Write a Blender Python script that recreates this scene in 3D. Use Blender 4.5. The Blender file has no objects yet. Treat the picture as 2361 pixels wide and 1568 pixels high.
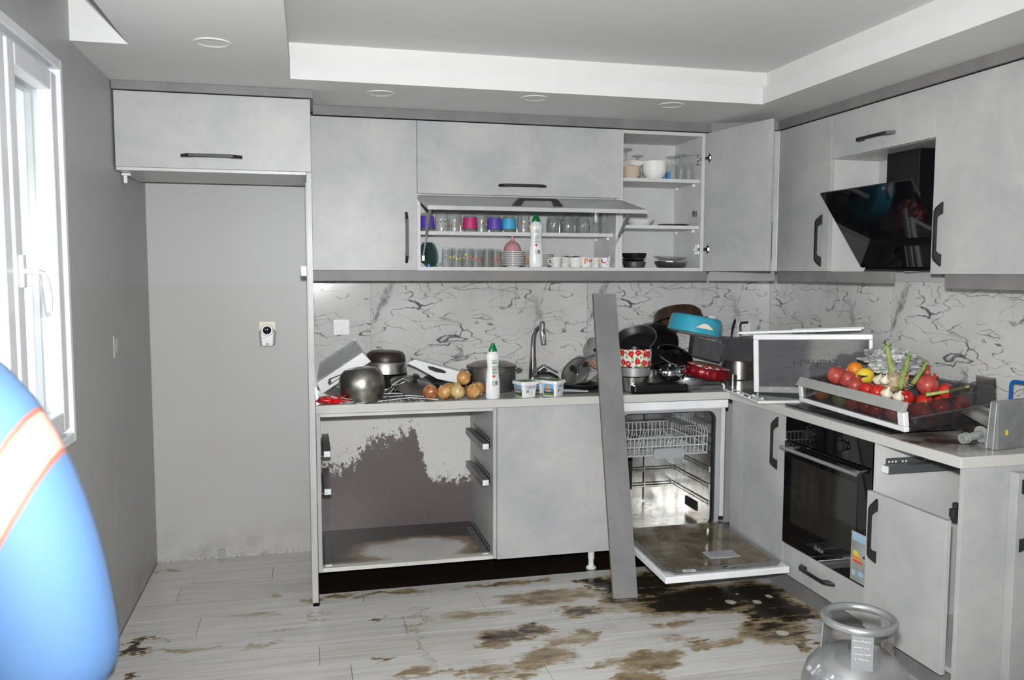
import bpy, math, random
from mathutils import Matrix, Vector, noise
R = math.radians
rnd = random.Random(7)
SC = bpy.context.scene
COL = SC.collection

# ------------------------------------------------------------------ camera, world, lights, exposure
CAM = Vector((0.7622, -4.4919, 1.4766)); YAW, PITCH, ROLL, FPX = 0.2385, -0.0808, 0.0021, 1943.82
_f = Vector((math.sin(YAW)*math.cos(PITCH), math.cos(YAW)*math.cos(PITCH), math.sin(PITCH)))
_r = Vector((math.cos(YAW), -math.sin(YAW), 0)); _u = _r.cross(_f)
_r, _u = math.cos(ROLL)*_r+math.sin(ROLL)*_u, -math.sin(ROLL)*_r+math.cos(ROLL)*_u
cam = bpy.data.cameras.new('camera'); cam.sensor_width = 36.0; cam.lens = FPX/2361*36; cam.clip_start = 0.02
cam.dof.use_dof = True; cam.dof.focus_distance = 3.9; cam.dof.aperture_fstop = 9.0
camo = bpy.data.objects.new('camera', cam); COL.objects.link(camo)
camo.matrix_world = Matrix(((_r.x, _u.x, -_f.x, CAM.x), (_r.y, _u.y, -_f.y, CAM.y), (_r.z, _u.z, -_f.z, CAM.z), (0, 0, 0, 1)))
SC.camera = camo

w = bpy.data.worlds.new('world'); SC.world = w; w.use_nodes = True
bg = w.node_tree.nodes['Background']; bg.inputs[0].default_value = (0.86, 0.93, 1.0, 1); bg.inputs[1].default_value = 15.0

fl = bpy.data.lights.new('camera_flash', 'SPOT'); fl.energy = 380; fl.shadow_soft_size = 0.035
fl.spot_size = R(100); fl.spot_blend = 0.75; fl.color = (1.0, 1.0, 1.0)
flo = bpy.data.objects.new('camera_flash', fl); COL.objects.link(flo)
flo.location = CAM + _u*0.14 + _f*0.04
flo.rotation_euler = camo.matrix_world.to_euler()

SC.view_settings.view_transform = 'Standard'; SC.view_settings.look = 'None'
SC.view_settings.gamma = 1.0; SC.view_settings.use_curve_mapping = False
SC.view_settings.exposure = 0.32
SC.cycles.transparent_max_bounces = 24
SC.cycles.max_bounces = 10
SC.cycles.diffuse_bounces = 4
SC.cycles.caustics_reflective = False; SC.cycles.caustics_refractive = False
SC.cycles.sample_clamp_indirect = 6.0

def at(px, py, ax, val):
    """a point of the room seen at a pixel of the photograph, on the plane ax = val"""
    d = _r*((px-1180.5)/FPX)-_u*((py-784)/FPX)+_f
    i = 'xyz'.index(ax); t = (val-CAM[i])/d[i]
    return CAM+d*t

# ------------------------------------------------------------------ materials
MATS = {}
class NT:
    def __init__(s, m): s.t = m.node_tree; s.n = s.t.nodes; s.l = s.t.links
    def new(s, typ, **kw):
        n = s.n.new(typ)
        for k, v in kw.items(): setattr(n, k, v)
        return n
    def put(s, sock, v):
        if hasattr(v, 'links') or isinstance(v, bpy.types.NodeSocket): s.l.new(v, sock)
        else:
            if isinstance(v, tuple) and len(v) == 3 and sock.type == 'RGBA': v = v+(1,)
            sock.default_value = v
    def math(s, op, a, b=None, c=None, clamp=False):
        n = s.new('ShaderNodeMath', operation=op, use_clamp=clamp); s.put(n.inputs[0], a)
        if b is not None: s.put(n.inputs[1], b)
        if c is not None: s.put(n.inputs[2], c)
        return n.outputs[0]
    def vmath(s, op, a, b=None):
        n = s.new('ShaderNodeVectorMath', operation=op); s.put(n.inputs[0], a)
        if b is not None: s.put(n.inputs[1], b)
        return n.outputs['Value'] if op in ('LENGTH', 'DISTANCE', 'DOT_PRODUCT') else n.outputs[0]
    def noise(s, vec, scale, detail=3, rough=0.55, out=0, dist=0.0):
        n = s.new('ShaderNodeTexNoise'); s.put(n.inputs['Vector'], vec); n.inputs['Scale'].default_value = scale
        n.inputs['Detail'].default_value = detail; n.inputs['Roughness'].default_value = rough
        n.inputs['Distortion'].default_value = dist
        return n.outputs[out]
    def ramp(s, fac, stops, interp='LINEAR'):
        n = s.new('ShaderNodeValToRGB'); s.put(n.inputs[0], fac); e = n.color_ramp.elements; n.color_ramp.interpolation = interp
        while len(e) < len(stops): e.new(0.5)
        for q, (p, c) in zip(e, stops):
            q.position = p; q.color = (c, c, c, 1) if not isinstance(c, tuple) else (c+(1,) if len(c) == 3 else c)
        return n.outputs[0]
    def sstep(s, v, a, b):
        n = s.new('ShaderNodeMapRange', interpolation_type='SMOOTHSTEP'); s.put(n.inputs[0], v)
        n.inputs[1].default_value = a; n.inputs[2].default_value = b; n.inputs[3].default_value = 0; n.inputs[4].default_value = 1
        return n.outputs[0]
    def mix(s, f, a, b, blend='MIX'):
        n = s.new('ShaderNodeMix', data_type='RGBA', blend_type=blend); s.put(n.inputs[0], f); s.put(n.inputs[6], a); s.put(n.inputs[7], b)
        return n.outputs[2]
    def mapping(s, vec, loc=(0, 0, 0), rot=(0, 0, 0), scale=(1, 1, 1), typ='POINT'):
        n = s.new('ShaderNodeMapping', vector_type=typ); s.put(n.inputs[0], vec)
        n.inputs[1].default_value = loc; n.inputs[2].default_value = rot; n.inputs[3].default_value = scale
        return n.outputs[0]
    def pos(s): return s.new('ShaderNodeNewGeometry').outputs['Position']
    def objc(s): return s.new('ShaderNodeTexCoord').outputs['Object']
    def bump(s, h, strength=0.3, dist=0.002):
        n = s.new('ShaderNodeBump'); n.inputs['Strength'].default_value = strength; n.inputs['Distance'].default_value = dist
        s.put(n.inputs['Height'], h); return n.outputs[0]
def mat(name, col=(0.5, 0.5, 0.5), rough=0.5, metal=0.0, spec=0.5, coat=0.0, grain=None):
    """principled material with a faint procedural mottling; returns (material, node helper, bsdf)"""
    m = bpy.data.materials.new(name); m.use_nodes = True; t = NT(m); b = t.n['Principled BSDF']
    b.inputs['Roughness'].default_value = rough; b.inputs['Metallic'].default_value = metal
    b.inputs['Specular IOR Level'].default_value = spec; b.inputs['Coat Weight'].default_value = coat
    g = 0.06 if grain is None else grain
    n = t.noise(t.objc(), 9.0, 3)
    c = t.mix(t.ramp(n, [(0.3, 0.0), (0.7, 1.0)]), tuple(x*(1-g) for x in col), tuple(min(1, x*(1+g)) for x in col))
    t.put(b.inputs['Base Color'], c)
    MATS[name] = m
    return m, t, b
def simple(name, *a, **k): return mat(name, *a, **k)[0]

def concrete(name, c0, c1, rough, scale=3.2):
    m, t, b = mat(name, c0, rough)
    p = t.pos(); n1 = t.noise(p, scale, 5, 0.62, dist=0.4); n2 = t.noise(p, 26, 3, 0.6); n3 = t.noise(p, 140, 2)
    f = t.math('ADD', t.math('MULTIPLY', n1, 0.75), t.math('ADD', t.math('MULTIPLY', n2, 0.17), t.math('MULTIPLY', n3, 0.08)))
    t.put(b.inputs['Base Color'], t.mix(t.ramp(f, [(0.36, 0.0), (0.62, 1.0)]), c0, c1))
    b.inputs['Specular IOR Level'].default_value = 0.28
    t.put(b.inputs['Normal'], t.bump(n3, 0.03, 0.0006))
    return m
concrete('concrete_light', (0.375, 0.38, 0.39), (0.475, 0.475, 0.47), 0.36)
concrete('concrete_dark', (0.165, 0.16, 0.165), (0.215, 0.21, 0.21), 0.42, 4.5)
simple('board_edge', (0.50, 0.49, 0.46), 0.5)
simple('white_board', (0.56, 0.565, 0.56), 0.35)
simple('grip_grey', (0.34, 0.345, 0.33), 0.4)
simple('ink_pale_blue', (0.30, 0.46, 0.60), 0.6)
simple('white_plastic', (0.74, 0.75, 0.76), 0.3)
simple('white_matt', (0.70, 0.70, 0.69), 0.6)
simple('black_metal', (0.012, 0.012, 0.013), 0.38, 0.0, 0.5)
simple('black_plastic', (0.012, 0.012, 0.013), 0.3)
simple('black_gloss', (0.004, 0.004, 0.005), 0.04, 0.0, 0.5)
simple('black_enamel', (0.006, 0.006, 0.007), 0.25)
simple('teflon', (0.01, 0.01, 0.011), 0.42)
simple('dark_rubber', (0.015, 0.015, 0.015), 0.7)
simple('chrome', (0.62, 0.63, 0.65), 0.09, 1.0)
simple('wire', (0.60, 0.61, 0.62), 0.3, 0.35)
simple('aluminium', (0.52, 0.53, 0.54), 0.42, 0.85)
simple('grey_metal', (0.20, 0.21, 0.22), 0.38, 0.7)
simple('grey_plastic', (0.33, 0.34, 0.35), 0.4)
simple('plug_grey', (0.28, 0.29, 0.30), 0.4)
simple('zinc', (0.20, 0.21, 0.215), 0.4, 0.65)
def brushed(name, col, rough, dirt=None):
    m, t, b = mat(name, col, rough, 1.0)
    o = t.objc(); n = t.noise(t.mapping(o, scale=(6, 6, 220)), 1.0, 3); q = t.noise(o, 14, 4)
    t.put(b.inputs['Roughness'], t.math('MULTIPLY_ADD', n, 0.16, rough-0.06))
    c = t.mix(t.ramp(q, [(0.35, 0.0), (0.7, 1.0)]), tuple(x*0.72 for x in col), col)
    if dirt: c = t.mix(t.ramp(t.noise(o, 9, 5, 0.65), [(0.52, 0.0), (0.68, 0.8)]), c, dirt)
    t.put(b.inputs['Base Color'], c)
    return m
brushed('steel', (0.56, 0.55, 0.53), 0.22)
brushed('steel_worn', (0.42, 0.40, 0.37), 0.30, (0.20, 0.17, 0.13))
brushed('steel_pot', (0.40, 0.385, 0.36), 0.33)
brushed('pan_silver', (0.60, 0.59, 0.57), 0.34)
brushed('rust', (0.055, 0.032, 0.02), 0.5, (0.16, 0.06, 0.018)); MATS['rust'].node_tree.nodes['Principled BSDF'].inputs['Metallic'].default_value = 0.2
simple('terracotta_base', (0.03, 0.018, 0.016), 0.4)
simple('red_plastic', (0.62, 0.008, 0.012), 0.28)
simple('red_enamel', (0.23, 0.006, 0.012), 0.22, 0.25)
simple('turquoise', (0.035, 0.33, 0.46), 0.2)
simple('enamel_white', (0.72, 0.72, 0.70), 0.15)
simple('cream_plastic', (0.70, 0.66, 0.55), 0.35)
simple('porcelain', (0.75, 0.75, 0.74), 0.12)
simple('beige_ceramic', (0.62, 0.52, 0.42), 0.25)
simple('green_cap', (0.0, 0.16, 0.035), 0.3)
simple('blue_plastic', (0.01, 0.10, 0.36), 0.3)
simple('purple_rubber', (0.11, 0.055, 0.42), 0.5)
simple('pink_rubber', (0.50, 0.03, 0.17), 0.5)
simple('blue_rubber', (0.05, 0.36, 0.62), 0.5)
simple('funnel_pink', (0.52, 0.25, 0.27), 0.35)
simple('cyan_card', (0.02, 0.26, 0.60), 0.5)
simple('paper', (0.72, 0.72, 0.70), 0.6)
simple('ink_green', (0.18, 0.36, 0.16), 0.6)
simple('ink_grey', (0.22, 0.24, 0.24), 0.6)
simple('ink_red', (0.60, 0.06, 0.05), 0.6)
simple('ink_navy', (0.05, 0.05, 0.22), 0.6)
simple('ink_yellow', (0.75, 0.58, 0.04), 0.6)
simple('ink_orange', (0.70, 0.25, 0.05), 0.6)
simple('ink_blue', (0.12, 0.40, 0.70), 0.6)
simple('ink_lilac', (0.40, 0.36, 0.58), 0.6)
simple('ink_black', (0.012, 0.012, 0.014), 0.6)
simple('leaf_green', (0.10, 0.22, 0.04), 0.5)
simple('leaf_dark', (0.03, 0.085, 0.02), 0.5)
simple('skin', (0.30, 0.13, 0.08), 0.5)
simple('hair', (0.008, 0.006, 0.005), 0.6)
simple('trousers', (0.012, 0.014, 0.03), 0.8)
simple('shoe_black', (0.01, 0.01, 0.01), 0.5)

def glass(name, tint=(0.9, 0.93, 0.93), body=0.10, rough=0.03, film=(0.75, 0.78, 0.78)):
    """clear or smoky see-through material: tinted transparency, a little surface film and a mirror layer by Fresnel"""
    m = bpy.data.materials.new(name); m.use_nodes = True; t = NT(m)
    for n in list(t.n): t.n.remove(n)
    out = t.new('ShaderNodeOutputMaterial'); tr = t.new('ShaderNodeBsdfTransparent'); t.put(tr.inputs[0], tint)
    df = t.new('ShaderNodeBsdfDiffuse'); n = t.noise(t.objc(), 20, 4, 0.6)
    t.put(df.inputs[0], t.mix(n, tuple(x*0.8 for x in film), film))
    gl = t.new('ShaderNodeBsdfGlossy'); gl.inputs['Roughness'].default_value = rough
    m1 = t.new('ShaderNodeMixShader'); t.put(m1.inputs[0], t.math('MULTIPLY', t.ramp(n, [(0.3, 0.85), (0.7, 1.15)]), body)); t.l.new(tr.outputs[0], m1.inputs[1]); t.l.new(df.outputs[0], m1.inputs[2])
    lw = t.new('ShaderNodeLayerWeight'); lw.inputs[0].default_value = 0.5
    fr = t.math('MULTIPLY_ADD', t.math('POWER', lw.outputs['Facing'], 5.0), 0.90, 0.04)
    m2 = t.new('ShaderNodeMixShader'); t.l.new(fr, m2.inputs[0]); t.l.new(m1.outputs[0], m2.inputs[1]); t.l.new(gl.outputs[0], m2.inputs[2])
    t.l.new(m2.outputs[0], out.inputs[0]); MATS[name] = m; return m
glass('glass_clear', (0.975, 0.98, 0.98), 0.05, film=(0.85, 0.87, 0.87))
glass('glass_dim', (0.90, 0.915, 0.91), 0.07, film=(0.8, 0.82, 0.82))
glass('glass_teal', (0.66, 0.78, 0.78), 0.10, film=(0.35, 0.5, 0.5))
glass('window_glass', (0.93, 0.95, 0.95), 0.02)
glass('clear_plastic', (0.80, 0.82, 0.82), 0.22, 0.08, (0.62, 0.63, 0.63))
glass('smoky_plastic', (0.55, 0.55, 0.57), 0.30, 0.10, (0.20, 0.20, 0.22))
glass('smoky_clear', (0.74, 0.74, 0.76), 0.22, 0.07, (0.34, 0.34, 0.36))
glass('smoky_deep', (0.66, 0.65, 0.66), 0.07, 0.06, (0.22, 0.22, 0.23))
glass('grey_plastic_clear', (0.55, 0.56, 0.57), 0.55, 0.15, (0.33, 0.34, 0.345))
glass('milky_plastic', (0.75, 0.77, 0.76), 0.40, 0.12, (0.68, 0.70, 0.68))

# ------------------------------------------------------------------ mesh helpers
WM = {}
class MB:
    def __init__(s): s.v = []; s.f = []; s.m = []
    def add(s, v, f, mi=0, M=None):
        o = len(s.v)
        s.v += [tuple(M @ Vector(p)) if M is not None else tuple(p) for p in v]
        s.f += [tuple(i+o for i in q) for q in f]; s.m += [mi]*len(f); return s
    def box(s, x0, x1, y0, y1, z0, z1, mi=0, M=None):
        x0, x1 = min(x0, x1), max(x0, x1); y0, y1 = min(y0, y1), max(y0, y1); z0, z1 = min(z0, z1), max(z0, z1)
        v = [(x0, y0, z0), (x1, y0, z0), (x1, y1, z0), (x0, y1, z0), (x0, y0, z1), (x1, y0, z1), (x1, y1, z1), (x0, y1, z1)]
        return s.add(v, [(0, 3, 2, 1), (4, 5, 6, 7), (0, 1, 5, 4), (1, 2, 6, 5), (2, 3, 7, 6), (3, 0, 4, 7)], mi, M)
    def cbox(s, c, d, mi=0, M=None):
        return s.box(c[0]-d[0]/2, c[0]+d[0]/2, c[1]-d[1]/2, c[1]+d[1]/2, c[2]-d[2]/2, c[2]+d[2]/2, mi, M)
    def lathe(s, prof, n=32, mi=0, M=None, wave=None):
        v = []; rings = []
        for r, z in prof:
            if r < 1e-6: rings.append([len(v)]); v.append((0, 0, z))
            else:
                rings.append(list(range(len(v), len(v)+n)))
                for k in range(n):
                    a = 2*math.pi*k/n; q = r*(1+(wave(a, z) if wave else 0)); v.append((q*math.cos(a), q*math.sin(a), z))
        f = []
        for A, B in zip(rings, rings[1:]):
            if len(A) == 1 and len(B) == 1: continue
            for k in range(n):
                k2 = (k+1) % n
                if len(A) == 1: f.append((A[0], B[k2], B[k]))
                elif len(B) == 1: f.append((A[k], A[k2], B[0]))
                else: f.append((A[k], A[k2], B[k2], B[k]))
        return s.add(v, f, mi, M)
    def tube(s, pts, r, n=8, closed=False, mi=0, M=None, flat=1.0):
        P = [Vector(p) for p in pts]; L = len(P); v = []; f = []; rr = r if isinstance(r, (list, tuple)) else [r]*L
        up = None; rings = []
        for i, p in enumerate(P):
            a = P[(i-1) % L] if closed or i > 0 else p; b = P[(i+1) % L] if closed or i < L-1 else p
            t = (b-a); t = t.normalized() if t.length > 1e-9 else Vector((0, 0, 1))
            if up is None:
                up = Vector((0, 0, 1)) if abs(t.z) < 0.9 else Vector((1, 0, 0))
            up = (up-t*up.dot(t)); up = up.normalized() if up.length > 1e-6 else t.orthogonal().normalized()
            sd = t.cross(up); rings.append(len(v))
            for k in range(n):
                g = 2*math.pi*k/n+math.pi/n; v.append(p+(sd*math.cos(g)+up*math.sin(g)*flat)*rr[i])
        for i in range(L if closed else L-1):
            A, B = rings[i], rings[(i+1) % L]
            for k in range(n): k2 = (k+1) % n; f.append((A+k, A+k2, B+k2, B+k))
        if not closed: f.append(tuple(range(rings[0]+n-1, rings[0]-1, -1))); f.append(tuple(range(rings[-1], rings[-1]+n)))
        return s.add(v, f, mi, M)
    def prism(s, poly, ax, a, b, mi=0, M=None):
        """poly: 2D outline; ax: extrusion axis; coordinates fill the other two axes in xyz order"""
        def P(u, w_, t): return {'x': (t, u, w_), 'y': (u, t, w_), 'z': (u, w_, t)}[ax]
        n = len(poly); v = [P(u, q, a) for u, q in poly]+[P(u, q, b) for u, q in poly]
        f = [tuple(range(n-1, -1, -1)), tuple(range(n, 2*n))]+[(i, (i+1) % n, n+(i+1) % n, n+i) for i in range(n)]
        return s.add(v, f, mi, M)
    def ball(s, c, r, n=16, m=10, mi=0, M=None, sq=(1, 1, 1), bumpy=0.0, seed=0):
        v = []; f = []
        for i in range(m+1):
            th = math.pi*i/m
            for k in range(n):
                a = 2*math.pi*k/n; d = Vector((math.sin(th)*math.cos(a), math.sin(th)*math.sin(a), math.cos(th)))
                q = r*(1+bumpy*noise.noise(d*2.3+Vector((seed*3.7, seed, 0)))) if bumpy else r
                v.append((c[0]+d.x*q*sq[0], c[1]+d.y*q*sq[1], c[2]+d.z*q*sq[2]))
        for i in range(m):
            for k in range(n): k2 = (k+1) % n; f.append((i*n+k, (i+1)*n+k, (i+1)*n+k2, i*n+k2))
        return s.add(v, f, mi, M)
    def text(s, body, size, depth, M, mi=0, align='CENTER'):
        c = bpy.data.curves.new('t', 'FONT'); c.body = body; c.size = size; c.extrude = depth/2; c.align_x = align; c.align_y = 'CENTER'; c.resolution_u = 2
        o = bpy.data.objects.new('t', c); me = o.to_mesh()
        s.add([p.co.copy() for p in me.vertices], [tuple(p.vertices) for p in me.polygons], mi, M)
        o.to_mesh_clear(); bpy.data.objects.remove(o); bpy.data.curves.remove(c); return s
    def mesh(s, name, mats, smooth=None, inv=None):
        me = bpy.data.meshes.new(name)
        me.from_pydata([tuple(inv @ Vector(p)) for p in s.v] if inv is not None else s.v, [], s.f)
        for q in (mats if isinstance(mats, (list, tuple)) else [mats]): me.materials.append(MATS[q])
        me.polygons.foreach_set('material_index', s.m)
        me.update()
        if smooth:
            me.polygons.foreach_set('use_smooth', [True]*len(me.polygons)); me.set_sharp_from_angle(angle=R(smooth))
        return me
    def build(s, name, mats, parent=None, world=False, smooth=None, bevel=0.0, loc=None, M=None, kind=None):
        """world: vertices are room coordinates; otherwise they are local to the parent (or to M / loc)"""
        wm = M if M is not None else Matrix.Translation(loc) if loc is not None else (WM[parent] if parent else Matrix())
        me = s.mesh(name, mats, smooth, wm.inverted() if world else None)
        return link(name, me, parent, wm, bevel, kind)
def link(name, data, parent, wm, bevel=0.0, kind=None):
    o = bpy.data.objects.new(name, data); COL.objects.link(o); WM[o] = wm.copy()
    if parent: o.parent = parent; o.matrix_basis = WM[parent].inverted() @ wm
    else: o.matrix_basis = wm
    if bevel:
        b = o.modifiers.new('bevel', 'BEVEL'); b.width = bevel; b.segments = 2; b.limit_method = 'ANGLE'; b.angle_limit = R(40)
    if kind: o['kind'] = kind
    return o
def tag(o, label, cat, group=None):
    o['label'] = label; o['category'] = cat
    if group: o['group'] = group
    return o
def thing(name, label, cat, loc=(0, 0, 0), rot=None, group=None):
    M = Matrix.Translation(loc)
    if rot is not None: M = M @ (rot if isinstance(rot, Matrix) else Matrix.Rotation(rot, 4, 'Z'))
    return tag(link(name, None, None, M), label, cat, group)
def copy_thing(src, M, label, group=None):
    """a copy of a thing with copies of its parts and sub-parts"""
    c = src.copy(); COL.objects.link(c); c.matrix_basis = M; WM[c] = M.copy(); c['label'] = label
    if group: c['group'] = group
    for ch in list(src.children):
        d = ch.copy(); COL.objects.link(d); d.parent = c; d.matrix_basis = ch.matrix_basis.copy()
        for g in list(ch.children):
            e = g.copy(); COL.objects.link(e); e.parent = d; e.matrix_basis = g.matrix_basis.copy()
    return c
def struct(name, mb, mats, **k):
    o = mb.build(name, mats, **k)
    if not k.get('parent'): o['kind'] = 'structure'
    return o
def Rx(a): return Matrix.Rotation(R(a), 4, 'X')
def Ry(a): return Matrix.Rotation(R(a), 4, 'Y')
def Rz(a): return Matrix.Rotation(R(a), 4, 'Z')
def T(*p): return Matrix.Translation(p if len(p) == 3 else p[0])
# ------------------------------------------------------------------ materials of the setting
def paint(name, col, mud):
    m, t, b = mat(name, col, 0.42, 0.0, 0.25)
    p = t.pos(); z = t.new('ShaderNodeSeparateXYZ'); t.put(z.inputs[0], p)
    n = t.noise(p, 2.2, 5, 0.6); n2 = t.noise(p, 60, 2)
    line = t.math('SUBTRACT', 1.0, t.sstep(t.math('ADD', z.outputs[2], t.math('MULTIPLY', n, 0.05)), 1.425, 1.45))
    dirt = t.math('MULTIPLY', line, t.ramp(n, [(0.35, 0.05), (0.7, 0.40)]))
    low = t.math('MULTIPLY', t.math('SUBTRACT', 1.0, t.sstep(z.outputs[2], 0.02, 0.25)), t.ramp(t.noise(p, 7, 5, 0.65), [(0.45, 0.0), (0.75, 0.7)]))
    c = t.mix(dirt, col, mud); c = t.mix(low, c, tuple(x*0.7 for x in mud)); t.put(b.inputs['Base Color'], c)
    t.put(b.inputs['Normal'], t.bump(n2, 0.06, 0.001)); return m
paint('wall_paint', (0.475, 0.48, 0.48), (0.43, 0.40, 0.34))
paint('wall_paint_shaded', (0.40, 0.405, 0.41), (0.34, 0.315, 0.26))  # same paint as the back wall, shade of the left wall mixed in
simple('ceiling_white', (0.66, 0.665, 0.665), 0.7, grain=0.02)
simple('cove_white', (0.67, 0.67, 0.655), 0.6, grain=0.02)
simple('pvc_white', (0.72, 0.74, 0.78), 0.25)
simple('facade_cream', (0.34, 0.31, 0.25), 0.8)
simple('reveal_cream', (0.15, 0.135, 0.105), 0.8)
simple('facade_ledge', (0.22, 0.2, 0.16), 0.8)
m, t, b = mat('wet_slab', (0.018, 0.013, 0.010), 0.16)

def marble():
    m, t, b = mat('marble_tile', (0.6, 0.6, 0.6), 0.14)
    o = t.objc()
    wob = t.vmath('SUBTRACT', t.noise(o, 7.0, 4, 0.6, out=1), (0.5, 0.5, 0.5))
    q = t.vmath('ADD', o, t.vmath('MULTIPLY', wob, (0.055, 0.0, 0.055)))
    fine = t.vmath('SUBTRACT', t.noise(o, 45.0, 3, 0.7, out=1), (0.5, 0.5, 0.5))
    q = t.vmath('ADD', q, t.vmath('MULTIPLY', fine, (0.045, 0.0, 0.045)))
    def P(px, py): return ((px-855)/415.0, 0.0, (885-py)/415.0)
    segs = [((905, 640), (880, 705), 0.030, 0.75), ((885, 690), (857, 750), 0.020, 0.85), ((905, 690), (985, 722), 0.007, 0.8), ((960, 712), (1060, 748), 0.014, 0.55), ((1050, 745), (1165, 768), 0.006, 0.8),
            ((985, 715), (1060, 682), 0.006, 0.8), ((1060, 682), (1140, 655), 0.008, 0.7), ((1150, 640), (1148, 702), 0.012, 0.7), ((1188, 640), (1180, 712), 0.013, 0.75), ((1178, 712), (1162, 765), 0.006, 0.9),
            ((1125, 715), (1098, 748), 0.010, 0.7), ((1100, 750), (1112, 785), 0.005, 0.8), ((1112, 785), (1085, 830), 0.007, 0.7), ((1040, 750), (1065, 790), 0.005, 0.8), ((1065, 782), (1030, 850), 0.010, 0.55), ((860, 812), (950, 795), 0.005, 0.8), ((950, 795), (1000, 770), 0.005, 0.6),
            ((1160, 770), (1165, 860), 0.004, 0.5), ((1200, 752), (1345, 738), 0.004, 0.8), ((1225, 700), (1360, 728), 0.004, 0.8), ((1230, 700), (1195, 770), 0.003, 0.6), ((1255, 650), (1330, 690), 0.003, 0.6), ((1280, 790), (1360, 770), 0.004, 0.6), ((1090, 860), (1160, 795), 0.005, 0.7),
            ((1245, 745), (1225, 690), 0.028, 0.55), ((1262, 640), (1222, 760), 0.014, 0.75), ((1290, 655), (1262, 720), 0.008, 0.75), ((1222, 860), (1275, 800), 0.008, 0.85), ((1275, 800), (1340, 830), 0.004, 0.8), ((1228, 880), (1330, 840), 0.016, 0.5)]
    acc = None
    for A, B, wd, st in segs:
        a, bb = Vector(P(*A)), Vector(P(*B)); ba = bb-a
        pa = t.vmath('SUBTRACT', q, tuple(a))
        h = t.math('MULTIPLY', t.vmath('DOT_PRODUCT', pa, tuple(ba)), 1.0/ba.length_squared, clamp=True)
        sc = t.new('ShaderNodeVectorMath', operation='SCALE'); sc.inputs[0].default_value = tuple(ba); t.l.new(h, sc.inputs['Scale'])
        d = t.vmath('LENGTH', t.vmath('SUBTRACT', pa, sc.outputs[0]))
        val = t.math('MULTIPLY', t.math('SUBTRACT', 1.0, t.sstep(d, wd*0.25, wd)), st)
        acc = val if acc is None else t.math('MAXIMUM', acc, val)
    acc = t.math('MULTIPLY', acc, t.ramp(t.noise(o, 22, 4, 0.7), [(0.34, 0.05), (0.58, 1.0)]))
    def ridge(vec, sc, wd, lo, hi, amt, det=6, rg=0.6):
        nn = t.math('ABSOLUTE', t.math('SUBTRACT', t.noise(vec, sc, det, rg), 0.5))
        return t.math('MULTIPLY', t.math('SUBTRACT', 1.0, t.sstep(nn, wd*0.2, wd)), t.ramp(t.noise(t.vmath('ADD', o, (sc, 0, sc*2)), 6, 3, 0.6), [(lo, 0.0), (hi, amt)]))
    w1 = t.vmath('ADD', o, t.vmath('MULTIPLY', t.vmath('SUBTRACT', t.noise(o, 5.0, 2, 0.5, out=1), (0.5, 0.5, 0.5)), (0.09, 0, 0.09)))
    w1 = t.vmath('ADD', w1, t.vmath('MULTIPLY', t.vmath('SUBTRACT', t.noise(o, 30.0, 3, 0.6, out=1), (0.5, 0.5, 0.5)), (0.028, 0, 0.028)))
    acc = t.math('MAXIMUM', acc, ridge(t.mapping(w1, rot=(0, R(18), 0), scale=(1.5, 1, 5.2)), 1.0, 0.0062, 0.36, 0.52, 0.95, 2.5, 0.55))
    acc = t.math('MAXIMUM', acc, ridge(t.mapping(w1, loc=(3, 0, 1), rot=(0, R(-30), 0), scale=(2.0, 1, 6.0)), 1.0, 0.0058, 0.40, 0.56, 0.85, 2.5, 0.55))
    acc = t.math('MAXIMUM', acc, ridge(t.mapping(w1, loc=(7, 0, 2), rot=(0, R(48), 0), scale=(2.4, 1, 7.0)), 1.0, 0.0052, 0.44, 0.60, 0.8, 2.5, 0.55))
    base = t.mix(t.ramp(t.noise(o, 3.0, 4), [(0.35, 0.0), (0.7, 1.0)]), (0.50, 0.50, 0.49), (0.62, 0.62, 0.61))
    warm = t.ramp(t.noise(t.vmath('ADD', o, (4.0, 0, 2.0)), 4.5, 4, 0.6), [(0.55, 0.0), (0.75, 0.30)])
    base = t.mix(warm, base, (0.56, 0.50, 0.40))
    t.put(b.inputs['Base Color'], t.mix(acc, base, (0.085, 0.088, 0.095)))
marble()

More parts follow.
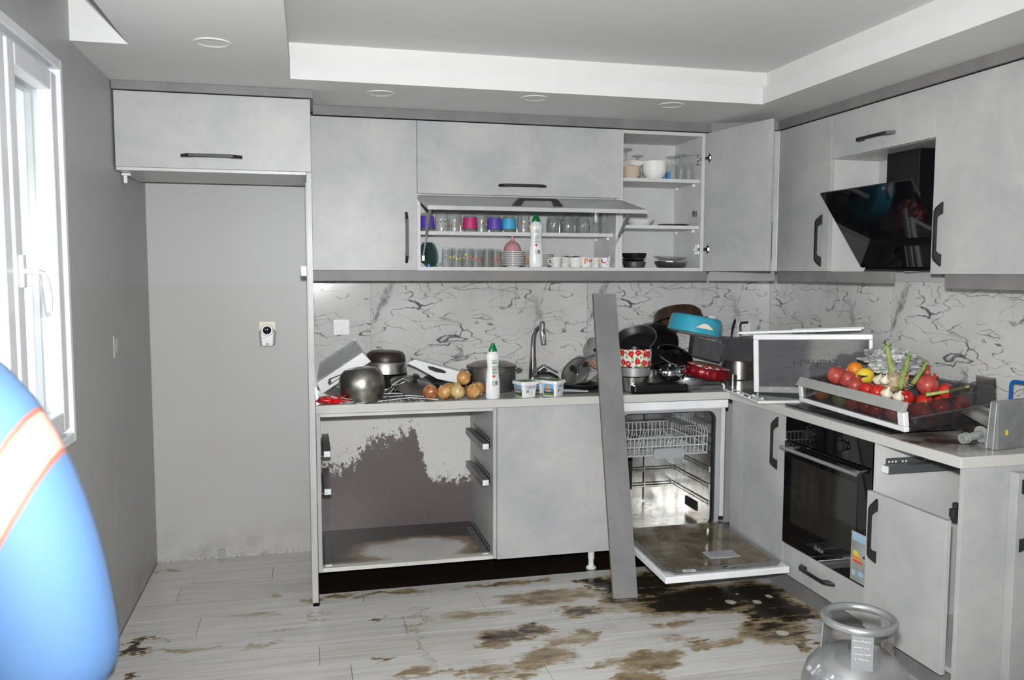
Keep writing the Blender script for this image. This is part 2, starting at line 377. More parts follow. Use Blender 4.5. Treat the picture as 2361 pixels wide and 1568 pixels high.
FLOOR_STAINS = [(1270, 1375, 115, 18, 1.0), (1150, 1468, 62, 22, 1.05), (1235, 1452, 52, 16, 1.2), (1335, 1412, 70, 13, 1.2), (1180, 1385, 60, 10, 0.75), (880, 1425, 25, 5, 1.0), (880, 1517, 30, 8, 1.0),
    (960, 1548, 55, 16, 0.75), (1035, 1558, 40, 10, 0.7), (1270, 1505, 75, 20, 0.75), (1230, 1528, 60, 16, 0.8), (1490, 1522, 110, 20, 0.95), (1470, 1560, 60, 16, 0.8), (1655, 1485, 95, 9, 0.95),
    (1785, 1458, 95, 25, 1.2), (1650, 1378, 250, 30, 1.9), (1480, 1345, 110, 28, 1.9), (1800, 1405, 100, 30, 1.7), (1385, 1352, 30, 24, 1.5), (330, 1478, 38, 5, 1.5), (300, 1500, 28, 16, 1.6),
    (315, 1562, 22, 6, 1.5), (430, 1496, 130, 6, 0.62), (600, 1488, 60, 6, 0.45), (650, 1372, 30, 6, 0.6), (705, 1388, 40, 8, 0.75), (785, 1372, 60, 7, 1.15), (900, 1366, 90, 5, 0.95), (390, 1316, 22, 3, 0.75),
    (728, 1424, 10, 14, 0.6), (1560, 1440, 70, 9, 0.6), (1842, 1490, 24, 14, 1.25), (1125, 1545, 70, 16, 0.65), (1090, 1420, 110, 12, 0.5), (1370, 1460, 30, 22, 0.8), (1500, 1405, 120, 8, 0.8), (1170, 1345, 120, 5, 0.9),
    (1320, 1475, 60, 14, 0.7), (1380, 1530, 50, 12, 0.6), (560, 1420, 90, 4, 0.5), (640, 1455, 60, 4, 0.4), (500, 1340, 60, 3, 0.4), (1200, 1555, 50, 10, 0.75), (1440, 1380, 60, 20, 1.3), (1580, 1475, 50, 8, 0.55)]
FOAM = [(1685, 1388, 14, 6), (1745, 1388, 12, 5), (1773, 1375, 9, 4), (1872, 1432, 12, 5), (1700, 1370, 5, 2), (1805, 1460, 16, 6)]
def floor_mat():
    m, t, b = mat('floor_plank', (0.5, 0.49, 0.46), 0.30)
    p = t.pos(); o = t.objc()
    g1 = t.noise(t.mapping(p, scale=(1.3, 26, 1)), 1.6, 5, 0.62, dist=0.6); g2 = t.noise(t.mapping(p, scale=(4, 90, 1)), 1.0, 3)
    rv = t.new('ShaderNodeObjectInfo').outputs['Random']
    f = t.math('ADD', t.math('MULTIPLY', g1, 0.7), t.math('ADD', t.math('MULTIPLY', g2, 0.2), t.math('MULTIPLY', rv, 0.10)))
    wood = t.ramp(f, [(0.34, (0.42, 0.405, 0.375)), (0.52, (0.55, 0.54, 0.515)), (0.7, (0.61, 0.605, 0.585))])
    wob = t.vmath('SUBTRACT', t.noise(p, 6.0, 5, 0.62, out=1), (0.5, 0.5, 0.5))
    q = t.vmath('ADD', p, t.vmath('MULTIPLY', wob, (0.40, 0.20, 0)))
    fine = t.vmath('SUBTRACT', t.noise(t.mapping(p, scale=(14, 40, 1)), 1.0, 4, 0.7, out=1), (0.5, 0.5, 0.5))
    q = t.vmath('ADD', q, t.vmath('MULTIPLY', fine, (0.22, 0.10, 0)))
    acc = None
    def blob(px, py, hw, hh, vec):
        c = at(px, py, 'z', 0); rx = (at(px+hw, py, 'z', 0)-c).length; ry = (at(px, py-hh, 'z', 0)-at(px, py+hh, 'z', 0)).length/2
        return t.vmath('LENGTH', t.mapping(vec, (c.x, c.y, 0), (0, 0, 0), (rx, ry, 1), 'TEXTURE'))
    for px, py, hw, hh, st in FLOOR_STAINS:
        v = t.math('MULTIPLY', t.math('SUBTRACT', 1.0, t.sstep(blob(px, py, hw*1.15, hh*1.15, q), 0.35, 1.15)), st)
        acc = v if acc is None else t.math('MAXIMUM', acc, v)
    ln = t.vmath('LENGTH', t.mapping(q, (1.19, -1.15, 0), (0, 0, R(-1.0)), (0.012, 0.46, 1), 'TEXTURE'))
    acc = t.math('MAXIMUM', acc, t.math('MULTIPLY', t.math('SUBTRACT', 1.0, t.sstep(ln, 0.5, 1.0)), 0.55))
    br = t.math('MULTIPLY', t.ramp(t.noise(t.mapping(p, scale=(5, 22, 1)), 1.0, 6, 0.75), [(0.32, 0.30), (0.60, 1.15)]), t.ramp(t.noise(p, 3.5, 4, 0.6), [(0.30, 0.65), (0.6, 1.1)]))
    acc = t.math('MULTIPLY', acc, br)
    haze = t.ramp(t.noise(t.mapping(p, scale=(1.6, 5, 1)), 1.0, 5, 0.65), [(0.50, 0.0), (0.74, 0.30)])
    acc = t.math('MAXIMUM', acc, haze)
    for px, py, hw, hh in FOAM:
        acc = t.math('MULTIPLY', acc, t.sstep(blob(px, py, hw, hh, t.vmath('ADD', p, t.vmath('MULTIPLY', fine, (0.03, 0.02, 0)))), 0.7, 1.1))
    col = t.mix(t.sstep(acc, 0.10, 0.55), wood, (0.27, 0.205, 0.115)); col = t.mix(t.sstep(acc, 0.55, 1.15), col, (0.022, 0.016, 0.011))
    t.put(b.inputs['Base Color'], col)
    t.put(b.inputs['Roughness'], t.math('MULTIPLY_ADD', t.sstep(acc, 0.3, 1.1), -0.20, 0.34))
    t.put(b.inputs['Normal'], t.bump(g2, 0.10, 0.001))
floor_mat()

# ------------------------------------------------------------------ room dimensions (metres)
W = 3.43; YR = -6.6
XP0, XP1, YP, YF = 0.768, 0.790, -0.735, -0.70
YU, ZUB, ZUT, ZLR, ZS = -0.374, 1.481, 2.2055, 1.431, 2.250
X1, X2, X3, XD0, XUR, YD0, YR1, YR2, YRE = 1.2893, 2.338, 2.797, 2.832, 3.145, -0.525, -0.975, -1.6465, -2.25
YC, ZC, TC, XC, YE = -0.630, 0.873, 0.039, 2.837, -2.195
YB, XB, ZK, X6, X7 = -0.607, 2.853, 0.092, 1.634, 2.215

floor = struct('floor', MB().box(-0.02, W, YR, 0.0, -0.10, -0.012), 'wet_slab')
pitch = 0.1925
offs = [0.10, 0.52, 0.86, 0.30, 0.75, 0.05, 0.345, 0.25, 0.66, 0.0, 0.45, 0.9, 0.2, 0.6, 0.35, 0.8, 0.1]
cache = {}
for k in range(16):
    y1 = -k*pitch-0.001; y0 = y1-pitch+0.002
    xa = -0.0
    lim0, lim1 = (0.004, XP0-0.002) if y1 > -0.6 else (0.004, W-0.004 if y1 < -2.35 else XB+0.05)
    x = -offs[k]*1.2
    while x < lim1:
        a, c = max(lim0, x+0.001), min(lim1, x+1.199)
        if c-a > 0.02:
            yy1 = y1
            key = (round(c-a, 4), round(yy1-y0, 4))
            if key not in cache: cache[key] = MB().box(0, c-a, 0, yy1-y0, -0.011, 0).mesh('plank', 'floor_plank')
            link('plank', cache[key], floor, T(a, y0, 0.0), 0.0)
        x += 1.2
for a, c in ((XP1+0.004, 0.985), (0.987, 2.09), (2.092, XB+0.05)): MB().box(a, c, -0.769, -0.632, -0.011, 0).build('plank', 'floor_plank', floor, world=True)
MB().box(0.004, W-0.004, YR+0.01, -16*pitch-0.002, -0.011, 0).build('far_planking', 'floor_plank', floor, world=True)

wall_back = struct('wall_back', MB().box(-0.15, W+0.15, 0.0, 0.15, -0.1, 2.6), 'wall_paint')
# crumbling plaster along the foot of the niche wall
mb = MB()
for i in range(26):
    x = 0.03+i*0.028+rnd.uniform(-.01, .01); h = rnd.uniform(0.006, 0.022)
    mb.ball((x, -0.004, h*0.3), 0.02, 8, 5, 0, None, (rnd.uniform(.5, 1.1), 0.35, h/0.02), 0.5, i)
mb.build('plaster_rubble', 'wall_paint', wall_back, world=True)
MB().lathe([(0, 0.0), (0.018, 0.0), (0.018, 0.02), (0.012, 0.022), (0.012, 0.03), (0, 0.03)], 14, 0, T(0.312, -0.002, 0.028) @ Rx(90)).build('pipe_stub', 'grey_plastic', wall_back, world=True, smooth=40)
mb = MB(); rr = random.Random(11)
for i in range(170):
    x = min(0.755, max(0.45, rr.gauss(0.70, 0.07))); z = rr.uniform(1.15, 1.85) if i % 3 else rr.uniform(1.5, 1.75)
    mb.ball((x, -0.0004, z), rr.uniform(0.0008, 0.0019), 6, 4)
mb.build('water_drop_glints', 'enamel_white', wall_back, world=True, smooth=60, kind='stuff')  # water drops coloured white to paint in their flash glints
# marble tiles of the splashback
def tile(w_, M, h=0.60, u0=0.0):
    b_ = MB().box(u0+0.0008, u0+w_-0.0008, -0.008, -0.0005, 0.0, h)
    return b_.mesh('tile', 'marble_tile'), M
ZT0 = ZC-0.012
for x0, w_, u0 in ((XP1+0.001, 1.086-XP1-0.001, 0.93), (1.086, 1.2, 0), (2.286, W-2.286-0.009, 0)):
    me, M = tile(w_, None, 0.60, u0); link('tile', me, wall_back, T(x0-u0, 0, ZT0), 0.0008)
wall_right = struct('wall_right', MB().box(W, W+0.15, YR, 0.0, -0.1, 2.6), 'wall_paint')
for y0, w_, u0 in ((-0.001, 1.066, 0.134), (-1.067, 1.2, 0), (-2.267, 0.2, 0)):
    me, M = tile(w_, None, 0.60, u0); link('tile', me, wall_right, T(W, y0+u0, ZT0) @ Rz(-90), 0.0008)

# left wall with the window opening and the curtain pocket above
WY0, WY1, WZ0, WZ1 = -3.45, -1.478, 0.935, 2.125
VY0, VY1, VZ0 = -6.35, -4.2, 0.1
mb = MB(); mb.box(-0.22, 0, WY1, 0, -0.1, 2.6); mb.box(-0.22, 0, VY1, WY0, -0.1, 2.6); mb.box(-0.22, 0, YR, VY0, -0.1, 2.6); mb.box(-0.22, 0, VY0, VY1, -0.1, VZ0); mb.box(-0.22, 0, VY0, VY1, WZ1, 2.6); mb.box(-0.22, 0, WY0, WY1, -0.1, WZ0); mb.box(-0.22, 0, WY0, WY1, WZ1, 2.6)
wall_left = struct('wall_left', mb, 'wall_paint_shaded')
MB().box(-0.24, -0.121, WY1-0.004, WY1+0.0, WZ0, WZ1).build('outer_reveal', 'reveal_cream', wall_left, world=True)
c = at(265, 798, 'x', 0.0)
MB().cbox((0.0005, c.y, c.z), (0.002, 0.035, 0.075)).build('hole_shade_patch', 'ink_black', wall_left, world=True)  # flat black patch, paints the shade inside the cable hole
mb = MB(); mb.box(0.0, 0.004, c.y-0.028, c.y-0.0175, c.z-0.045, c.z+0.045); mb.box(0.0, 0.004, c.y+0.0175, c.y+0.026, c.z-0.045, c.z+0.045); mb.box(0.0, 0.004, c.y-0.0175, c.y+0.0175, c.z+0.030, c.z+0.045); mb.box(0.0, 0.004, c.y-0.0175, c.y+0.0175, c.z-0.045, c.z-0.030); mb.box(0.0, 0.003, c.y-0.006, c.y+0.004, c.z-0.03, c.z+0.03)
mb.build('hole_rim', 'wall_paint_shaded', wall_left, world=True)
wall_rear = MB().box(-0.22, W+0.15, YR-0.15, YR, -0.1, 2.6)
struct('wall_rear', wall_rear, 'wall_paint')

# ceiling: raised field, stepped cove and lower soffit with a curtain pocket
TX0, TX1, TY1, TY0, ZT1, ZTOP = 0.712, 2.822, -0.906, -4.9, 2.326, 2.405
ceiling = struct('ceiling', MB().box(-0.22, W+0.15, YR-0.15, 0.15, ZTOP, 2.6), 'ceiling_white')
s_ = 0.045
def ring(mb, x0, x1, y0, y1, z0, z1):
    mb.box(0.0, x0, -1.31, 0.0, z0, z1); mb.box(0.182, x0, YR, -1.31, z0, z1); mb.box(x1, W, YR, 0.0, z0, z1); mb.box(x0, x1, y1, 0.0, z0, z1); mb.box(x0, x1, YR, y0, z0, z1); return mb
ring(MB(), TX0, TX1, TY0, TY1, ZS, ZT1).build('soffit', 'ceiling_white', ceiling, world=True)
ring(MB(), TX0-s_, TX1+s_, TY0-s_, TY1+s_, ZT1, ZTOP).build('cove_step', 'cove_white', ceiling, world=True)

# window in the left wall: fixed frame, two sashes, panes, handle
win = struct('window_1', MB().box(-0.12, -0.02, WY0, WY0+0.06, WZ0, WZ1).box(-0.12, -0.02, WY1-0.06, WY1, WZ0, WZ1).box(-0.12, -0.02, WY0+0.06, WY1-0.06, WZ0, WZ0+0.06).box(-0.12, -0.02, WY0+0.06, WY1-0.06, WZ1-0.06, WZ1), 'pvc_white', bevel=0.004)
MB().box(-0.03, 0.012, WY1-0.012, WY1+0.014, WZ0-0.02, WZ1+0.02).box(-0.03, 0.012, WY0-0.014, WY0+0.012, WZ0-0.02, WZ1+0.02).box(-0.03, 0.012, WY0+0.012, WY1-0.012, WZ1-0.012, WZ1+0.02).box(-0.03, 0.012, WY0+0.012, WY1-0.012, WZ0-0.02, WZ0+0.012).build('window_frame', 'pvc_white', win, world=True, bevel=0.003)
ym = -1.975
def sash(y0, y1):
    e = 0.062; z0, z1 = WZ0+0.03, WZ1-0.03
    s = MB().box(-0.07, 0.004, y0, y0+e, z0, z1).box(-0.07, 0.004, y1-e, y1, z0, z1).box(-0.07, 0.004, y0+e, y1-e, z0, z0+e).box(-0.07, 0.004, y0+e, y1-e, z1-e, z1)
    o = s.build('sash', 'pvc_white', win, world=True, bevel=0.006)
    MB().box(-0.07, -0.05, y0+e, y0+e+0.012, z0+e, z1-e).box(-0.07, -0.05, y1-e-0.012, y1-e, z0+e, z1-e).box(-0.07, -0.05, y0+e+0.012, y1-e-0.012, z0+e, z0+e+0.012).box(-0.07, -0.05, y0+e+0.012, y1-e-0.012, z1-e-0.012, z1-e).build('glazing_bead', 'grey_plastic', o, world=True)
    MB().box(-0.045, -0.035, y0+e, y1-e, z0+e, z1-e).build('pane', 'window_glass', o, world=True)
    return o
s1 = sash(ym+0.01, WY1-0.03); sash(WY0+0.03, ym-0.01)
hy, hz = ym+0.042, 1.475
h = MB().box(0.004, 0.016, hy-0.016, hy+0.016, hz-0.045, hz+0.045).build('handle_plate', 'white_plastic', s1, world=True, bevel=0.004)
MB().tube([(0.014, hy, hz), (0.045, hy, hz), (0.052, hy+0.02, hz-0.004), (0.054, hy+0.045, hz-0.03), (0.054, hy+0.062, hz-0.075), (0.054, hy+0.066, hz-0.115)], [0.010, 0.010, 0.010, 0.011, 0.011, 0.009], 10, flat=0.8).build('lever', 'white_plastic', h, world=True, smooth=50)
struct('window_2', MB().box(-0.12, -0.02, VY0, VY0+0.06, VZ0, WZ1).box(-0.12, -0.02, VY1-0.06, VY1, VZ0, WZ1).box(-0.12, -0.02, VY0+0.06, VY1-0.06, VZ0, VZ0+0.06).box(-0.12, -0.02, VY0+0.06, VY1-0.06, WZ1-0.06, WZ1).box(-0.12, -0.02, -5.33, -5.25, VZ0+0.06, WZ1-0.06), 'pvc_white')
# the house across the courtyard, seen through the window
fc = thing('neighbour_building', 'cream rendered house wall seen through the window glass', 'building', (-5.0, -2.0, -3.0))
MB().box(-6.0, -5.0, -12, 12.5, -3.0, 4.2).build('wall', 'facade_cream', fc, world=True)
MB().box(-5.0, 1.5, 6.0, 7.0, -3.0, 4.2).build('wall', 'facade_cream', fc, world=True)
for z in (0.55, 1.18, 1.72): MB().box(-5.0, -4.94, -12, 5.9, z, z+0.05).build('ledge', 'facade_ledge', fc, world=True)
for z in (1.35, 2.05, 2.45): MB().box(-4.9, 1.5, 5.94, 6.0, z, z+0.06).build('ledge', 'facade_ledge', fc, world=True)

simple('blocker_cream', (0.30, 0.275, 0.215), 0.8)
struct('wall_added_blocker', MB().box(-2.0, -0.22, 0.35, 0.5, -0.2, 2.6), 'blocker_cream')  # made-up side wall, added to dim the daylight at the window
struct('ceiling_added_blocker', MB().box(-2.0, -0.22, -7.0, 0.5, 2.6, 2.75), 'blocker_cream')  # made-up overhang, added to keep direct sky off the window frame
simple('paving', (0.16, 0.15, 0.14), 0.9)
struct('ground_outside', MB().box(-60, 60, -60, 60, -3.2, -3.0), 'paving')

# recessed ceiling lights (switched off)
for n_, (px, py, lab) in enumerate(((490, 98, 'round white recessed ceiling light nearest the window wall'), (878, 215, 'round recessed ceiling light above the single-door wall cabinet'), (1232, 226, 'round recessed ceiling light above the flap cabinet'), (1548, 242, 'round recessed ceiling light above the open corner-side cabinet'))):
    c = at(px, py, 'z', ZS)
    if n_ == 0:
        L0 = thing('ceiling_light', lab, 'light', c, None, 'recessed ceiling lights')
        MB().lathe([(0.062, 0.0), (0.062, -0.003), (0.058, -0.004), (0.050, -0.004), (0.046, -0.001), (0.046, 0.0)], 32).build('bezel', 'ceiling_white', L0, smooth=40)
        MB().lathe([(0, -0.001), (0.046, -0.001), (0.046, 0.0)], 32).build('diffuser', 'ceiling_white', L0, smooth=40)
    else: copy_thing(L0, T(c), lab)
# ------------------------------------------------------------------ cabinets
simple('board_brown', (0.16, 0.12, 0.075), 0.6)
HP = [(a*0.92, b) for a, b in [(-.135, 0), (-.110, .027), (-.096, .034), (.096, .034), (.110, .027), (.135, 0), (.084, 0), (.081, .010), (.073, .021), (.066, .024), (-.066, .024), (-.073, .021), (-.081, .010), (-.084, 0)]]
HANDLE = MB()
HANDLE.prism(HP, 'y', -0.007, 0.007)   # local x along the handle, z away from the door
HANDLE_ME = HANDLE.mesh('handle', 'black_metal')
def handle(parent, c, along, out):
    a, o_ = Vector(along).normalized(), Vector(out).normalized(); b_ = o_.cross(a)
    M = Matrix(((a.x, b_.x, o_.x, c[0]), (a.y, b_.y, o_.y, c[1]), (a.z, b_.z, o_.z, c[2]), (0, 0, 0, 1)))
    return link('handle', HANDLE_ME, parent, M, 0.002)
def door(parent, x0, x1, y0, y1, z0, z1, name='door', m='concrete_light'):
    return MB().box(x0, x1, y0, y1, z0, z1).build(name, m, parent, world=True, bevel=0.0012)
def carcass(parent, x0, x1, y0, y1, z0, z1, open_='y', top=True, back=True, t_=0.018, m='white_board'):
    """hollow cabinet box; open_ names the open front: 'y' faces -y, 'x' faces -x"""
    b_ = MB()
    if open_ == 'y':
        b_.box(x0, x0+t_, y0, y1, z0, z1).box(x1-t_, x1, y0, y1, z0, z1).box(x0+t_, x1-t_, y0, y1, z0, z0+t_)
        if top: b_.box(x0+t_, x1-t_, y0, y1, z1-t_, z1)
        if back: b_.box(x0+t_, x1-t_, y1-0.006, y1, z0+t_, z1-t_)
    else:
        b_.box(x0, x1, y0, y0+t_, z0, z1).box(x0, x1, y1-t_, y1, z0, z1).box(x0, x1, y0+t_, y1-t_, z0, z0+t_)
        if top: b_.box(x0, x1, y0+t_, y1-t_, z1-t_, z1)
        if back: b_.box(x1-0.006, x1, y0+t_, y1-t_, z0+t_, z1-t_)
    return b_.build('carcass', m, parent, world=True, bevel=0.0008)
g = 0.0015; DT = 0.019; YBK = -0.0095
# cabinet above the refrigerator niche
ZFB, ZFT = 1.905, 2.2155
o = thing('fridge_cabinet', 'wide concrete-look wall cabinet over the empty refrigerator niche', 'cabinet', (0.38, -0.35, ZFB-0.012))
carcass(o, 0.006, XP0-0.001, YF+DT+0.001, -0.20, ZFB-0.012, ZFT)
d = door(o, 0.008, XP1-0.001, YF, YF+DT, ZFB, ZFT-0.003)
handle(d, at(488, 361, 'y', YF), (1, 0, 0), (0, -1, 0))
c = at(290, 412, 'x', 0.02)
MB().box(0.004, 0.040, c.y-0.006, c.y+0.028, 1.882, 1.892).box(0.012, 0.026, c.y-0.004, c.y+0.010, 1.850, 1.882).build('bracket', 'white_plastic', o, world=True, bevel=0.002)
# tall panel between niche and kitchen run
o = thing('tall_side_panel', 'narrow tall grey board standing from floor to ceiling beside the niche', 'panel', (XP0+0.01, -0.37, 0))
MB().box(XP0, XP1, YP, -0.001, 0.001, ZFB-0.014).build('board', 'concrete_light', o, world=True, bevel=0.001)
MB().box(XP0, XP1-0.0005, YF+DT+0.002, -0.001, ZFB-0.0135, ZFT).build('upper_board', 'concrete_light', o, world=True, bevel=0.001)
MB().box(XP0-0.004, XP0-0.0002, YP+0.003, -0.2, 0.001, ZFB-0.05).build('edge_strip', 'board_edge', o, world=True)
c = at(695, 625, 'y', -0.70)
MB().box(XP0-0.030, XP0-0.0045, -0.70, -0.66, c.z-0.022, c.z+0.022).build('catch', 'white_plastic', o, world=True, bevel=0.003)
# crown boards and light rails
def board(n_, *b_): return struct('trim_%d' % n_, MB().box(*b_), 'concrete_dark', bevel=0.001)
board(1, 0.004, XP1+0.012, YF-0.016, YF+0.002, ZFT, ZS-0.0005)
board(2, XP1-0.006, XP1+0.012, YF+0.003, YU-0.017, ZFT, ZS-0.0005)
board(3, XP1+0.013, XD0+0.006, YU-0.016, YU+0.002, ZUT, ZS-0.0005)
dv = Vector((XUR-XD0, YD0-YU, 0)); dn = Vector((dv.y, -dv.x, 0)).normalized(); dlen = dv.length; dang = math.atan2(dv.y, dv.x)
struct('trim_4', MB().box(0.004, dlen-0.004, -0.016, 0.002, ZUT, ZS-0.0005), 'concrete_dark', M=T(XD0, YU, 0) @ Matrix.Rotation(dang, 4, 'Z'))
board(5, XUR-0.016, XUR+0.002, YRE, YD0-0.002, ZUT, ZS-0.0005)
board(6, XP1+0.001, XD0-0.002, YU+0.004, YU+0.022, ZLR, ZUB-0.0005)
struct('trim_7', MB().box(0.006, dlen-0.006, 0.004, 0.022, ZLR, ZUB-0.0005), 'concrete_dark', M=T(XD0, YU, 0) @ Matrix.Rotation(dang, 4, 'Z'))
board(8, XUR+0.004, XUR+0.022, -1.415, YD0-0.004, ZLR, ZUB-0.0005)
board(9, XUR+0.024, XUR+0.042, YRE, -1.70, 1.416, ZUB-0.0105)
# wall cabinets on the back wall
ZD1 = ZUT-0.004
o = thing('wall_cabinet', 'closed single-door wall cabinet with vertical handle next to the tall panel', 'cabinet', ((XP1+X1)/2, -0.18, ZUB))
carcass(o, XP1+0.001, X1-0.001, YU+DT+0.001, YBK, ZUB, ZUT-0.001)
d = door(o, XP1+0.003, X1-g, YU, YU+DT, ZUB+0.001, ZD1)
handle(d, at(937, 548, 'y', YU), (0, 0, 1), (0, -1, 0))
ZM = 1.852
o = thing('flap_cabinet', 'wide wall cabinet with closed upper flap and raised lower flap showing glasses', 'cabinet', ((X1+X2)/2, -0.18, ZUB))
carcass(o, X1, X2-0.001, YU+DT+0.001, YBK, ZUB, ZUT-0.001)
MB().box(X1+0.018, X2-0.019, YU+0.05, YBK-0.007, ZM-0.009, ZM+0.009).build('shelf', 'white_board', o, world=True)
ZSH = 1.676
MB().box(X1+0.0185, X2-0.0195, -0.315, YBK-0.007, ZSH-0.018, ZSH).build('shelf', 'white_board', o, world=True)
for x in (X2-0.0195-0.012,):
    for y in (-0.06, -0.25): MB().box(x, x+0.012, y-0.006, y+0.006, ZSH-0.030, ZSH-0.0185).build('shelf_pin', 'white_plastic', o, world=True)
d = door(o, X1+g, X2-g, YU, YU+DT, ZM+0.002, ZD1, 'flap')
handle(d, at(1205, 429, 'y', YU), (1, 0, 0), (0, -1, 0))
# raised flap: hinged at its upper edge
ang = R(-78)     # swung outwards
HM = T(0, YU+0.002, ZM-0.006) @ Matrix.Rotation(ang, 4, 'X')
FL = ZM-0.006-ZUB-0.003
d = MB().box(X1+g, X2-g, 0.0, DT, -FL, 0.0).build('flap', ['concrete_light'], o, M=HM, bevel=0.0012)
hc = HM @ Vector((at(1243, 462, 'y', -0.70).x, 0.0, -FL+0.055)); hn = HM.to_3x3() @ Vector((0, -1, 0))
handle(d, hc, (1, 0, 0), hn)
for x, lab in ((X1+0.035, 0), (X2-0.036, 1)):
    a = HM @ Vector((x, DT+0.010, -FL*0.62)); b_ = Vector((x, YU+0.06, 1.55)); mid = a.lerp(b_, 0.52)
    s = MB().tube([a, mid], 0.0075, 10).build('gas_strut', 'aluminium', o, world=True, smooth=40)
    MB().tube([mid, b_], 0.004, 8).build('rod', 'wire', s, world=True, smooth=40)
    MB().box(x-0.008, x+0.008, b_.y-0.008, b_.y+0.012, b_.z-0.022, b_.z+0.008).build('mount', 'aluminium', s, world=True, bevel=0.002)
    MB().box(x-0.008, x+0.008, -0.012, 0.012, -0.012, 0.0085, 0, T(a)).build('mount', 'grey_metal', s, world=True)
# open cabinet, door swung out towards the corner
o = thing('open_wall_cabinet', 'tall open wall cabinet with three white shelves and door swung out', 'cabinet', ((X2+X3)/2, -0.18, ZUB))
carcass(o, X2, X3+0.017, YU+DT+0.001, YBK, ZUB, ZUT-0.001)
ZA, ZB_ = 1.965, 1.722
for z in (ZA, ZB_): MB().box(X2+0.0185, X3-0.0015, YU+0.045, YBK-0.007, z-0.018, z).build('shelf', 'white_board', o, world=True)
for z in (ZA, ZB_):
    for y in (-0.06, -0.27): MB().box(X3-0.0135, X3-0.0015, y-0.006, y+0.006, z-0.032, z-0.0185).build('shelf_pin', 'white_plastic', o, world=True)
free = at(1757, 450, 'y', -0.79); hx, hy_ = X3+0.016, YU-0.004
da = math.atan2(free.y-hy_, free.x-hx); DL = X3-X2+0.014
DM = T(hx, hy_, 0) @ Matrix.Rotation(da, 4, 'Z')
d = MB().box(0.0, DL, 0.0, DT, ZUB+0.001, ZD1).build('door', 'concrete_light', o, M=DM, bevel=0.0012)
handle(d, DM @ Vector((DL-0.04, DT, 1.63)), (0, 0, 1), DM.to_3x3() @ Vector((0, 1, 0)))
for pz in (365, 575):
    z = at(1615, pz, 'y', YU).z
    hg = MB().box(X3-0.0055, X3-0.0005, -0.335, -0.295, z-0.028, z+0.028).box(X3-0.016, X3-0.0058, -0.352, -0.300, z-0.008, z+0.008).build('hinge', 'chrome', o, world=True, bevel=0.0015)
    MB().lathe([(0, 0), (0.0175, 0), (0.0175, 0.003), (0, 0.003)], 18, 0, DM @ T(0.024, 0.0, z) @ Rx(90)).box(-0.006, 0.030, -0.008, -0.003, z-0.008, z+0.008, 0, DM).box(0.020, 0.026, -0.003, 0.0, z-0.026, z+0.026, 0, DM).build('hinge_cup', 'chrome', hg, world=True, smooth=40)
# corner cabinet with the slanted door
o = thing('corner_wall_cabinet', 'corner wall cabinet with slanted narrow door half hidden behind the open door', 'cabinet', (3.1, -0.2, ZUB))
ins = dn*-0.021
pl = [(X3+0.019, YBK), (X3+0.019, YU+DT+0.001), (XD0-ins.x*0+0.002, YU+DT+0.004), (XUR+DT+0.004, YD0+0.002), (XUR+DT+0.001, YD0-0.001), (W-0.0095, YD0-0.001), (W-0.0095, YBK)]
MB().prism(pl, 'z', ZUB+0.001, ZUT-0.001).build('carcass', 'white_board', o, world=True)
CM = T(XD0, YU, 0) @ Matrix.Rotation(dang, 4, 'Z')
MB().box(X3+0.018, XD0-0.001, YU+0.001, YU+DT, ZUB+0.001, ZD1).build('filler', 'concrete_light', o, world=True)
d = MB().box(0.002, dlen-0.002, 0.0, DT-0.004, ZUB+0.001, ZD1).build('door', 'concrete_light', o, M=CM, bevel=0.0012)
handle(d, CM @ Vector((dlen-0.052, 0.0, at(1766, 558, 'y', YD0).z)), (0, 0, 1), CM.to_3x3() @ Vector((0, -1, 0)))
# wall cabinets on the right wall
o = thing('right_wall_cabinet', 'narrow closed wall cabinet between the corner and the cooker hood', 'cabinet', (3.29, (YD0+YR1)/2, ZUB))
carcass(o, XUR+DT+0.001, W-0.0095, YR1+0.001, YD0-0.003, ZUB, ZUT-0.001, 'x')
d = door(o, XUR, XUR+DT, YR1+g, YD0-0.003, ZUB+0.001, ZD1)
handle(d, at(1893, 555, 'x', XUR), (0, 0, 1), (-1, 0, 0))
ZH = 2.0
o = thing('hood_cabinet', 'short wall cabinet with horizontal handle above the black cooker hood', 'cabinet', (3.29, (YR1+YR2)/2, ZH))
carcass(o, XUR+DT+0.001, W-0.0095, YR2+0.001, YR1-0.001, ZH, ZUT-0.001, 'x')
d = door(o, XUR, XUR+DT, YR2+g, YR1-g, ZH+0.001, ZD1)
handle(d, at(2020, 315, 'x', XUR), (0, 1, 0), (-1, 0, 0))
o = thing('hood_back_panel', 'pale board lining the recess behind the cooker hood', 'panel', (W-0.02, (YR1+YR2)/2, ZUB))
MB().box(W-0.027, W-0.0095, -1.415, YR1-0.001, ZUB-0.045, ZH-0.001).build('board', 'concrete_light', o, world=True)
o = thing('far_wall_cabinet', 'large closed wall cabinet at the right of the cooker hood', 'cabinet', (3.29, -1.9, ZUB-0.01))
carcass(o, XUR+DT+0.001, W-0.0095, YRE, YR2-0.001, ZUB-0.01, ZUT-0.001, 'x')
d = door(o, XUR, XUR+DT, YRE+g, YR2-g, ZUB-0.010, ZD1)
handle(d, at(2170, 540, 'x', XUR), (0, 0, 1), (-1, 0, 0))

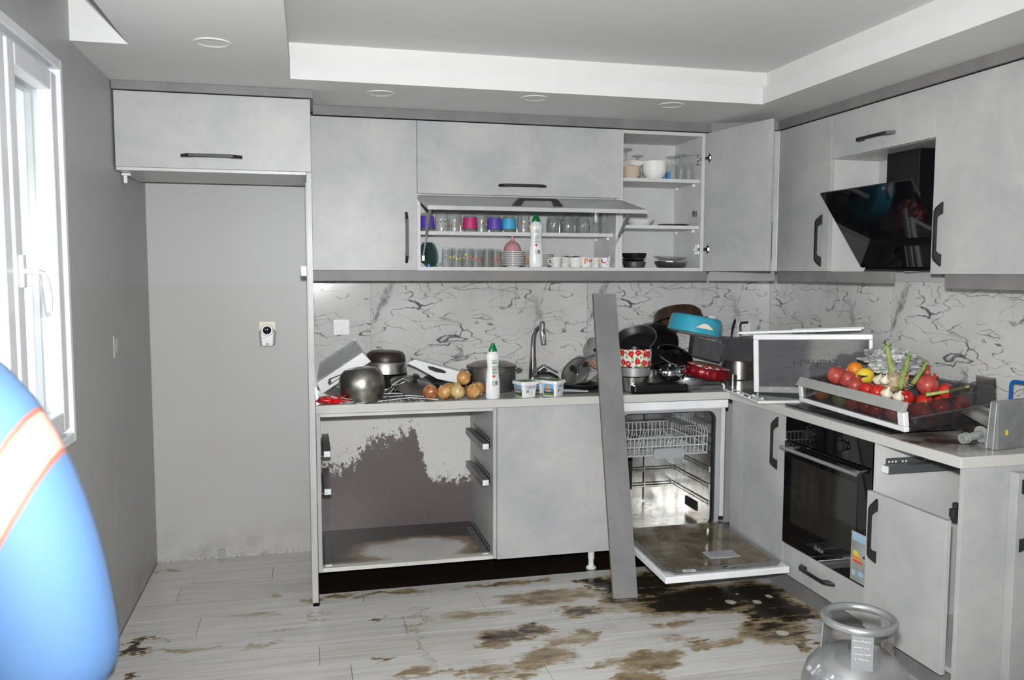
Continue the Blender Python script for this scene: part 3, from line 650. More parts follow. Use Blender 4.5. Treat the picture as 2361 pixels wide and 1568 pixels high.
# worktop
m, t, b = mat('worktop', (0.54, 0.53, 0.50), 0.16)
p = t.pos(); n = t.noise(p, 5, 5, 0.65); dirt = t.ramp(n, [(0.5, 0.0), (0.72, 0.5)])
d1 = t.vmath('LENGTH', t.mapping(t.vmath('ADD', p, t.vmath('MULTIPLY', t.vmath('SUBTRACT', t.noise(p, 9, 4, out=1), (0.5, 0.5, 0.5)), (0.2, 0.2, 0))), (2.97, -1.95, 0.87), (0, 0, 0), (0.20, 0.19, 50.0), 'TEXTURE'))
zz = t.new('ShaderNodeSeparateXYZ'); t.put(zz.inputs[0], p)
brown = t.math('MULTIPLY', t.math('SUBTRACT', 1.0, t.sstep(d1, 0.4, 1.2)), t.sstep(zz.outputs[2], ZC-0.004, ZC-0.001))
base = t.mix(t.noise(p, 160, 2), (0.48, 0.475, 0.455), (0.57, 0.565, 0.545)); base = t.mix(t.math('MULTIPLY', dirt, t.sstep(zz.outputs[2], ZC-0.004, ZC-0.001)), base, (0.30, 0.26, 0.20))
t.put(b.inputs['Base Color'], t.mix(t.math('MULTIPLY', brown, t.ramp(t.noise(p, 12, 4), [(0.3, 0.3), (0.6, 1.0)])), base, (0.06, 0.028, 0.012)))
o = thing('worktop', 'long L-shaped white stone worktop covered with crockery', 'worktop', (1.8, -0.3, ZC-TC))
MB().prism([(XP1+0.002, -0.0095), (XP1+0.002, YC), (XC, YC), (XC, YE), (W-0.0095, YE), (W-0.0095, -0.0095)], 'z', ZC-TC, ZC).build('slab', 'worktop', o, world=True, bevel=0.003)

# peeling back board of the drawer unit
m, t, b = mat('peeling_board', (0.6, 0.6, 0.57), 0.35)
p = t.pos(); zx = t.new('ShaderNodeSeparateXYZ'); t.put(zx.inputs[0], p)
u = t.math('SUBTRACT', zx.outputs[0], XP1); z = zx.outputs[2]
n1 = t.noise(p, 6.0, 8, 0.72); n2 = t.noise(t.mapping(p, rot=(0, R(20), 0), scale=(42, 1, 30)), 1.0, 5, 0.75)
hgt = t.ramp(u, [(0.0, 0.40), (0.06, 0.47), (0.20, 0.48), (0.26, 0.55), (0.42, 0.62), (0.52, 0.64), (0.56, 0.50), (0.60, 0.36), (0.72, 0.34), (0.80, 0.36)])
e = t.math('SUBTRACT', t.math('ADD', hgt, t.math('MULTIPLY', t.math('SUBTRACT', n1, 0.5), 0.38)), z)
e = t.math('ADD', e, t.math('MULTIPLY', t.math('SUBTRACT', n2, 0.5), 0.30))
peel = t.sstep(e, 0.0, 0.012)
spk = t.math('MULTIPLY', t.sstep(t.math('ADD', t.math('MULTIPLY', n2, 1.0), t.math('MULTIPLY', e, 0.55)), 0.60, 0.63), 1.0)
spk2 = t.sstep(t.math('SUBTRACT', t.noise(t.mapping(p, rot=(0, R(20), 0), scale=(150, 1, 90)), 1.0, 3), t.math('MULTIPLY', e, -0.18)), 0.60, 0.66)
bare = t.math('MAXIMUM', peel, t.math('MAXIMUM', spk, t.math('MULTIPLY', spk2, 0.6)))
wht = t.mix(t.noise(p, 3, 3), (0.60, 0.595, 0.56), (0.68, 0.675, 0.65))
t.put(b.inputs['Base Color'], t.mix(bare, wht, t.mix(t.noise(p, 30, 4), (0.105, 0.085, 0.085), (0.15, 0.125, 0.122))))
t.put(b.inputs['Normal'], t.bump(t.math('SUBTRACT', 1.0, bare), 0.3, 0.0015))
# stained bottom board
m, t, b = mat('stained_board', (0.6, 0.6, 0.57), 0.25)
p = t.pos()
q = t.vmath('ADD', p, t.vmath('MULTIPLY', t.vmath('SUBTRACT', t.noise(p, 5, 5, 0.65, out=1), (0.5, 0.5, 0.5)), (0.25, 0.2, 0)))
dd = t.vmath('LENGTH', t.mapping(q, (1.27, -0.42, ZK), (0, 0, 0), (0.36, 0.20, 9), 'TEXTURE'))
st = t.sstep(dd, 0.45, 1.15)
fr = t.new('ShaderNodeSeparateXYZ'); t.put(fr.inputs[0], p); edge = t.sstep(fr.outputs[1], YB+0.02, YB+0.09)
st = t.math('MULTIPLY', st, edge)
c_ = t.mix(t.ramp(t.noise(p, 4, 5, 0.65), [(0.45, 0.0), (0.7, 0.5)]), (0.62, 0.61, 0.575), (0.42, 0.37, 0.29))
c_ = t.mix(t.sstep(st, 0.05, 0.5), c_, (0.24, 0.185, 0.115)); t.put(b.inputs['Base Color'], t.mix(t.sstep(st, 0.5, 1.0), c_, (0.035, 0.025, 0.018)))

# drawer unit without its drawers
o = thing('drawer_cabinet', 'emptied base cabinet with bare drawer runners and peeling back board', 'cabinet', ((XP1+X6)/2, -0.3, ZK))
x0, x1, zt = XP1+0.003, X6-0.001, ZC-TC-0.001
for a_ in (x0, x1-0.018): MB().box(a_, a_+0.018, YB, -0.02, ZK, zt).build('side_panel', 'concrete_light', o, world=True, bevel=0.001)
MB().box(x0+0.0185, x1-0.0185, YB, -0.03, ZK, ZK+0.018).build('bottom_board', 'stained_board', o, world=True, bevel=0.001)
MB().box(x0+0.0185, x1-0.0185, -0.03, -0.022, ZK+0.0185, zt).build('back_board', 'peeling_board', o, world=True)
MB().box(x0+0.0185, x1-0.0185, YB+0.006, YB+0.10, zt-0.018, zt).build('front_rail', 'white_board', o, world=True)
def runner(parent, xs, sgn, z, y0, y1, tall=0.05):
    """full-extension drawer runner: perforated wall bracket and the runner channel beside it"""
    r_ = MB().box(xs, xs+sgn*0.002, y0+0.02, y1, z, z+tall).box(xs+sgn*0.002, xs+sgn*0.012, y0+0.02, y1, z, z+0.004).build('runner_bracket', 'zinc', parent, world=True)
    MB().box(xs+sgn*0.012, xs+sgn*0.046, y0, y1-0.02, z, z+0.030).build('runner_channel', 'zinc', r_, world=True, bevel=0.002)
    MB().box(xs+sgn*0.014, xs+sgn*0.044, y0-0.006, y0-0.0005, z+0.002, z+0.028).box(xs+sgn*0.020, xs+sgn*0.030, y0-0.018, y0-0.006, z+0.006, z+0.016).build('runner_clip', 'white_plastic', r_, world=True, bevel=0.001)
    h_ = MB()
    for k in range(9):
        yy = y0+0.05+k*(y1-y0-0.1)/8
        for zz_ in (0.012, 0.030): h_.box(xs+sgn*0.002, xs+sgn*0.0028, yy-0.003, yy+0.003, z+zz_, z+zz_+0.006)
    h_.build('perforation', 'paper', r_, world=True, kind='stuff')
for py in (1025, 1108, 1275):
    z = at(1110, py, 'y', -0.55).z-0.022
    runner(o, x1-0.0185, -1, z, -0.57, -0.12)
    runner(o, x0+0.0185, 1, z, -0.57, -0.12)
# closed base cabinet right of it
o = thing('base_cabinet', 'closed base cabinet with plain handleless door behind the leaning plank', 'cabinet', ((X6+X7)/2, -0.3, 0))
carcass(o, X6+0.001, X7-0.001, YB+DT+0.001, -0.02, ZK, zt)
door(o, X6+g, X7-g, YB, YB+DT, ZK-0.004, zt-0.002)
lg = at(1363, 1305, 'z', 0.0)
for x, y in ((lg.x, -0.56), (X6+0.08, -0.10), (lg.x, -0.10)):
    MB().lathe([(0, -0.0115), (0.026, -0.0115), (0.026, -0.004), (0.015, 0.004), (0.013, 0.03), (0.017, 0.04), (0.017, ZK-0.0005), (0, ZK-0.0005)], 18, 0, T(x, y, 0)).build('leg', 'white_plastic', o, world=True, smooth=35)
for x, y in ((XP1+0.1, -0.10), (X6-0.08, -0.10)):
    MB().lathe([(0, -0.0115), (0.026, -0.0115), (0.026, -0.004), (0.015, 0.004), (0.013, 0.03), (0.017, 0.04), (0.017, ZK-0.0005), (0, ZK-0.0005)], 18, 0, T(x, y, 0)).build('leg', 'white_plastic', bpy.data.objects['drawer_cabinet'], world=True, smooth=35)
# leaning plank (the loose plinth board)
a = at(1443, 1380, 'z', 0.0); tp = at(1394, 677, 'y', -0.632)
zl = (tp-Vector((a.x, a.y, 0)))
yb = at(1443, 1380, 'z', 0.0).y
bot = Vector((a.x, yb, 0.001)); ax_ = (Vector((tp.x, YC-0.012, 0))-bot); 
top = Vector((at(1394, 677, 'y', -0.55).x, -0.55, at(1394, 677, 'y', -0.55).z))
zd = (top-bot).normalized(); xd = Vector((1, -0.03, 0)); xd = (xd-zd*xd.dot(zd)).normalized(); yd = zd.cross(xd)
PM = Matrix(((xd.x, yd.x, zd.x, bot.x), (xd.y, yd.y, zd.y, bot.y), (xd.z, yd.z, zd.z, bot.z), (0, 0, 0, 1)))
pk = tag(link('leaning_plank', None, None, PM), 'long grey plinth board leaning against the worktop edge', 'plank')
pk['label'] = 'long grey concrete-look board leaning upright against the worktop edge'
MB().box(-0.058, 0.058, 0.0, 0.016, 0.0, (top-bot).length).build('board', 'concrete_dark', pk, bevel=0.001)
MB().box(-0.0595, -0.0582, 0.0005, 0.0155, 0.001, (top-bot).length-0.001).build('edge_band', 'board_brown', pk)

# right run: corner door, oven housing, drawer cabinet, end cabinet
zt = ZC-TC-0.001
o = thing('corner_base_cabinet', 'closed corner base cabinet with vertical handle left of the oven', 'cabinet', (3.1, -0.9, ZK))
carcass(o, XB+DT+0.001, W-0.01, -1.131, YB-0.04, ZK+0.02, zt, 'x')
d = door(o, XB, XB+DT, -1.131, -0.745, ZK+0.02, zt-0.002)
MB().box(XB+0.001, XB+DT, -0.742, YB-0.026, ZK+0.02, zt-0.001).build('filler', 'concrete_light', o, world=True)
handle(d, at(1792, 1022, 'x', XB), (0, 0, 1), (-1, 0, 0))
YO0, YO1, ZO0, ZO1 = -1.1335, -1.7345, 0.256, 0.832
o = thing('oven_cabinet', 'oven housing with a low drawer front below the black oven', 'cabinet', (3.1, -1.43, ZK))
MB().box(XB+0.03, W-0.02, YO0-0.018, YO0, ZK+0.02, zt).box(XB+0.03, W-0.02, YO1, YO1+0.018, ZK+0.02, zt).box(XB+0.03, W-0.02, YO1+0.018, YO0-0.018, ZO0-0.022, ZO0-0.004).build('carcass', 'white_board', o, world=True)
d = door(o, XB, XB+DT, YO1+g, YO0-g, ZK+0.02, ZO0-0.006, 'drawer_front')
handle(d, at(1885, 1326, 'x', XB), (0, 1, 0), (-1, 0, 0))
struct('baseboard_right', MB().box(XB+0.05, XB+0.066, YE+0.03, YB-0.03, 0.0005, ZK+0.018), 'concrete_dark')
# oven
o = thing('oven', 'black built-in glass oven with steel bar handle and energy label', 'oven', (3.0, (YO0+YO1)/2, ZO0))
MB().box(XB+0.012, W-0.08, YO1+0.020, YO0-0.020, ZO0, ZO1-0.004).build('body', 'black_enamel', o, world=True)
MB().box(XB-0.004, XB+0.011, YO1+0.003, YO0-0.003, 0.728, ZO1).build('control_panel', 'black_gloss', o, world=True, bevel=0.001)
dr = MB().box(XB-0.008, XB+0.011, YO1+0.003, YO0-0.003, ZO0+0.002, 0.723).build('door', 'black_gloss', o, world=True, bevel=0.001)
simple('oven_window', (0.018, 0.017, 0.014), 0.06)
MB().box(XB-0.0095, XB-0.0082, YO1+0.075, YO0-0.065, ZO0+0.11, 0.655).build('glass_window', 'oven_window', dr, world=True)
hz_ = 0.700; hb = MB().tube([(XB-0.048, YO0-0.035, hz_), (XB-0.048, YO1+0.035, hz_)], 0.0085, 12)
hd = hb.build('handle', 'aluminium', dr, world=True, smooth=40)
for y in (YO0-0.07, YO1+0.07): MB().box(XB-0.048, XB-0.008, y-0.008, y+0.008, hz_-0.006, hz_+0.006).build('handle_post', 'aluminium', dr, world=True, bevel=0.002)
for px, py in ((1868, 1000), (1945, 1027)):
    c = at(px, py, 'x', XB-0.004)
    k = MB().lathe([(0, 0), (0.022, 0), (0.020, 0.018), (0, 0.019)], 24, 0, T(c) @ Ry(-90)).build('knob', 'black_plastic', o, world=True, smooth=40)
    dots = MB()
    for q in range(8):
        a_ = q*math.pi/4; dots.cbox((c.x-0.0004, c.y+0.033*math.cos(a_), c.z+0.033*math.sin(a_)), (0.0008, 0.003, 0.003))
    dots.build('dial_marks', 'ink_grey', k, world=True, kind='stuff')
MB().text('Beko', 0.030, 0.001, T(XB-0.0088, at(1892, 1267, 'x', XB).y, at(1892, 1267, 'x', XB).z) @ Rz(-90) @ Rx(90)).build('badge', 'aluminium', dr, world=True)
# energy label sheet on the oven door
e0 = at(1963, 1243, 'x', XB-0.0088); e1 = at(1998, 1352, 'x', XB-0.0088)
lb = MB().box(XB-0.0100, XB-0.0085, YO1+0.006, YO1+0.100, ZO0+0.008, ZO0+0.205).build('energy_label', 'milky_plastic', dr, world=True)
MB().box(XB-0.0112, XB-0.0101, YO1+0.006, YO1+0.092, ZO0+0.17, ZO0+0.203).box(XB-0.0112, XB-0.0101, YO1+0.070, YO1+0.090, ZO0+0.03, ZO0+0.05).box(XB-0.0112, XB-0.0101, YO1+0.02, YO1+0.05, ZO0+0.035, ZO0+0.055).build('blue_print', 'ink_pale_blue', lb, world=True)
for k, (mt, ln) in enumerate((('ink_green', 0.02), ('ink_yellow', 0.028), ('ink_yellow', 0.036), ('ink_orange', 0.044), ('ink_orange', 0.050), ('ink_red', 0.056))):
    zc = ZO0+0.130-k*0.009; yl = YO1+0.085
    MB().prism([(yl, zc), (yl, zc+0.0075), (yl-ln, zc+0.0075), (yl-ln-0.005, zc+0.0037), (yl-ln, zc)], 'x', XB-0.0112, XB-0.0101).build('energy_bar', mt, lb, world=True)
MB().box(XB-0.0112, XB-0.0101, YO1+0.014, YO1+0.024, ZO0+0.112, ZO0+0.122).build('class_arrow', 'ink_black', lb, world=True)
# base cabinet missing its top drawer
o = thing('open_drawer_cabinet', 'base cabinet missing its top drawer, door with vertical handle right of the oven', 'cabinet', (3.1, -1.95, ZK))
YQ0, YQ1 = -1.7365, -2.170
MB().box(XB+0.004, W-0.02, YQ0-0.018, YQ0, ZK+0.02, zt).build('side_panel', 'white_board', o, world=True)
MB().box(XB+0.022, W-0.02, YQ1, YQ1+0.018, ZK+0.02, zt).build('side_panel', 'white_board', o, world=True)
MB().box(W-0.03, W-0.0205, YQ1+0.019, YQ0-0.019, ZK+0.02, zt).build('back_board', 'white_board', o, world=True)
MB().box(XB+0.022, W-0.031, YQ1+0.0185, YQ0-0.0185, ZK+0.02, ZK+0.038).build('bottom_board', 'white_board', o, world=True)
d = door(o, XB-0.022, XB-0.003, -2.150, YQ0-g, ZK+0.02, 0.648)
handle(d, at(2020, 1225, 'x', XB-0.022), (0, 0, 1), (-1, 0, 0))
def runner_x(parent, ys, sgn, z, x0, x1, tall=0.05):
    r_ = MB().box(x0+0.02, x1, ys, ys+sgn*0.002, z, z+tall).box(x0+0.02, x1, ys+sgn*0.002, ys+sgn*0.012, z, z+0.004).build('runner_bracket', 'zinc', parent, world=True)
    MB().box(x0, x1-0.02, ys+sgn*0.012, ys+sgn*0.046, z, z+0.030).build('runner_channel', 'zinc', r_, world=True, bevel=0.002)
    MB().box(x0-0.006, x0-0.0005, ys+sgn*0.014, ys+sgn*0.044, z+0.002, z+0.028).build('runner_clip', 'white_plastic', r_, world=True)
    h_ = MB()
    for xx in (0.03, 0.045, 0.06, 0.09, 0.105, 0.19, 0.205, 0.22, 0.32, 0.335, 0.35, 0.40):
        for zz_ in (0.012, 0.032): h_.box(x0+xx, x0+xx+0.007, ys+sgn*0.002, ys+sgn*0.0028, z+zz_, z+zz_+0.007)
    h_.build('perforation', 'paper', r_, world=True, kind='stuff')
runner_x(o, YQ0-0.0185, -1, 0.722, XB+0.02, XB+0.48)
MB().box(XB+0.002, XB+0.045, YQ1+0.019, YQ1+0.042, 0.655, 0.685).box(XB+0.010, XB+0.030, YQ1+0.022, YQ1+0.038, 0.686, 0.705).build('hinge', 'dark_rubber', o, world=True, bevel=0.004)
# end of the run facing the room
o = thing('end_cabinet', 'end cabinet facing the room at the right edge, with vertical handle', 'cabinet', (3.15, YE+0.03, 0))
MB().box(XB+0.001, W-0.0095, YE+0.006, YE+0.023, 0.001, zt).build('end_panel', 'concrete_light', o, world=True, bevel=0.001)
d = MB().box(3.036, W-0.012, YE-0.030, YE+0.0055, 0.05, 0.815).build('door', 'concrete_light', o, world=True, bevel=0.002)
handle(d, (3.058, YE-0.030, at(2355, 1190, 'y', YE-0.03).z), (0, 0, 1), (0, -1, 0))
# ------------------------------------------------------------------ dishwasher
m, t, b = mat('tub_steel', (0.50, 0.50, 0.49), 0.2, 1.0)
p = t.pos(); n = t.noise(p, 40, 4, 0.7); n2 = t.noise(t.mapping(p, scale=(20, 20, 3)), 1.0, 4)
t.put(b.inputs['Base Color'], t.mix(t.ramp(t.noise(p, 9, 5, 0.7), [(0.45, 0.0), (0.7, 0.7)]), (0.52, 0.52, 0.51), (0.22, 0.19, 0.15)))
t.put(b.inputs['Roughness'], t.math('MULTIPLY_ADD', n2, 0.3, 0.10)); t.put(b.inputs['Normal'], t.bump(n, 0.25, 0.002))
m, t, b = mat('muddy_door', (0.16, 0.12, 0.07), 0.10, 0.0, 0.6)
p = t.pos(); t.put(b.inputs['Base Color'], t.mix(t.ramp(t.noise(p, 8, 5, 0.7), [(0.42, 0.0), (0.68, 1.0)]), (0.085, 0.062, 0.034), (0.21, 0.175, 0.12)))
X0, X9 = 2.2345, 2.8305
o = thing('dishwasher', 'open dishwasher with lowered muddy door, steel tub and wire basket', 'dishwasher', (2.53, -0.3, ZK))
ZW0, ZW1 = 0.10, 0.790
# outer shell and front frame
MB().box(X0, X0+0.010, -0.60, -0.04, ZW0, ZW1).box(X9-0.022, X9, -0.606, -0.04, 0.222, ZW1).box(X0, X9, -0.05, -0.04, ZW0, ZW1).box(X0+0.0105, X9-0.0225, -0.60, -0.051, ZW1-0.008, ZW1).box(X0+0.0105, X9-0.0225, -0.55, -0.051, ZW0, ZW0+0.05).build('shell', 'white_board', o, world=True, bevel=0.001)
MB().box(X0, X9+0.004, -0.628, -0.585, ZW1+0.001, ZC-TC-0.002).build('top_trim', 'white_plastic', o, world=True, bevel=0.003)
tx0, tx1, tz0, tz1, ty0, ty1 = X0+0.040, X9-0.058, 0.172, 0.766, -0.585, -0.075
# grey rim round the opening with rounded corners
def rrect(x0, x1, z0, z1, r, n=6):
    pts = []
    for cx, cz, a0 in ((x1-r, z1-r, 0), (x0+r, z1-r, 90), (x0+r, z0+r, 180), (x1-r, z0+r, 270)):
        for k in range(n+1): a_ = R(a0+90*k/n); pts.append((cx+r*math.cos(a_), cz+r*math.sin(a_)))
    return pts
def frame(poly_o, poly_i, y0, y1):
    b_ = MB(); n = len(poly_o)
    v = [(u, y0, q) for u, q in poly_o]+[(u, y0, q) for u, q in poly_i]+[(u, y1, q) for u, q in poly_o]+[(u, y1, q) for u, q in poly_i]
    f = []
    for i in range(n):
        j = (i+1) % n; f += [(i, j, n+j, n+i), (2*n+i, 3*n+i, 3*n+j, 2*n+j), (i, 2*n+i, 2*n+j, j), (n+i, n+j, 3*n+j, 3*n+i)]
    return b_.add(v, f)
n_ = 6
frame(rrect(X0+0.012, X9-0.024, 0.150, ZW1-0.009, 0.004), rrect(tx0-0.008, tx1+0.012, tz0-0.008, tz1+0.006, 0.045), -0.597, -0.57).build('rim', 'grey_plastic', o, world=True)
frame(rrect(tx0-0.008, tx1+0.012, tz0-0.008, tz1+0.006, 0.045), rrect(tx0, tx1+0.002, tz0, tz1, 0.040), -0.590, -0.565).build('gasket', 'dark_rubber', o, world=True)
tub = MB().box(tx0-0.004, tx0, ty0+0.02, ty1, tz0, tz1).box(tx1+0.002, tx1+0.006, ty0+0.02, ty1, tz0, tz1).box(tx0, tx1+0.002, ty1, ty1+0.004, tz0, tz1).box(tx0, tx1+0.002, ty0+0.02, ty1, tz0-0.004, tz0).box(tx0, tx1+0.002, ty0+0.02, ty1, tz1, tz1+0.004).build('tub', 'tub_steel', o, world=True)
rb = MB()
for z in (0.27, 0.285, 0.36, 0.375, 0.45, 0.465):   # pressed ribs sloping along the side and back walls
    for xs, sg in ((tx0, 1), (tx1+0.002, -1)):
        rb.tube([(xs+sg*0.003, ty0+0.03, z), (xs+sg*0.003, ty1-0.004, z)], 0.007, 6)
    rb.tube([(tx0+0.004, ty1-0.003, z-0.01), (tx1-0.004, ty1-0.003, z-0.01)], 0.007, 6)
for x in (tx0+0.10, tx0+0.13, tx1-0.16): rb.tube([(x, ty1-0.003, tz0+0.01), (x, ty1-0.003, tz1-0.05)], 0.008, 6)
rb.build('ribs', 'tub_steel', tub, world=True, smooth=40, kind='stuff')
MB().box(tx1-0.004, tx1+0.0015, -0.42, -0.28, 0.20, 0.25).build('vent', 'dark_rubber', tub, world=True, bevel=0.003)
MB().tube([(tx0+0.25, ty1-0.01, 0.25), (tx0+0.25, ty1-0.02, 0.55), (tx0+0.25, ty1-0.10, 0.565)], 0.010, 8).build('water_pipe', 'dark_rubber', tub, world=True, smooth=40)
# upper basket of wires
rk = MB(); bx0, bx1, by0, by1, bz0, bz1 = tx0+0.015, tx1-0.012, ty0+0.035, ty1-0.03, 0.545, 0.655
r_ = 0.0034
for z in (bz0, bz0+0.045, bz1-0.02): rk.tube([(bx0, by0, z), (bx1, by0, z), (bx1, by1, z), (bx0, by1, z)], 0.0038, 6, True)
for k in range(21):
    x = bx0+(bx1-bx0)*k/20
    rk.tube([(x, by0, bz1-0.02), (x, by0+0.004, bz0), (x, by1-0.004, bz0), (x, by1, bz1-0.02)], r_*0.85, 5)
for k in range(15):
    y = by0+(by1-by0)*k/14
    rk.tube([(bx0, y, bz1), (bx0+0.004, y, bz0), (bx1-0.004, y, bz0), (bx1, y, bz1), (bx1-0.012, y, bz1+0.03)], r_*0.85, 5)
for xx in (bx0+0.10, bx0+0.17, bx0+0.27, bx0+0.34):
    for k in range(12): y = by0+0.02+(by1-by0-0.04)*k/11; rk.tube([(xx, y, bz0), (xx+0.012, y, bz0+0.065)], r_*0.8, 5)
bk = rk.build('wire_basket', 'wire', o, world=True, smooth=50, kind='stuff')
MB().prism(rrect(2.46, 2.63, bz0-0.018, bz0+0.036, 0.018), 'y', by0-0.014, by0-0.0035).build('basket_handle', 'grey_plastic', bk, world=True, bevel=0.002)
MB().tube([(2.50, -0.33, bz0-0.012), (2.62, -0.20, bz0-0.012)], 0.012, 8, flat=0.5).tube([(2.35, -0.50, bz0-0.012), (2.50, -0.33, bz0-0.012)], 0.012, 8, flat=0.5).build('spray_arm', 'grey_plastic', bk, world=True, smooth=50)
MB().box(bx0+0.004, bx0+0.07, by0+0.10, by1-0.06, bz1+0.01, bz1+0.014).build('cup_shelf', 'grey_plastic', bk, world=True)
MB().box(bx1-0.09, bx1-0.02, by0+0.09, by1-0.10, bz1+0.015, bz1+0.019).build('cup_shelf', 'grey_plastic', bk, world=True)
# lowered door
hz0, fz0 = 0.196, 0.176; yd0, yd1 = -0.600, -1.232
tilt = math.atan2(hz0-fz0, yd0-yd1)
DMx = T(X0, yd0, hz0) @ Matrix.Rotation(tilt, 4, 'X')    # local -y runs along the door, z up out of its inner face
Lx, Ly = X9-X0-0.002, yd0-yd1
dr = MB().box(0.0, Lx, -Ly, -0.012, -0.034, -0.004).build('door', 'white_plastic', o, M=DMx, bevel=0.004)
MB().prism([(0.012, -0.02), (Lx-0.012, -0.02), (Lx-0.012, -Ly+0.055), (Lx-0.05, -Ly+0.016), (0.05, -Ly+0.016), (0.012, -Ly+0.055)], 'z', -0.004, 0.004).build('inner_panel', 'tub_steel', dr, M=DMx, bevel=0.002)
MB().prism([(0.042, -0.03), (Lx-0.042, -0.03), (Lx-0.042, -Ly+0.085), (Lx-0.06, -Ly+0.066), (0.06, -Ly+0.066), (0.042, -Ly+0.085)], 'z', 0.0042, 0.006).build('muddy_water', 'muddy_door', dr, M=DMx)
MB().box(Lx*0.46, Lx*0.46+0.15, -Ly*0.80, -Ly*0.80+0.085, 0.0062, 0.012).build('detergent_dispenser', 'grey_plastic', dr, M=DMx, bevel=0.003)
MB().box(Lx*0.46+0.012, Lx*0.46+0.08, -Ly*0.80+0.012, -Ly*0.80+0.07, 0.0122, 0.0155).build('dispenser_lid', 'plug_grey', dr, M=DMx, bevel=0.002)
lt = MB().box(Lx*0.16, Lx*0.16+0.058, -Ly+0.021, -Ly+0.045, 0.0042, 0.0050).build('sticker', 'paper', dr, M=DMx)
MB().text('finish', 0.017, 0.0004, DMx @ T(Lx*0.16+0.029, -Ly+0.033, 0.0054)).build('sticker_print', 'ink_navy', lt, world=True)
MB().box(Lx*0.48, Lx*0.48+0.06, -Ly+0.022, -Ly+0.042, 0.0042, 0.0075).build('latch', 'chrome', dr, M=DMx, bevel=0.002)
for x, y in ((X9-0.08, -0.54), (X0+0.06, -0.54), (X9-0.08, -0.1), (X0+0.06, -0.1)):
    MB().lathe([(0, -0.0115), (0.022, -0.0115), (0.022, 0.0), (0.010, 0.006), (0.010, ZW0-0.0005), (0, ZW0-0.0005)], 14, 0, T(x, y, 0)).build('foot', 'white_plastic', o, world=True, smooth=35)

# ------------------------------------------------------------------ cooker hood
o = thing('cooker_hood', 'black angled-glass cooker hood with chimney under the short cabinet', 'cooker hood', (3.25, -1.31, 1.48))
MB().box(3.27, W-0.028, -1.412, -1.205, 1.62, ZH-0.0015).build('chimney', 'black_enamel', o, world=True, bevel=0.001)
MB().box(3.2695, 3.2699, -1.4115, -1.4105, 1.62, ZH-0.004).build('chimney_seam', 'grey_metal', o, world=True)
hy0, hy1 = -1.612, -1.010
gp = [(3.068, 1.838), (3.076, 1.844), (3.315, 1.512), (3.298, 1.500)]
gl = MB().prism(gp, 'y', hy0, hy1).build('glass_front', 'black_gloss', o, world=True, bevel=0.001)
MB().prism([(3.298, 1.483), (3.402, 1.483), (3.402, 1.62), (3.245, 1.625), (3.318, 1.515)], 'y', hy0+0.02, hy1-0.02).build('body', 'black_enamel', o, world=True, bevel=0.001)
MB().prism([(3.290, 1.512), (3.314, 1.516), (3.210, 1.660), (3.196, 1.651)], 'y', hy0+0.12, hy1-0.12).build('lower_flap', 'black_gloss', o, world=True)
MB().box(3.31, 3.36, -1.33, -1.29, 1.478, 1.4828).build('lamp', 'grey_plastic', o, world=True)

# ------------------------------------------------------------------ tap
tb = at(1212, 905, 'z', ZC); tx, ty = 1.935, -0.145
o = thing('kitchen_tap', 'tall chrome kitchen mixer tap with hanging spray head behind the tubs', 'tap', (tx, ty, ZC))
MB().lathe([(0, 0.0), (0.027, 0.0), (0.027, 0.006), (0.0235, 0.010), (0.0225, 0.05), (0.0205, 0.10), (0.017, 0.15), (0.015, 0.20), (0, 0.20)], 24).build('column', 'chrome', o, smooth=40)
MB().tube([(0, 0, 0.195), (0.0005, 0, 0.235), (0.004, -0.006, 0.27), (0.014, -0.02, 0.30), (0.030, -0.042, 0.318)], [0.015, 0.0145, 0.0142, 0.0135, 0.011], 16).build('spout', 'chrome', o, smooth=50)
MB().tube([(0.032, -0.052, 0.337), (0.034, -0.054, 0.332), (0.038, -0.058, 0.26), (0.042, -0.062, 0.222)], [0.012, 0.0165, 0.0165, 0.0145], 18).build('spray_head', 'chrome', o, smooth=50)
MB().tube([(0, -0.002, 0.045), (0.035, -0.02, 0.075), (0.058, -0.032, 0.098)], [0.024, 0.0225, 0.020], 16).build('lever_body', 'chrome', o, smooth=50)
MB().box(0.0, 0.085, -0.013, 0.013, 0.0, 0.007, 0, T(0.050, -0.034, 0.108) @ Rz(-15) @ Ry(28)).build('lever', 'chrome', o, bevel=0.003)

# ------------------------------------------------------------------ sockets
def socket(o):
    MB().box(-0.041, 0.041, -0.009, 0.0, -0.041, 0.041).build('plate', 'white_plastic', o, bevel=0.002)
    MB().box(-0.0275, 0.0275, -0.0115, -0.0092, -0.0275, 0.0275).build('insert', 'white_plastic', o, bevel=0.001)
    MB().lathe([(0.020, -0.0005), (0.020, 0.0015), (0.0185, 0.0015), (0.0175, 0.0004), (0, 0.0004)], 28, 0, T(0, -0.0116, 0) @ Rx(90)).build('cup', 'white_plastic', o, smooth=40)
    h_ = MB()
    for x in (-0.0095, 0.0095): h_.lathe([(0, 0), (0.0028, 0), (0.0028, 0.0004), (0, 0.0004)], 10, 0, T(x, -0.0122, 0) @ Rx(90))
    for z in (-0.018, 0.018): h_.cbox((0, -0.0136, z), (0.006, 0.001, 0.006))
    h_.build('contacts', 'grey_metal', o, kind='stuff')
c = at(787, 754, 'y', 0); o = thing('wall_socket', 'white square wall socket on the marble above the tilted clear bin', 'socket', (c.x, -0.0088, c.z)); socket(o)
c = at(1712, 760, 'y', 0); o = thing('wall_socket', 'white wall socket half hidden behind the upturned fridge drawer', 'socket', (c.x, -0.0088, c.z)); socket(o)
MB().tube([(-0.034, -0.03, -0.03), (-0.036, -0.03, 0.030), (-0.030, -0.028, 0.042), (0.012, -0.028, 0.044)], 0.007, 8).build('black_plug', 'black_plastic', o, smooth=50)
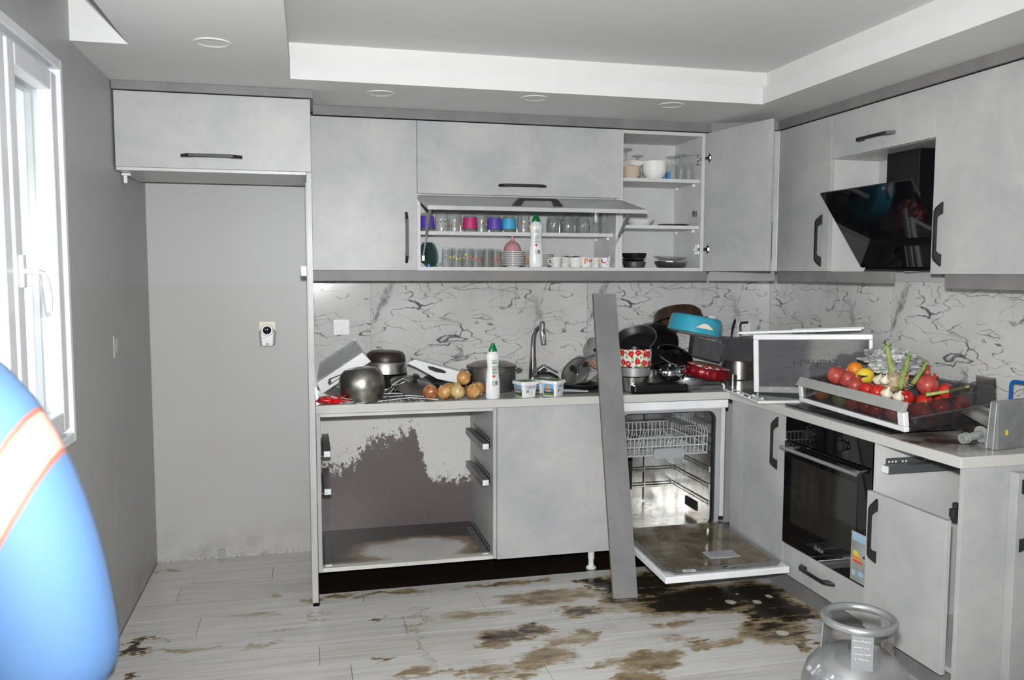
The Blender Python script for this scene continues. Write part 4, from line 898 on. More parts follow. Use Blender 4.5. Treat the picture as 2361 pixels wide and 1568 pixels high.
c = at(617, 768, 'y', 0)
o = thing('plug_in_alarm', 'small silver plug-in device with round black eye on the niche wall', 'device', (c.x, -0.0008, c.z))
MB().box(-0.041, 0.041, -0.008, 0.0, -0.025, 0.060).build('socket_plate', 'cream_plastic', o, bevel=0.002)
MB().prism([(-0.036, -0.055), (-0.028, -0.064), (0.028, -0.064), (0.036, -0.055), (0.040, 0.0), (0.040, 0.014), (0.030, 0.020), (-0.030, 0.020), (-0.040, 0.014), (-0.040, 0.0)], 'y', -0.042, -0.0085).build('body', 'plug_grey', o, bevel=0.006)
MB().prism([(-0.026, -0.062), (0.026, -0.062), (0.030, 0.012), (-0.030, 0.012)], 'y', -0.0455, -0.0425).build('front_face', 'white_plastic', o, bevel=0.002)
MB().lathe([(0, 0), (0.030, 0), (0.030, 0.010), (0.027, 0.014), (0.021, 0.014), (0.021, 0.010), (0, 0.010)], 36, 0, T(0, -0.0462, 0.018) @ Rx(90)).build('eye_ring', 'white_plastic', o, smooth=40)
MB().lathe([(0, 0.004), (0.012, 0.003), (0.0205, 0.0)], 30, 0, T(0, -0.0566, 0.018) @ Rx(90)).build('eye', 'black_gloss', o, smooth=60)
MB().cbox((0, -0.0459, -0.050), (0.012, 0.0006, 0.003)).cbox((0, -0.0459, -0.056), (0.012, 0.0006, 0.003)).cbox((0, -0.0459, -0.053), (0.020, 0.0006, 0.0012)).build('red_mark', 'ink_red', o)
MB().cbox((-0.024, -0.0459, -0.020), (0.004, 0.0006, 0.004)).cbox((-0.010, -0.0459, -0.020), (0.020, 0.0006, 0.001)).build('print', 'ink_grey', o)
# ------------------------------------------------------------------ glasses and crockery in the wall cabinets
def X(px, y, py=560): return at(px, py, 'y', y).x
def cup_prof(rm, rb, h, t_=0.0022, bulge=0.0):
    """an upturned drinking glass: mouth on the shelf, thick base on top"""
    o_ = [(rm, 0.0)]; i_ = [(rm-t_, 0.0)]
    for k in range(1, 6):
        f = k/6; r = rm+(rb-rm)*f+bulge*math.sin(math.pi*f); o_.append((r, h*f)); i_.append((r-t_, h*f*0.96))
    o_ += [(rb, h*0.985), (rb-0.003, h), (0, h)]; i_ += [(rb-t_-0.002, h*0.90), (0, h*0.90)]
    return list(reversed(o_))+i_
def tumbler(label, px, y, z, h, rm, rb, glassm='glass_clear', sleeve=None, bulge=0.0, band=None, group='upturned glasses in the flap cabinet', n=20, wave=None):
    c = (X(px, y), y, z+0.0005)
    if not sleeve and not band:
        o = MB().lathe(cup_prof(rm, rb, h, bulge=bulge), n, wave=wave).build('drinking_glass', glassm, loc=c, smooth=50)
        return tag(o, label, 'glass', group)
    o = thing('drinking_glass', label, 'glass', c, None, group)
    MB().lathe(cup_prof(rm, rb, h, bulge=bulge), n).build('body', glassm, o, smooth=50)
    if sleeve:
        z0, z1 = h*0.20, h*0.82; pr = []; N = 12
        for k in range(N+1):
            f = k/N; zz = z0+(z1-z0)*f; r = rm+(rb-rm)*zz/h+0.0035+(0.0012 if k % 2 else 0.0); pr.append((r, zz))
        pr = [(rm+(rb-rm)*z0/h+0.0006, z0)]+pr+[(rb+(rm-rb)*(1-z1/h)+0.0006, z1)]
        MB().lathe(pr, 24).build('sleeve', sleeve, o, smooth=30)
    if band:
        rr = random.Random(int(px))
        for q in range(5):
            a_ = R(-90+rr.uniform(-62, 62)); zz = h*rr.uniform(0.3, 0.68); mt = band[q % len(band)]; r = rm+(rb-rm)*zz/h+bulge*math.sin(math.pi*zz/h)+0.0004
            MB().lathe([(0, 0.0006), (rr.uniform(0.003, 0.0045), 0.0004), (0.0055, 0.0)], 9, 0, Matrix.Rotation(a_, 4, 'Z') @ T(r, 0, zz) @ Ry(90)).build('printed_motif', mt, o, smooth=60)
    return o
z = ZSH
tumbler('upturned glass with purple ribbed sleeve at the left end of the upper glass shelf', 985, -0.235, z, 0.094, 0.037, 0.030, 'glass_dim', 'purple_rubber')
tumbler('upturned glass with pink ribbed sleeve squeezed into the left corner behind the purple one', 976, -0.13, z, 0.085, 0.037, 0.030, 'glass_dim', 'pink_rubber')
tumbler('upturned clear glass with beige label right of the purple-sleeved glass', 1018, -0.235, z, 0.100, 0.033, 0.031, 'glass_clear', None, 0.002, ['beige_ceramic', 'beige_ceramic'])
tumbler('upturned clear glass with pinkish print third from the left on the upper shelf', 1049, -0.235, z, 0.099, 0.033, 0.031, 'glass_clear', None, 0.002, ['funnel_pink', 'ink_orange'])
tumbler('upturned glass with bright pink ribbed sleeve', 1084, -0.235, z, 0.090, 0.037, 0.029, 'glass_dim', 'pink_rubber')
tumbler('upturned wide clear glass with red print between pink and purple sleeves', 1110, -0.18, z, 0.098, 0.036, 0.034, 'glass_clear', None, 0.002, ['ink_red', 'beige_ceramic'])
tumbler('upturned glass with purple ribbed sleeve beside the light blue one', 1140, -0.235, z, 0.089, 0.037, 0.029, 'glass_dim', 'purple_rubber')
tumbler('upturned glass with light blue ribbed sleeve', 1173, -0.235, z, 0.089, 0.037, 0.029, 'glass_dim', 'blue_rubber')
tumbler('upturned clear glass with orange fish print left of the green-capped bottle', 1207, -0.235, z, 0.096, 0.033, 0.031, 'glass_clear', None, 0.002, ['ink_orange', 'beige_ceramic'])
for k, px in enumerate((1277, 1310, 1343)):
    tumbler(('bulging grey glass with green leaf print right of the bottle', 'bulging grey glass with green leaf print in the middle of three', 'bulging grey glass with green and purple print next to the cut-glass tumblers')[k], px, -0.24, z, 0.088, 0.035, 0.033, 'glass_dim', None, 0.006, ['leaf_green', 'ink_lilac', 'leaf_green'])
for k, px in enumerate((1290, 1325)): tumbler(('left', 'right')[k]+' tall clear glass at the back behind the leaf-print glasses', px, -0.10, z, 0.115, 0.032, 0.028)
for k, px in enumerate((1062, 1128, 1160, 1192)): tumbler('plain clear glass in the back row of the upper shelf', px, -0.10, z, 0.092, 0.032, 0.029)
wv = lambda a, zz: 0.04*math.cos(8*a)
for k, (px, y) in enumerate(((1372, -0.22), (1394, -0.22), (1376, -0.12), (1398, -0.12))):
    for s in range(2): tumbler('%s cut-glass tumbler of the %s %s pair at the right end of the shelf' % (('lower', 'upper')[s], ('front', 'front', 'rear', 'rear')[k], ('left', 'right', 'left', 'right')[k]), px, y, z+s*0.062, 0.060, 0.026, 0.022, 'glass_clear', group='cut-glass tumblers in two layers', n=32, wave=wv)
z = ZUB+0.018
# lower level
o = MB().lathe([(0, 0.0), (0.030, 0.0), (0.062, 0.004), (0.064, 0.006), (0.030, 0.003), (0, 0.003)], 32).mesh('glass_plate', 'glass_teal', 40)
for k in range(5):
    tag(link('glass_plate', o, None, T(X(978, -0.10)+k*0.009, -0.12, z+0.066) @ Rz(18) @ Ry(82)), 'teal glass saucer on edge at the lower left, %s' % ('leftmost of five', 'second of five', 'middle one of five', 'fourth of five', 'rightmost of five')[k], 'plate', 'teal glass saucers on edge')
tag(MB().lathe([(0, 0), (0.012, 0), (0.012, 0.014), (0.010, 0.016), (0, 0.016)], 16).build('bottle_cap', 'blue_plastic', loc=(X(988, -0.27), -0.27, z+0.0005), smooth=40), 'small blue screw cap lying in front of the teal glass', 'cap')
tag(MB().tube([(0.012*math.cos(k*0.7), 0.009*math.sin(k*0.7), 0.003+0.002*k) for k in range(12)], 0.0018, 6).build('wire_coil', 'wire', loc=(X(1011, -0.27), -0.27, z+0.0005), smooth=50), 'small steel wire coil beside the blue cap', 'coil')
for px, h, gm, bd, lab in ((1031, 0.098, 'glass_clear', ['ink_yellow', 'ink_blue'], 'clear glass with yellow and blue print on the lower shelf'), (1053, 0.096, 'glass_clear', ['ink_yellow', 'ink_lilac'], 'clear glass with faint yellow print right of the yellow and blue one'), (1078, 0.096, 'glass_clear', ['ink_orange', 'ink_yellow'], 'clear glass with orange leaf print on the lower shelf'), (1099, 0.093, 'glass_clear', ['ink_red', 'ink_red'], 'clear glass with red dots on the lower shelf'), (1124, 0.094, 'glass_dim', None, 'plain clear glass right of the red-dotted one'), (1144, 0.092, 'glass_dim', ['ink_red'], 'clear glass with one red mark left of the saucers'), (1213, 0.090, 'glass_clear', ['ink_orange', 'ink_orange'], 'clear glass with orange print behind the saucer stack')):
    tumbler(lab, px, -0.25 if px != 1213 else -0.15, z, h, 0.0285, 0.026, gm, None, 0.0, bd)
for px in (1040, 1065, 1090, 1112, 1135): tumbler('plain glass in the back row of the lower shelf', px, -0.15, z, 0.095, 0.028, 0.026, 'glass_dim')
SP = [(0, 0), (0.032, 0), (0.034, 0.004), (0.060, 0.010), (0.064, 0.012), (0.064, 0.014), (0.058, 0.0125), (0.034, 0.007), (0, 0.006)]
SM = MB().lathe(SP, 36).mesh('saucer', 'porcelain', 40)
def stack(mesh, name, n, c, dz, label, cat, group, base=0.0):
    for k in range(n):
        tag(link(name, mesh, None, T(c[0], c[1], c[2]+0.0006+k*dz)), label+(', lowest of its stack' if k == 0 else ', topmost of its stack' if k == n-1 else ', %s from the bottom' % ('second', 'third', 'fourth', 'fifth', 'sixth', 'seventh')[k-1]), cat, group)
sx = X(1183, -0.27)
stack(SM, 'saucer', 8, (sx, -0.27, z), 0.0095, 'white saucer under the pink funnel', 'saucer', 'saucers under the funnel')
tag(MB().lathe([(0.047, 0.0), (0.046, 0.006), (0.041, 0.024), (0.030, 0.040), (0.014, 0.050), (0.009, 0.054), (0.0065, 0.085), (0.005, 0.085), (0.0075, 0.053), (0.012, 0.048), (0.028, 0.038), (0.039, 0.023), (0.0445, 0.004)], 32).box(-0.018, -0.008, -0.003, 0.003, 0.051, 0.054).build('funnel', 'funnel_pink', loc=(sx-0.004, -0.27, z+0.0006+8*0.0095+0.0055), smooth=40), 'pink plastic funnel turned upside down on the saucers', 'funnel')
stack(SM, 'saucer', 7, (X(1250, -0.16), -0.16, z), 0.0095, 'white saucer stacked behind the cleaner bottle', 'saucer', 'saucers behind the bottle')
# mugs
def mug(label, px, y, kind, ang=180):
    o = thing('mug', label, 'mug', (X(px, y), y, z+0.0006), None, 'mugs at the right of the flap cabinet')
    MB().lathe([(0, 0), (0.026, 0), (0.028, 0.002), (0.032, 0.052), (0.0305, 0.052), (0.0265, 0.005), (0, 0.004)], 28).build('body', 'porcelain', o, smooth=40)
    M = Rz(ang); MB().tube([M @ Vector(q) for q in ((0.029, 0, 0.044), (0.040, 0, 0.043), (0.046, 0, 0.032), (0.043, 0, 0.020), (0.028, 0, 0.012))], 0.0035, 8).build('handle', 'porcelain', o, smooth=50)
    rr = random.Random(px)
    if kind == 'lattice':
        lt = MB()
        for k in range(14):
            for sg in (-1, 1):
                pts = []
                for j in range(7):
                    zz = 0.004+j*0.0072; a_ = 2*math.pi*k/14+sg*j*0.14; r = 0.0281+0.004*(zz-0.002)/0.05+0.0003; pts.append((r*math.cos(a_), r*math.sin(a_), zz))
                lt.tube(pts, 0.0007, 4)
        lt.build('lattice_print', 'ink_grey', o, kind='stuff')
    elif kind:
        for q in range(6):
            a_ = R(-90+rr.uniform(-65, 65)); zz = rr.uniform(0.012, 0.044); r = 0.0282+0.004*zz/0.05
            MB().lathe([(0, 0.0007), (0.006, 0.0005), (0.0075, 0.0)], 8, 0, Matrix.Rotation(a_, 4, 'Z') @ T(r, 0, zz) @ Ry(90) @ Matrix.Diagonal((rr.uniform(.5, 1.3), rr.uniform(.4, 1), 1, 1))).build('flower_print', rr.choice(kind), o, smooth=60)
    return o
mug('white mug with grey lattice pattern and handle to the left', 1282, -0.28, 'lattice', 190)
mug('white mug with grey lattice pattern next to the plain mug', 1302, -0.24, 'lattice', 60)
mug('plain white mug under the dark plate', 1327, -0.26, None, 60)
mug('white mug with orange flower print', 1352, -0.27, ['ink_orange', 'ink_red', 'ink_lilac'], 0)
mug('white mug with faint yellow print behind the flower mugs', 1372, -0.22, ['ink_yellow', 'beige_ceramic'], 60)
mug('white mug with brown flower print at the far right', 1396, -0.27, ['ink_red', 'ink_lilac', 'ink_navy'], 60)
tag(MB().lathe([(0, 0), (0.02, 0), (0.046, 0.005), (0.046, 0.0065), (0, 0.002)], 28).build('dark_plate', 'grey_metal', loc=(X(1318, -0.25), -0.25, z+0.0535), smooth=40), 'dark grey plate lying across the mugs', 'plate')

def bottle(label, x, y, z, s=1.0, rz=0):
    """white cleaner bottle with a waist, oval section and green tilted cap"""
    o = thing('cleaner_bottle', label, 'bottle', (x, y, z+0.0005), R(rz))
    pf = [(0, 0), (0.033, 0.0), (0.0365, 0.004), (0.0368, 0.03), (0.036, 0.08), (0.0325, 0.115), (0.029, 0.145), (0.0285, 0.16), (0.032, 0.185), (0.0355, 0.20), (0.035, 0.21), (0.028, 0.224), (0.020, 0.232), (0, 0.232)]
    pf = [(r*s, h*s) for r, h in pf]; Q = Matrix.Diagonal((1, 0.66, 1, 1))
    MB().lathe(pf, 36, 0, Q).build('body', 'white_plastic', o, smooth=50)
    cp = [(0.0215, 0.230), (0.022, 0.236), (0.017, 0.250), (0.0105, 0.262), (0.0095, 0.272), (0, 0.273)]
    MB().lathe([(r*s, h*s) for r, h in cp], 28, 0, Matrix.Shear('XY', 4, (0.0, 0.0)) @ Q).build('cap', 'green_cap', o, smooth=50)
    # printed back label
    lb = MB().box(-0.016*s, 0.016*s, -0.0262*s, -0.0230*s, 0.066*s, 0.196*s)
    yy = -0.0266*s
    def row(x0, x1, zc, hh): return MB().box(x0*s, x1*s, yy-0.0004, yy+0.006*s, (zc-hh)*s, (zc+hh)*s)
    rr = random.Random(3)
    for k, zc in enumerate((0.188, 0.181, 0.174, 0.158, 0.151, 0.145, 0.138, 0.131, 0.125)):
        xw = rr.uniform(0.010, 0.014); row(-0.013, -0.013+2*xw, zc, 0.0012).build('label_line', 'ink_green' if k % 3 else 'ink_grey', o)
    for k, zc in enumerate((0.088, 0.081, 0.074, 0.067)): row(-0.013, -0.002, zc, 0.0012).build('label_line', 'ink_green', o)
    MB().box(-0.006*s, 0.006*s, -0.006*s, 0.006*s, -0.001, 0.001, 0, T(-0.006*s, yy, 0.112*s) @ Rx(90) @ Rz(45)).build('hazard_mark', 'ink_red', o)
    for k in range(5): row(0.002+k*0.0025, 0.0034+k*0.0025, 0.078, 0.010).build('barcode_line', 'ink_grey', o)
    return o
bottle('white cleaner bottle with green cap standing in the flap cabinet', X(1236, -0.325), -0.325, ZUB+0.018, 1.0)
bc = at(1138, 921, 'z', ZC)
bottle('white cleaner bottle with green cap standing on the worktop before the pot', 1.617, -0.590, ZC, 0.975, 12)

# open cabinet: top shelf
z = ZA
def stem(label, px, y, h, rf, group, blunt=False):
    pf = [(rf*0.80, 0), (rf*0.95, h*0.18), (rf*0.85, h*0.36), (0.006, h*0.52), (0.004, h*0.60), (0.004, h*0.84), (0.008, h*0.92), (rf, h*0.985), (rf, h), (0, h)]
    if blunt: pf = [(0.021, 0), (0.024, h*0.15), (0.0235, h*0.55), (0.016, h*0.66), (0.005, h*0.72), (0.0045, h*0.88), (0.010, h*0.95), (rf, h*0.985), (rf, h), (0, h)]
    return tag(MB().lathe(pf, 24).build('stem_glass', 'glass_dim' if not blunt else 'glass_clear', loc=(X(px, y, 380), y, z+0.0005), smooth=50), label, 'glass', group)
stem('tall upturned goblet at the left end of the top shelf', 1443, -0.10, 0.180, 0.036, 'stemmed glasses in the open cabinet')
stem('upturned goblet behind the beige bowls on the top shelf', 1470, -0.07, 0.150, 0.032, 'stemmed glasses in the open cabinet')
for k, (px, y, h) in enumerate(((1548, -0.26, 0.125), (1556, -0.16, 0.138), (1570, -0.24, 0.140), (1568, -0.10, 0.150), (1588, -0.26, 0.136), (1590, -0.16, 0.142))):
    stem(('front left upturned champagne flute next to the blue packet', 'upturned champagne flute behind the front left one', 'front middle upturned champagne flute', 'tallest upturned champagne flute at the back', 'front right upturned champagne flute by the cabinet side', 'rear right upturned champagne flute by the cabinet side')[k], px, y, h, 0.031, 'upturned champagne flutes', True)
BW = MB().lathe([(0, 0), (0.030, 0), (0.033, 0.003), (0.052, 0.028), (0.050, 0.028), (0.030, 0.006), (0, 0.005)], 32).mesh('bowl', 'beige_ceramic', 40)
bx_ = X(1455, -0.22, 380)
stack(BW, 'bowl', 5, (bx_, -0.22, z), 0.0105, 'beige bowl at the left of the top shelf', 'bowl', 'beige bowls in the open cabinet')
o = thing('square_dish', 'white square dish with orange rim on top of the beige bowls', 'dish', (bx_+0.004, -0.22, z+0.074))
MB().add([(-.035, -.035, 0), (.035, -.035, 0), (.035, .035, 0), (-.035, .035, 0), (-.05, -.05, .024), (.05, -.05, .024), (.05, .05, .024), (-.05, .05, .024), (-.046, -.046, .024), (.046, -.046, .024), (.046, .046, .024), (-.046, .046, .024), (-.032, -.032, .004), (.032, -.032, .004), (.032, .032, .004), (-.032, .032, .004)],
         [(0, 3, 2, 1), (0, 1, 5, 4), (1, 2, 6, 5), (2, 3, 7, 6), (3, 0, 4, 7), (4, 5, 9, 8), (5, 6, 10, 9), (6, 7, 11, 10), (7, 4, 8, 11), (8, 9, 13, 12), (9, 10, 14, 13), (10, 11, 15, 14), (11, 8, 12, 15), (12, 13, 14, 15)], 0, Rz(20)).build('body', 'porcelain', o)
MB().tube([Rz(20) @ Vector(q) for q in ((-.048, -.048, .0252), (.048, -.048, .0252), (.048, .048, .0252), (-.048, .048, .0252))], 0.0018, 6, True).build('rim', 'ink_orange', o)
WB = MB().lathe([(0, 0), (0.034, 0), (0.037, 0.002), (0.055, 0.020), (0.064, 0.042), (0.067, 0.062), (0.065, 0.062), (0.052, 0.022), (0.034, 0.006), (0, 0.005)], 40).mesh('bowl', 'porcelain', 40)
stack(WB, 'bowl', 4, (X(1509, -0.24, 380), -0.24, z), 0.0115, 'white bowl in the middle of the top shelf', 'bowl', 'white bowls in the open cabinet')
for k, (px, y, r_, h) in enumerate(((1541, -0.20, 8, 0.052), (1530, -0.17, -20, 0.040))):
    tag(MB().prism([(-0.012, -0.009), (0.012, -0.009), (0.012, 0.009), (-0.012, 0.009)], 'z', 0, h).build('blue_packet', 'cyan_card', M=T(X(px, y, 400), y, z+0.0005) @ Rz(r_), bevel=0.002), ('upright bright blue packet beside the flutes', 'low bright blue packet behind the white bowls')[k], 'packet')
# middle shelf
z = ZB_
tag(MB().lathe([(0, 0), (0.05, 0), (0.055, 0.003), (0.078, 0.030), (0.076, 0.030), (0.05, 0.006), (0, 0.005)], 40).build('serving_bowl', 'porcelain', loc=(X(1475, -0.22, 500), -0.22, z+0.0005), smooth=40), 'shallow white serving bowl on the middle shelf under the raised flap', 'bowl')
tag(MB().lathe([(0, 0), (0.05, 0), (0.085, 0.008), (0.0855, 0.010), (0.05, 0.004), (0, 0.003)], 36).build('metal_plate', 'steel_worn', loc=(X(1552, -0.22, 505), -0.22, z+0.0005), smooth=40), 'flat dark steel plate on the middle shelf', 'plate')
tag(MB().lathe([(0, 0), (0.04, 0), (0.07, 0.022), (0.068, 0.022), (0.04, 0.004), (0, 0.004)], 32).build('white_bowl', 'porcelain', loc=(X(1548, -0.09, 505)+0.0, -0.085, z+0.0005), smooth=40), 'small white bowl at the back of the middle shelf', 'bowl')
# bottom
z = ZUB+0.018
px_ = X(1462, -0.20, 600)
def panmesh(r, h, t_=0.003, flare=0.012): return [(0, 0), (r-flare, 0), (r-flare*0.6, 0.003), (r, h), (r+0.003, h+0.001), (r+0.002, h+0.003), (r-t_, h), (r-flare-t_+0.002, 0.004), (0, 0.004)]
tag(MB().lathe(panmesh(0.062, 0.030), 36).build('baking_tin', 'steel_pot', loc=(px_, -0.20, z+0.0005), smooth=40), 'grey round baking tin at the bottom of the open cabinet', 'tin')
tag(MB().lathe(panmesh(0.060, 0.012), 36).build('flat_tin', 'steel', loc=(px_-0.004, -0.20, z+0.034), smooth=40), 'flat steel tin between the grey tin and the dark pan', 'tin')
tag(MB().lathe(panmesh(0.066, 0.026), 36).build('dark_pan', 'black_enamel', loc=(px_, -0.20, z+0.050), smooth=40), 'dark round pan on top of the tins in the open cabinet', 'pan')
fx = X(1547, -0.22, 600)
tag(MB().lathe([(0, 0), (0.060, 0), (0.072, 0.006), (0.084, 0.026), (0.090, 0.034), (0.089, 0.036), (0.080, 0.026), (0.068, 0.009), (0, 0.004)], 96, wave=lambda a, zz: 0.045*abs(math.sin(9*a)) if 0.003 < zz < 0.030 else 0).build('fluted_tin', 'steel', loc=(fx, -0.22, z+0.0005), smooth=60), 'shiny fluted steel cake tin at the bottom of the open cabinet', 'tin')
tag(MB().lathe([(0, 0), (0.055, 0), (0.060, 0.003), (0.092, 0.018), (0.091, 0.020), (0.056, 0.006), (0, 0.004)], 40).build('glass_plate', 'glass_dim', M=T(fx-0.004, -0.215, z+0.041) @ Ry(3), smooth=40), 'clear glass plate resting on the fluted cake tin', 'plate')
# ------------------------------------------------------------------ things heaped on the worktop
Z0 = ZC+0.0006
def basis(o_, xd, zd):
    z_ = Vector(zd).normalized(); x_ = Vector(xd); x_ = (x_-z_*x_.dot(z_)).normalized(); y_ = z_.cross(x_)
    return Matrix(((x_.x, y_.x, z_.x, o_[0]), (x_.y, y_.y, z_.y, o_[1]), (x_.z, y_.z, z_.z, o_[2]), (0, 0, 0, 1)))
def crumple(name, mats, M, size, seed, n=28, m_=18, amp=0.35, freq=2.6):
    v = []; f = []
    for i in range(m_+1):
        th = math.pi*i/m_
        for k in range(n):
            a_ = 2*math.pi*k/n; d = Vector((math.sin(th)*math.cos(a_), math.sin(th)*math.sin(a_), math.cos(th)))
            q = 1+amp*(noise.noise(d*freq+Vector((seed, 0, 0)))+0.6*noise.noise(d*freq*2.6+Vector((0, seed, 0)))+0.35*abs(noise.noise(d*freq*6+Vector((0, 0, seed)))))
            p_ = Vector((d.x*size[0], d.y*size[1], d.z*size[2]))*q; p_.z = max(p_.z, -size[2]*0.72); v.append(tuple(p_))
    for i in range(m_):
        for k in range(n): k2 = (k+1) % n; f.append((i*n+k, (i+1)*n+k, (i+1)*n+k2, i*n+k2))
    return MB().add(v, f)
# --- clear fridge bin with white front, tilted in the left corner
M = T(0.822, -0.40, 0.890) @ Ry(-33)
o = tag(link('fridge_bin', None, None, M), 'clear fridge door bin with white front tilted against the tall panel', 'bin')
MB().prism([(0.0, 0.0), (0.282, 0.0), (0.272, 0.060), (0.012, 0.060)], 'y', 0.0, 0.014).build('front_panel', 'white_plastic', o, bevel=0.004)
MB().prism([(0.055, 0.016), (0.150, 0.016), (0.150, 0.026), (0.070, 0.044), (0.055, 0.030)], 'y', -0.0012, -0.0002).build('slot', 'black_plastic', o)
MB().prism([(0.070, 0.020), (0.135, 0.020), (0.135, 0.0245), (0.076, 0.036)], 'y', -0.0024, -0.0013).build('slot_back', 'white_matt', o)
MB().prism([(0.012, 0.0605), (0.272, 0.0605), (0.266, 0.124), (0.075, 0.124)], 'y', 0.004, 0.0065).build('front_wall', 'clear_plastic', o)
MB().prism([(0.014, 0.0605), (0.270, 0.0605), (0.264, 0.124), (0.075, 0.124)], 'y', 0.110, 0.113).build('back_wall', 'clear_plastic', o)
MB().box(0.270, 0.280, 0.015, 0.112, 0.0, 0.125).build('end_wall', 'clear_plastic', o, bevel=0.001)
MB().box(0.004, 0.269, 0.015, 0.109, 0.0, 0.004).build('bottom', 'clear_plastic', o)
# --- red plastic strainer heap
o = tag(crumple('red_strainer', None, None, (0.068, 0.045, 0.016), 3.1, amp=0.45).build('red_bag', 'red_plastic', M=T(0.875, -0.565, Z0+0.0125), smooth=28), 'bright red crumpled plastic bag at the left end of the worktop', 'bag')
o = thing('whisk', 'bent steel wire whisk lying on the red bag', 'whisk', (0.93, -0.585, Z0))
for k in range(4): MB().tube([(0.03*math.cos(a_)*(1+0.1*k), 0.02*math.sin(a_), 0.014+0.012*math.sin(a_*0.5+k)) for a_ in [j*0.52 for j in range(12)]], 0.0014, 5, True).build('loop', 'wire', o, smooth=50)
MB().tube([(-0.03, 0.0, 0.02), (-0.07, -0.008, 0.035)], 0.004, 8).build('handle', 'wire', o, smooth=50)
# --- round steel pot upside down
o = thing('steel_pot', 'round steel pot turned upside down in front of the clear bin', 'pot', (1.012, -0.515, Z0+0.003), Ry(-5))
MB().lathe([(0.088, 0.0), (0.094, 0.002), (0.096, 0.018), (0.104, 0.035), (0.108, 0.07), (0.105, 0.10), (0.094, 0.128), (0.074, 0.146), (0.068, 0.150), (0, 0.150)], 48).build('body', 'steel_worn', o, smooth=50)
MB().lathe([(0.022, 0.1502), (0.024, 0.152), (0.032, 0.152), (0.034, 0.1502)], 36).build('base_ring', 'steel_pot', o, smooth=50)
MB().lathe([(0.092, -0.002), (0.098, -0.001), (0.098, 0.003), (0.094, 0.0045)], 48).build('rim', 'steel', o, smooth=50)
for z_ in (0.03,): MB().tube([(0.098, -0.025, z_), (0.122, -0.022, z_+0.004), (0.128, 0.0, z_+0.006), (0.122, 0.022, z_+0.004), (0.098, 0.025, z_)], 0.004, 8).build('loop_handle', 'steel', o, smooth=50)
# --- stacked pans behind it
o = tag(MB().lathe([(0, 0), (0.075, 0), (0.085, 0.004), (0.096, 0.085), (0.0935, 0.086), (0.082, 0.006), (0, 0.004)], 40).build('black_saucepan', 'black_enamel', loc=(1.158, -0.20, Z0), smooth=40), 'black saucepan supporting the upturned silver pans', 'pan')
o = thing('silver_pan', 'silver pan lying upside down with dark bottom on the heap at left', 'pan', (1.143, -0.20, Z0+0.0915), Ry(2))
MB().lathe([(0.100, 0.0), (0.109, 0.001), (0.109, 0.006), (0.106, 0.018), (0.106, 0.020), (0.103, 0.054), (0.100, 0.058)], 48).build('side', 'pan_silver', o, smooth=35)
MB().lathe([(0.100, 0.058), (0.1005, 0.072), (0.096, 0.092), (0.086, 0.105), (0.074, 0.110), (0, 0.110)], 48).build('base', 'terracotta_base', o, smooth=50)
# --- domed lid
o = tag(link('pot_lid', None, None, T(1.262, -0.405, Z0+0.043) @ Rx(17) @ Ry(10)), 'domed steel pot lid with black knob beside the onions', 'lid')
MB().lathe([(0.116, 0.0), (0.118, 0.003), (0.112, 0.006), (0.098, 0.016), (0.060, 0.032), (0.02, 0.038), (0, 0.0385)], 48).build('dome', 'steel_pot', o, smooth=40)
MB().lathe([(0, 0.039), (0.008, 0.039), (0.008, 0.048), (0.018, 0.052), (0.017, 0.062), (0, 0.064)], 20).build('knob', 'black_plastic', o, smooth=45)
# --- white shelf front with slot
def trace(pts, y): return [(at(a, b_, 'y', y).x, at(a, b_, 'y', y).z) for a, b_ in pts]
o = thing('fridge_shelf_front', 'white plastic fridge shelf front with grip slot lying over the pans', 'shelf', (1.38, -0.3, 0.95))
MB().prism(trace([(938, 838), (957, 829), (1066, 858), (1074, 868), (1071, 886), (1040, 881), (1008, 874), (965, 850)][::-1], -0.36), 'y', -0.36, -0.34).build('panel', 'white_plastic', o, world=True, bevel=0.003)
MB().prism(trace([(985, 844), (1000, 846), (1022, 853), (1029, 857), (1026, 861), (1005, 858), (990, 852)][::-1], -0.3612), 'y', -0.3618, -0.3602).build('grip_slot', 'black_plastic', o, world=True)
MB().prism(trace([(955, 830), (1066, 858), (1070, 863), (955, 836)][::-1], -0.34), 'y', -0.3395, -0.20).build('ledge', 'white_plastic', o, world=True)
o = thing('frying_pan', 'black frying pan wedged under the white fridge shelf front', 'pan', (1.45, -0.215, Z0+0.018), Rx(8))
MB().lathe(panmesh(0.115, 0.032, 0.003, 0.02), 40).build('body', 'teflon', o, smooth=40)
MB().tube([(-0.09, -0.06, 0.030), (-0.16, -0.10, 0.060), (-0.19, -0.115, 0.064)], 0.009, 8, flat=0.6).build('handle', 'rust', o, smooth=50)
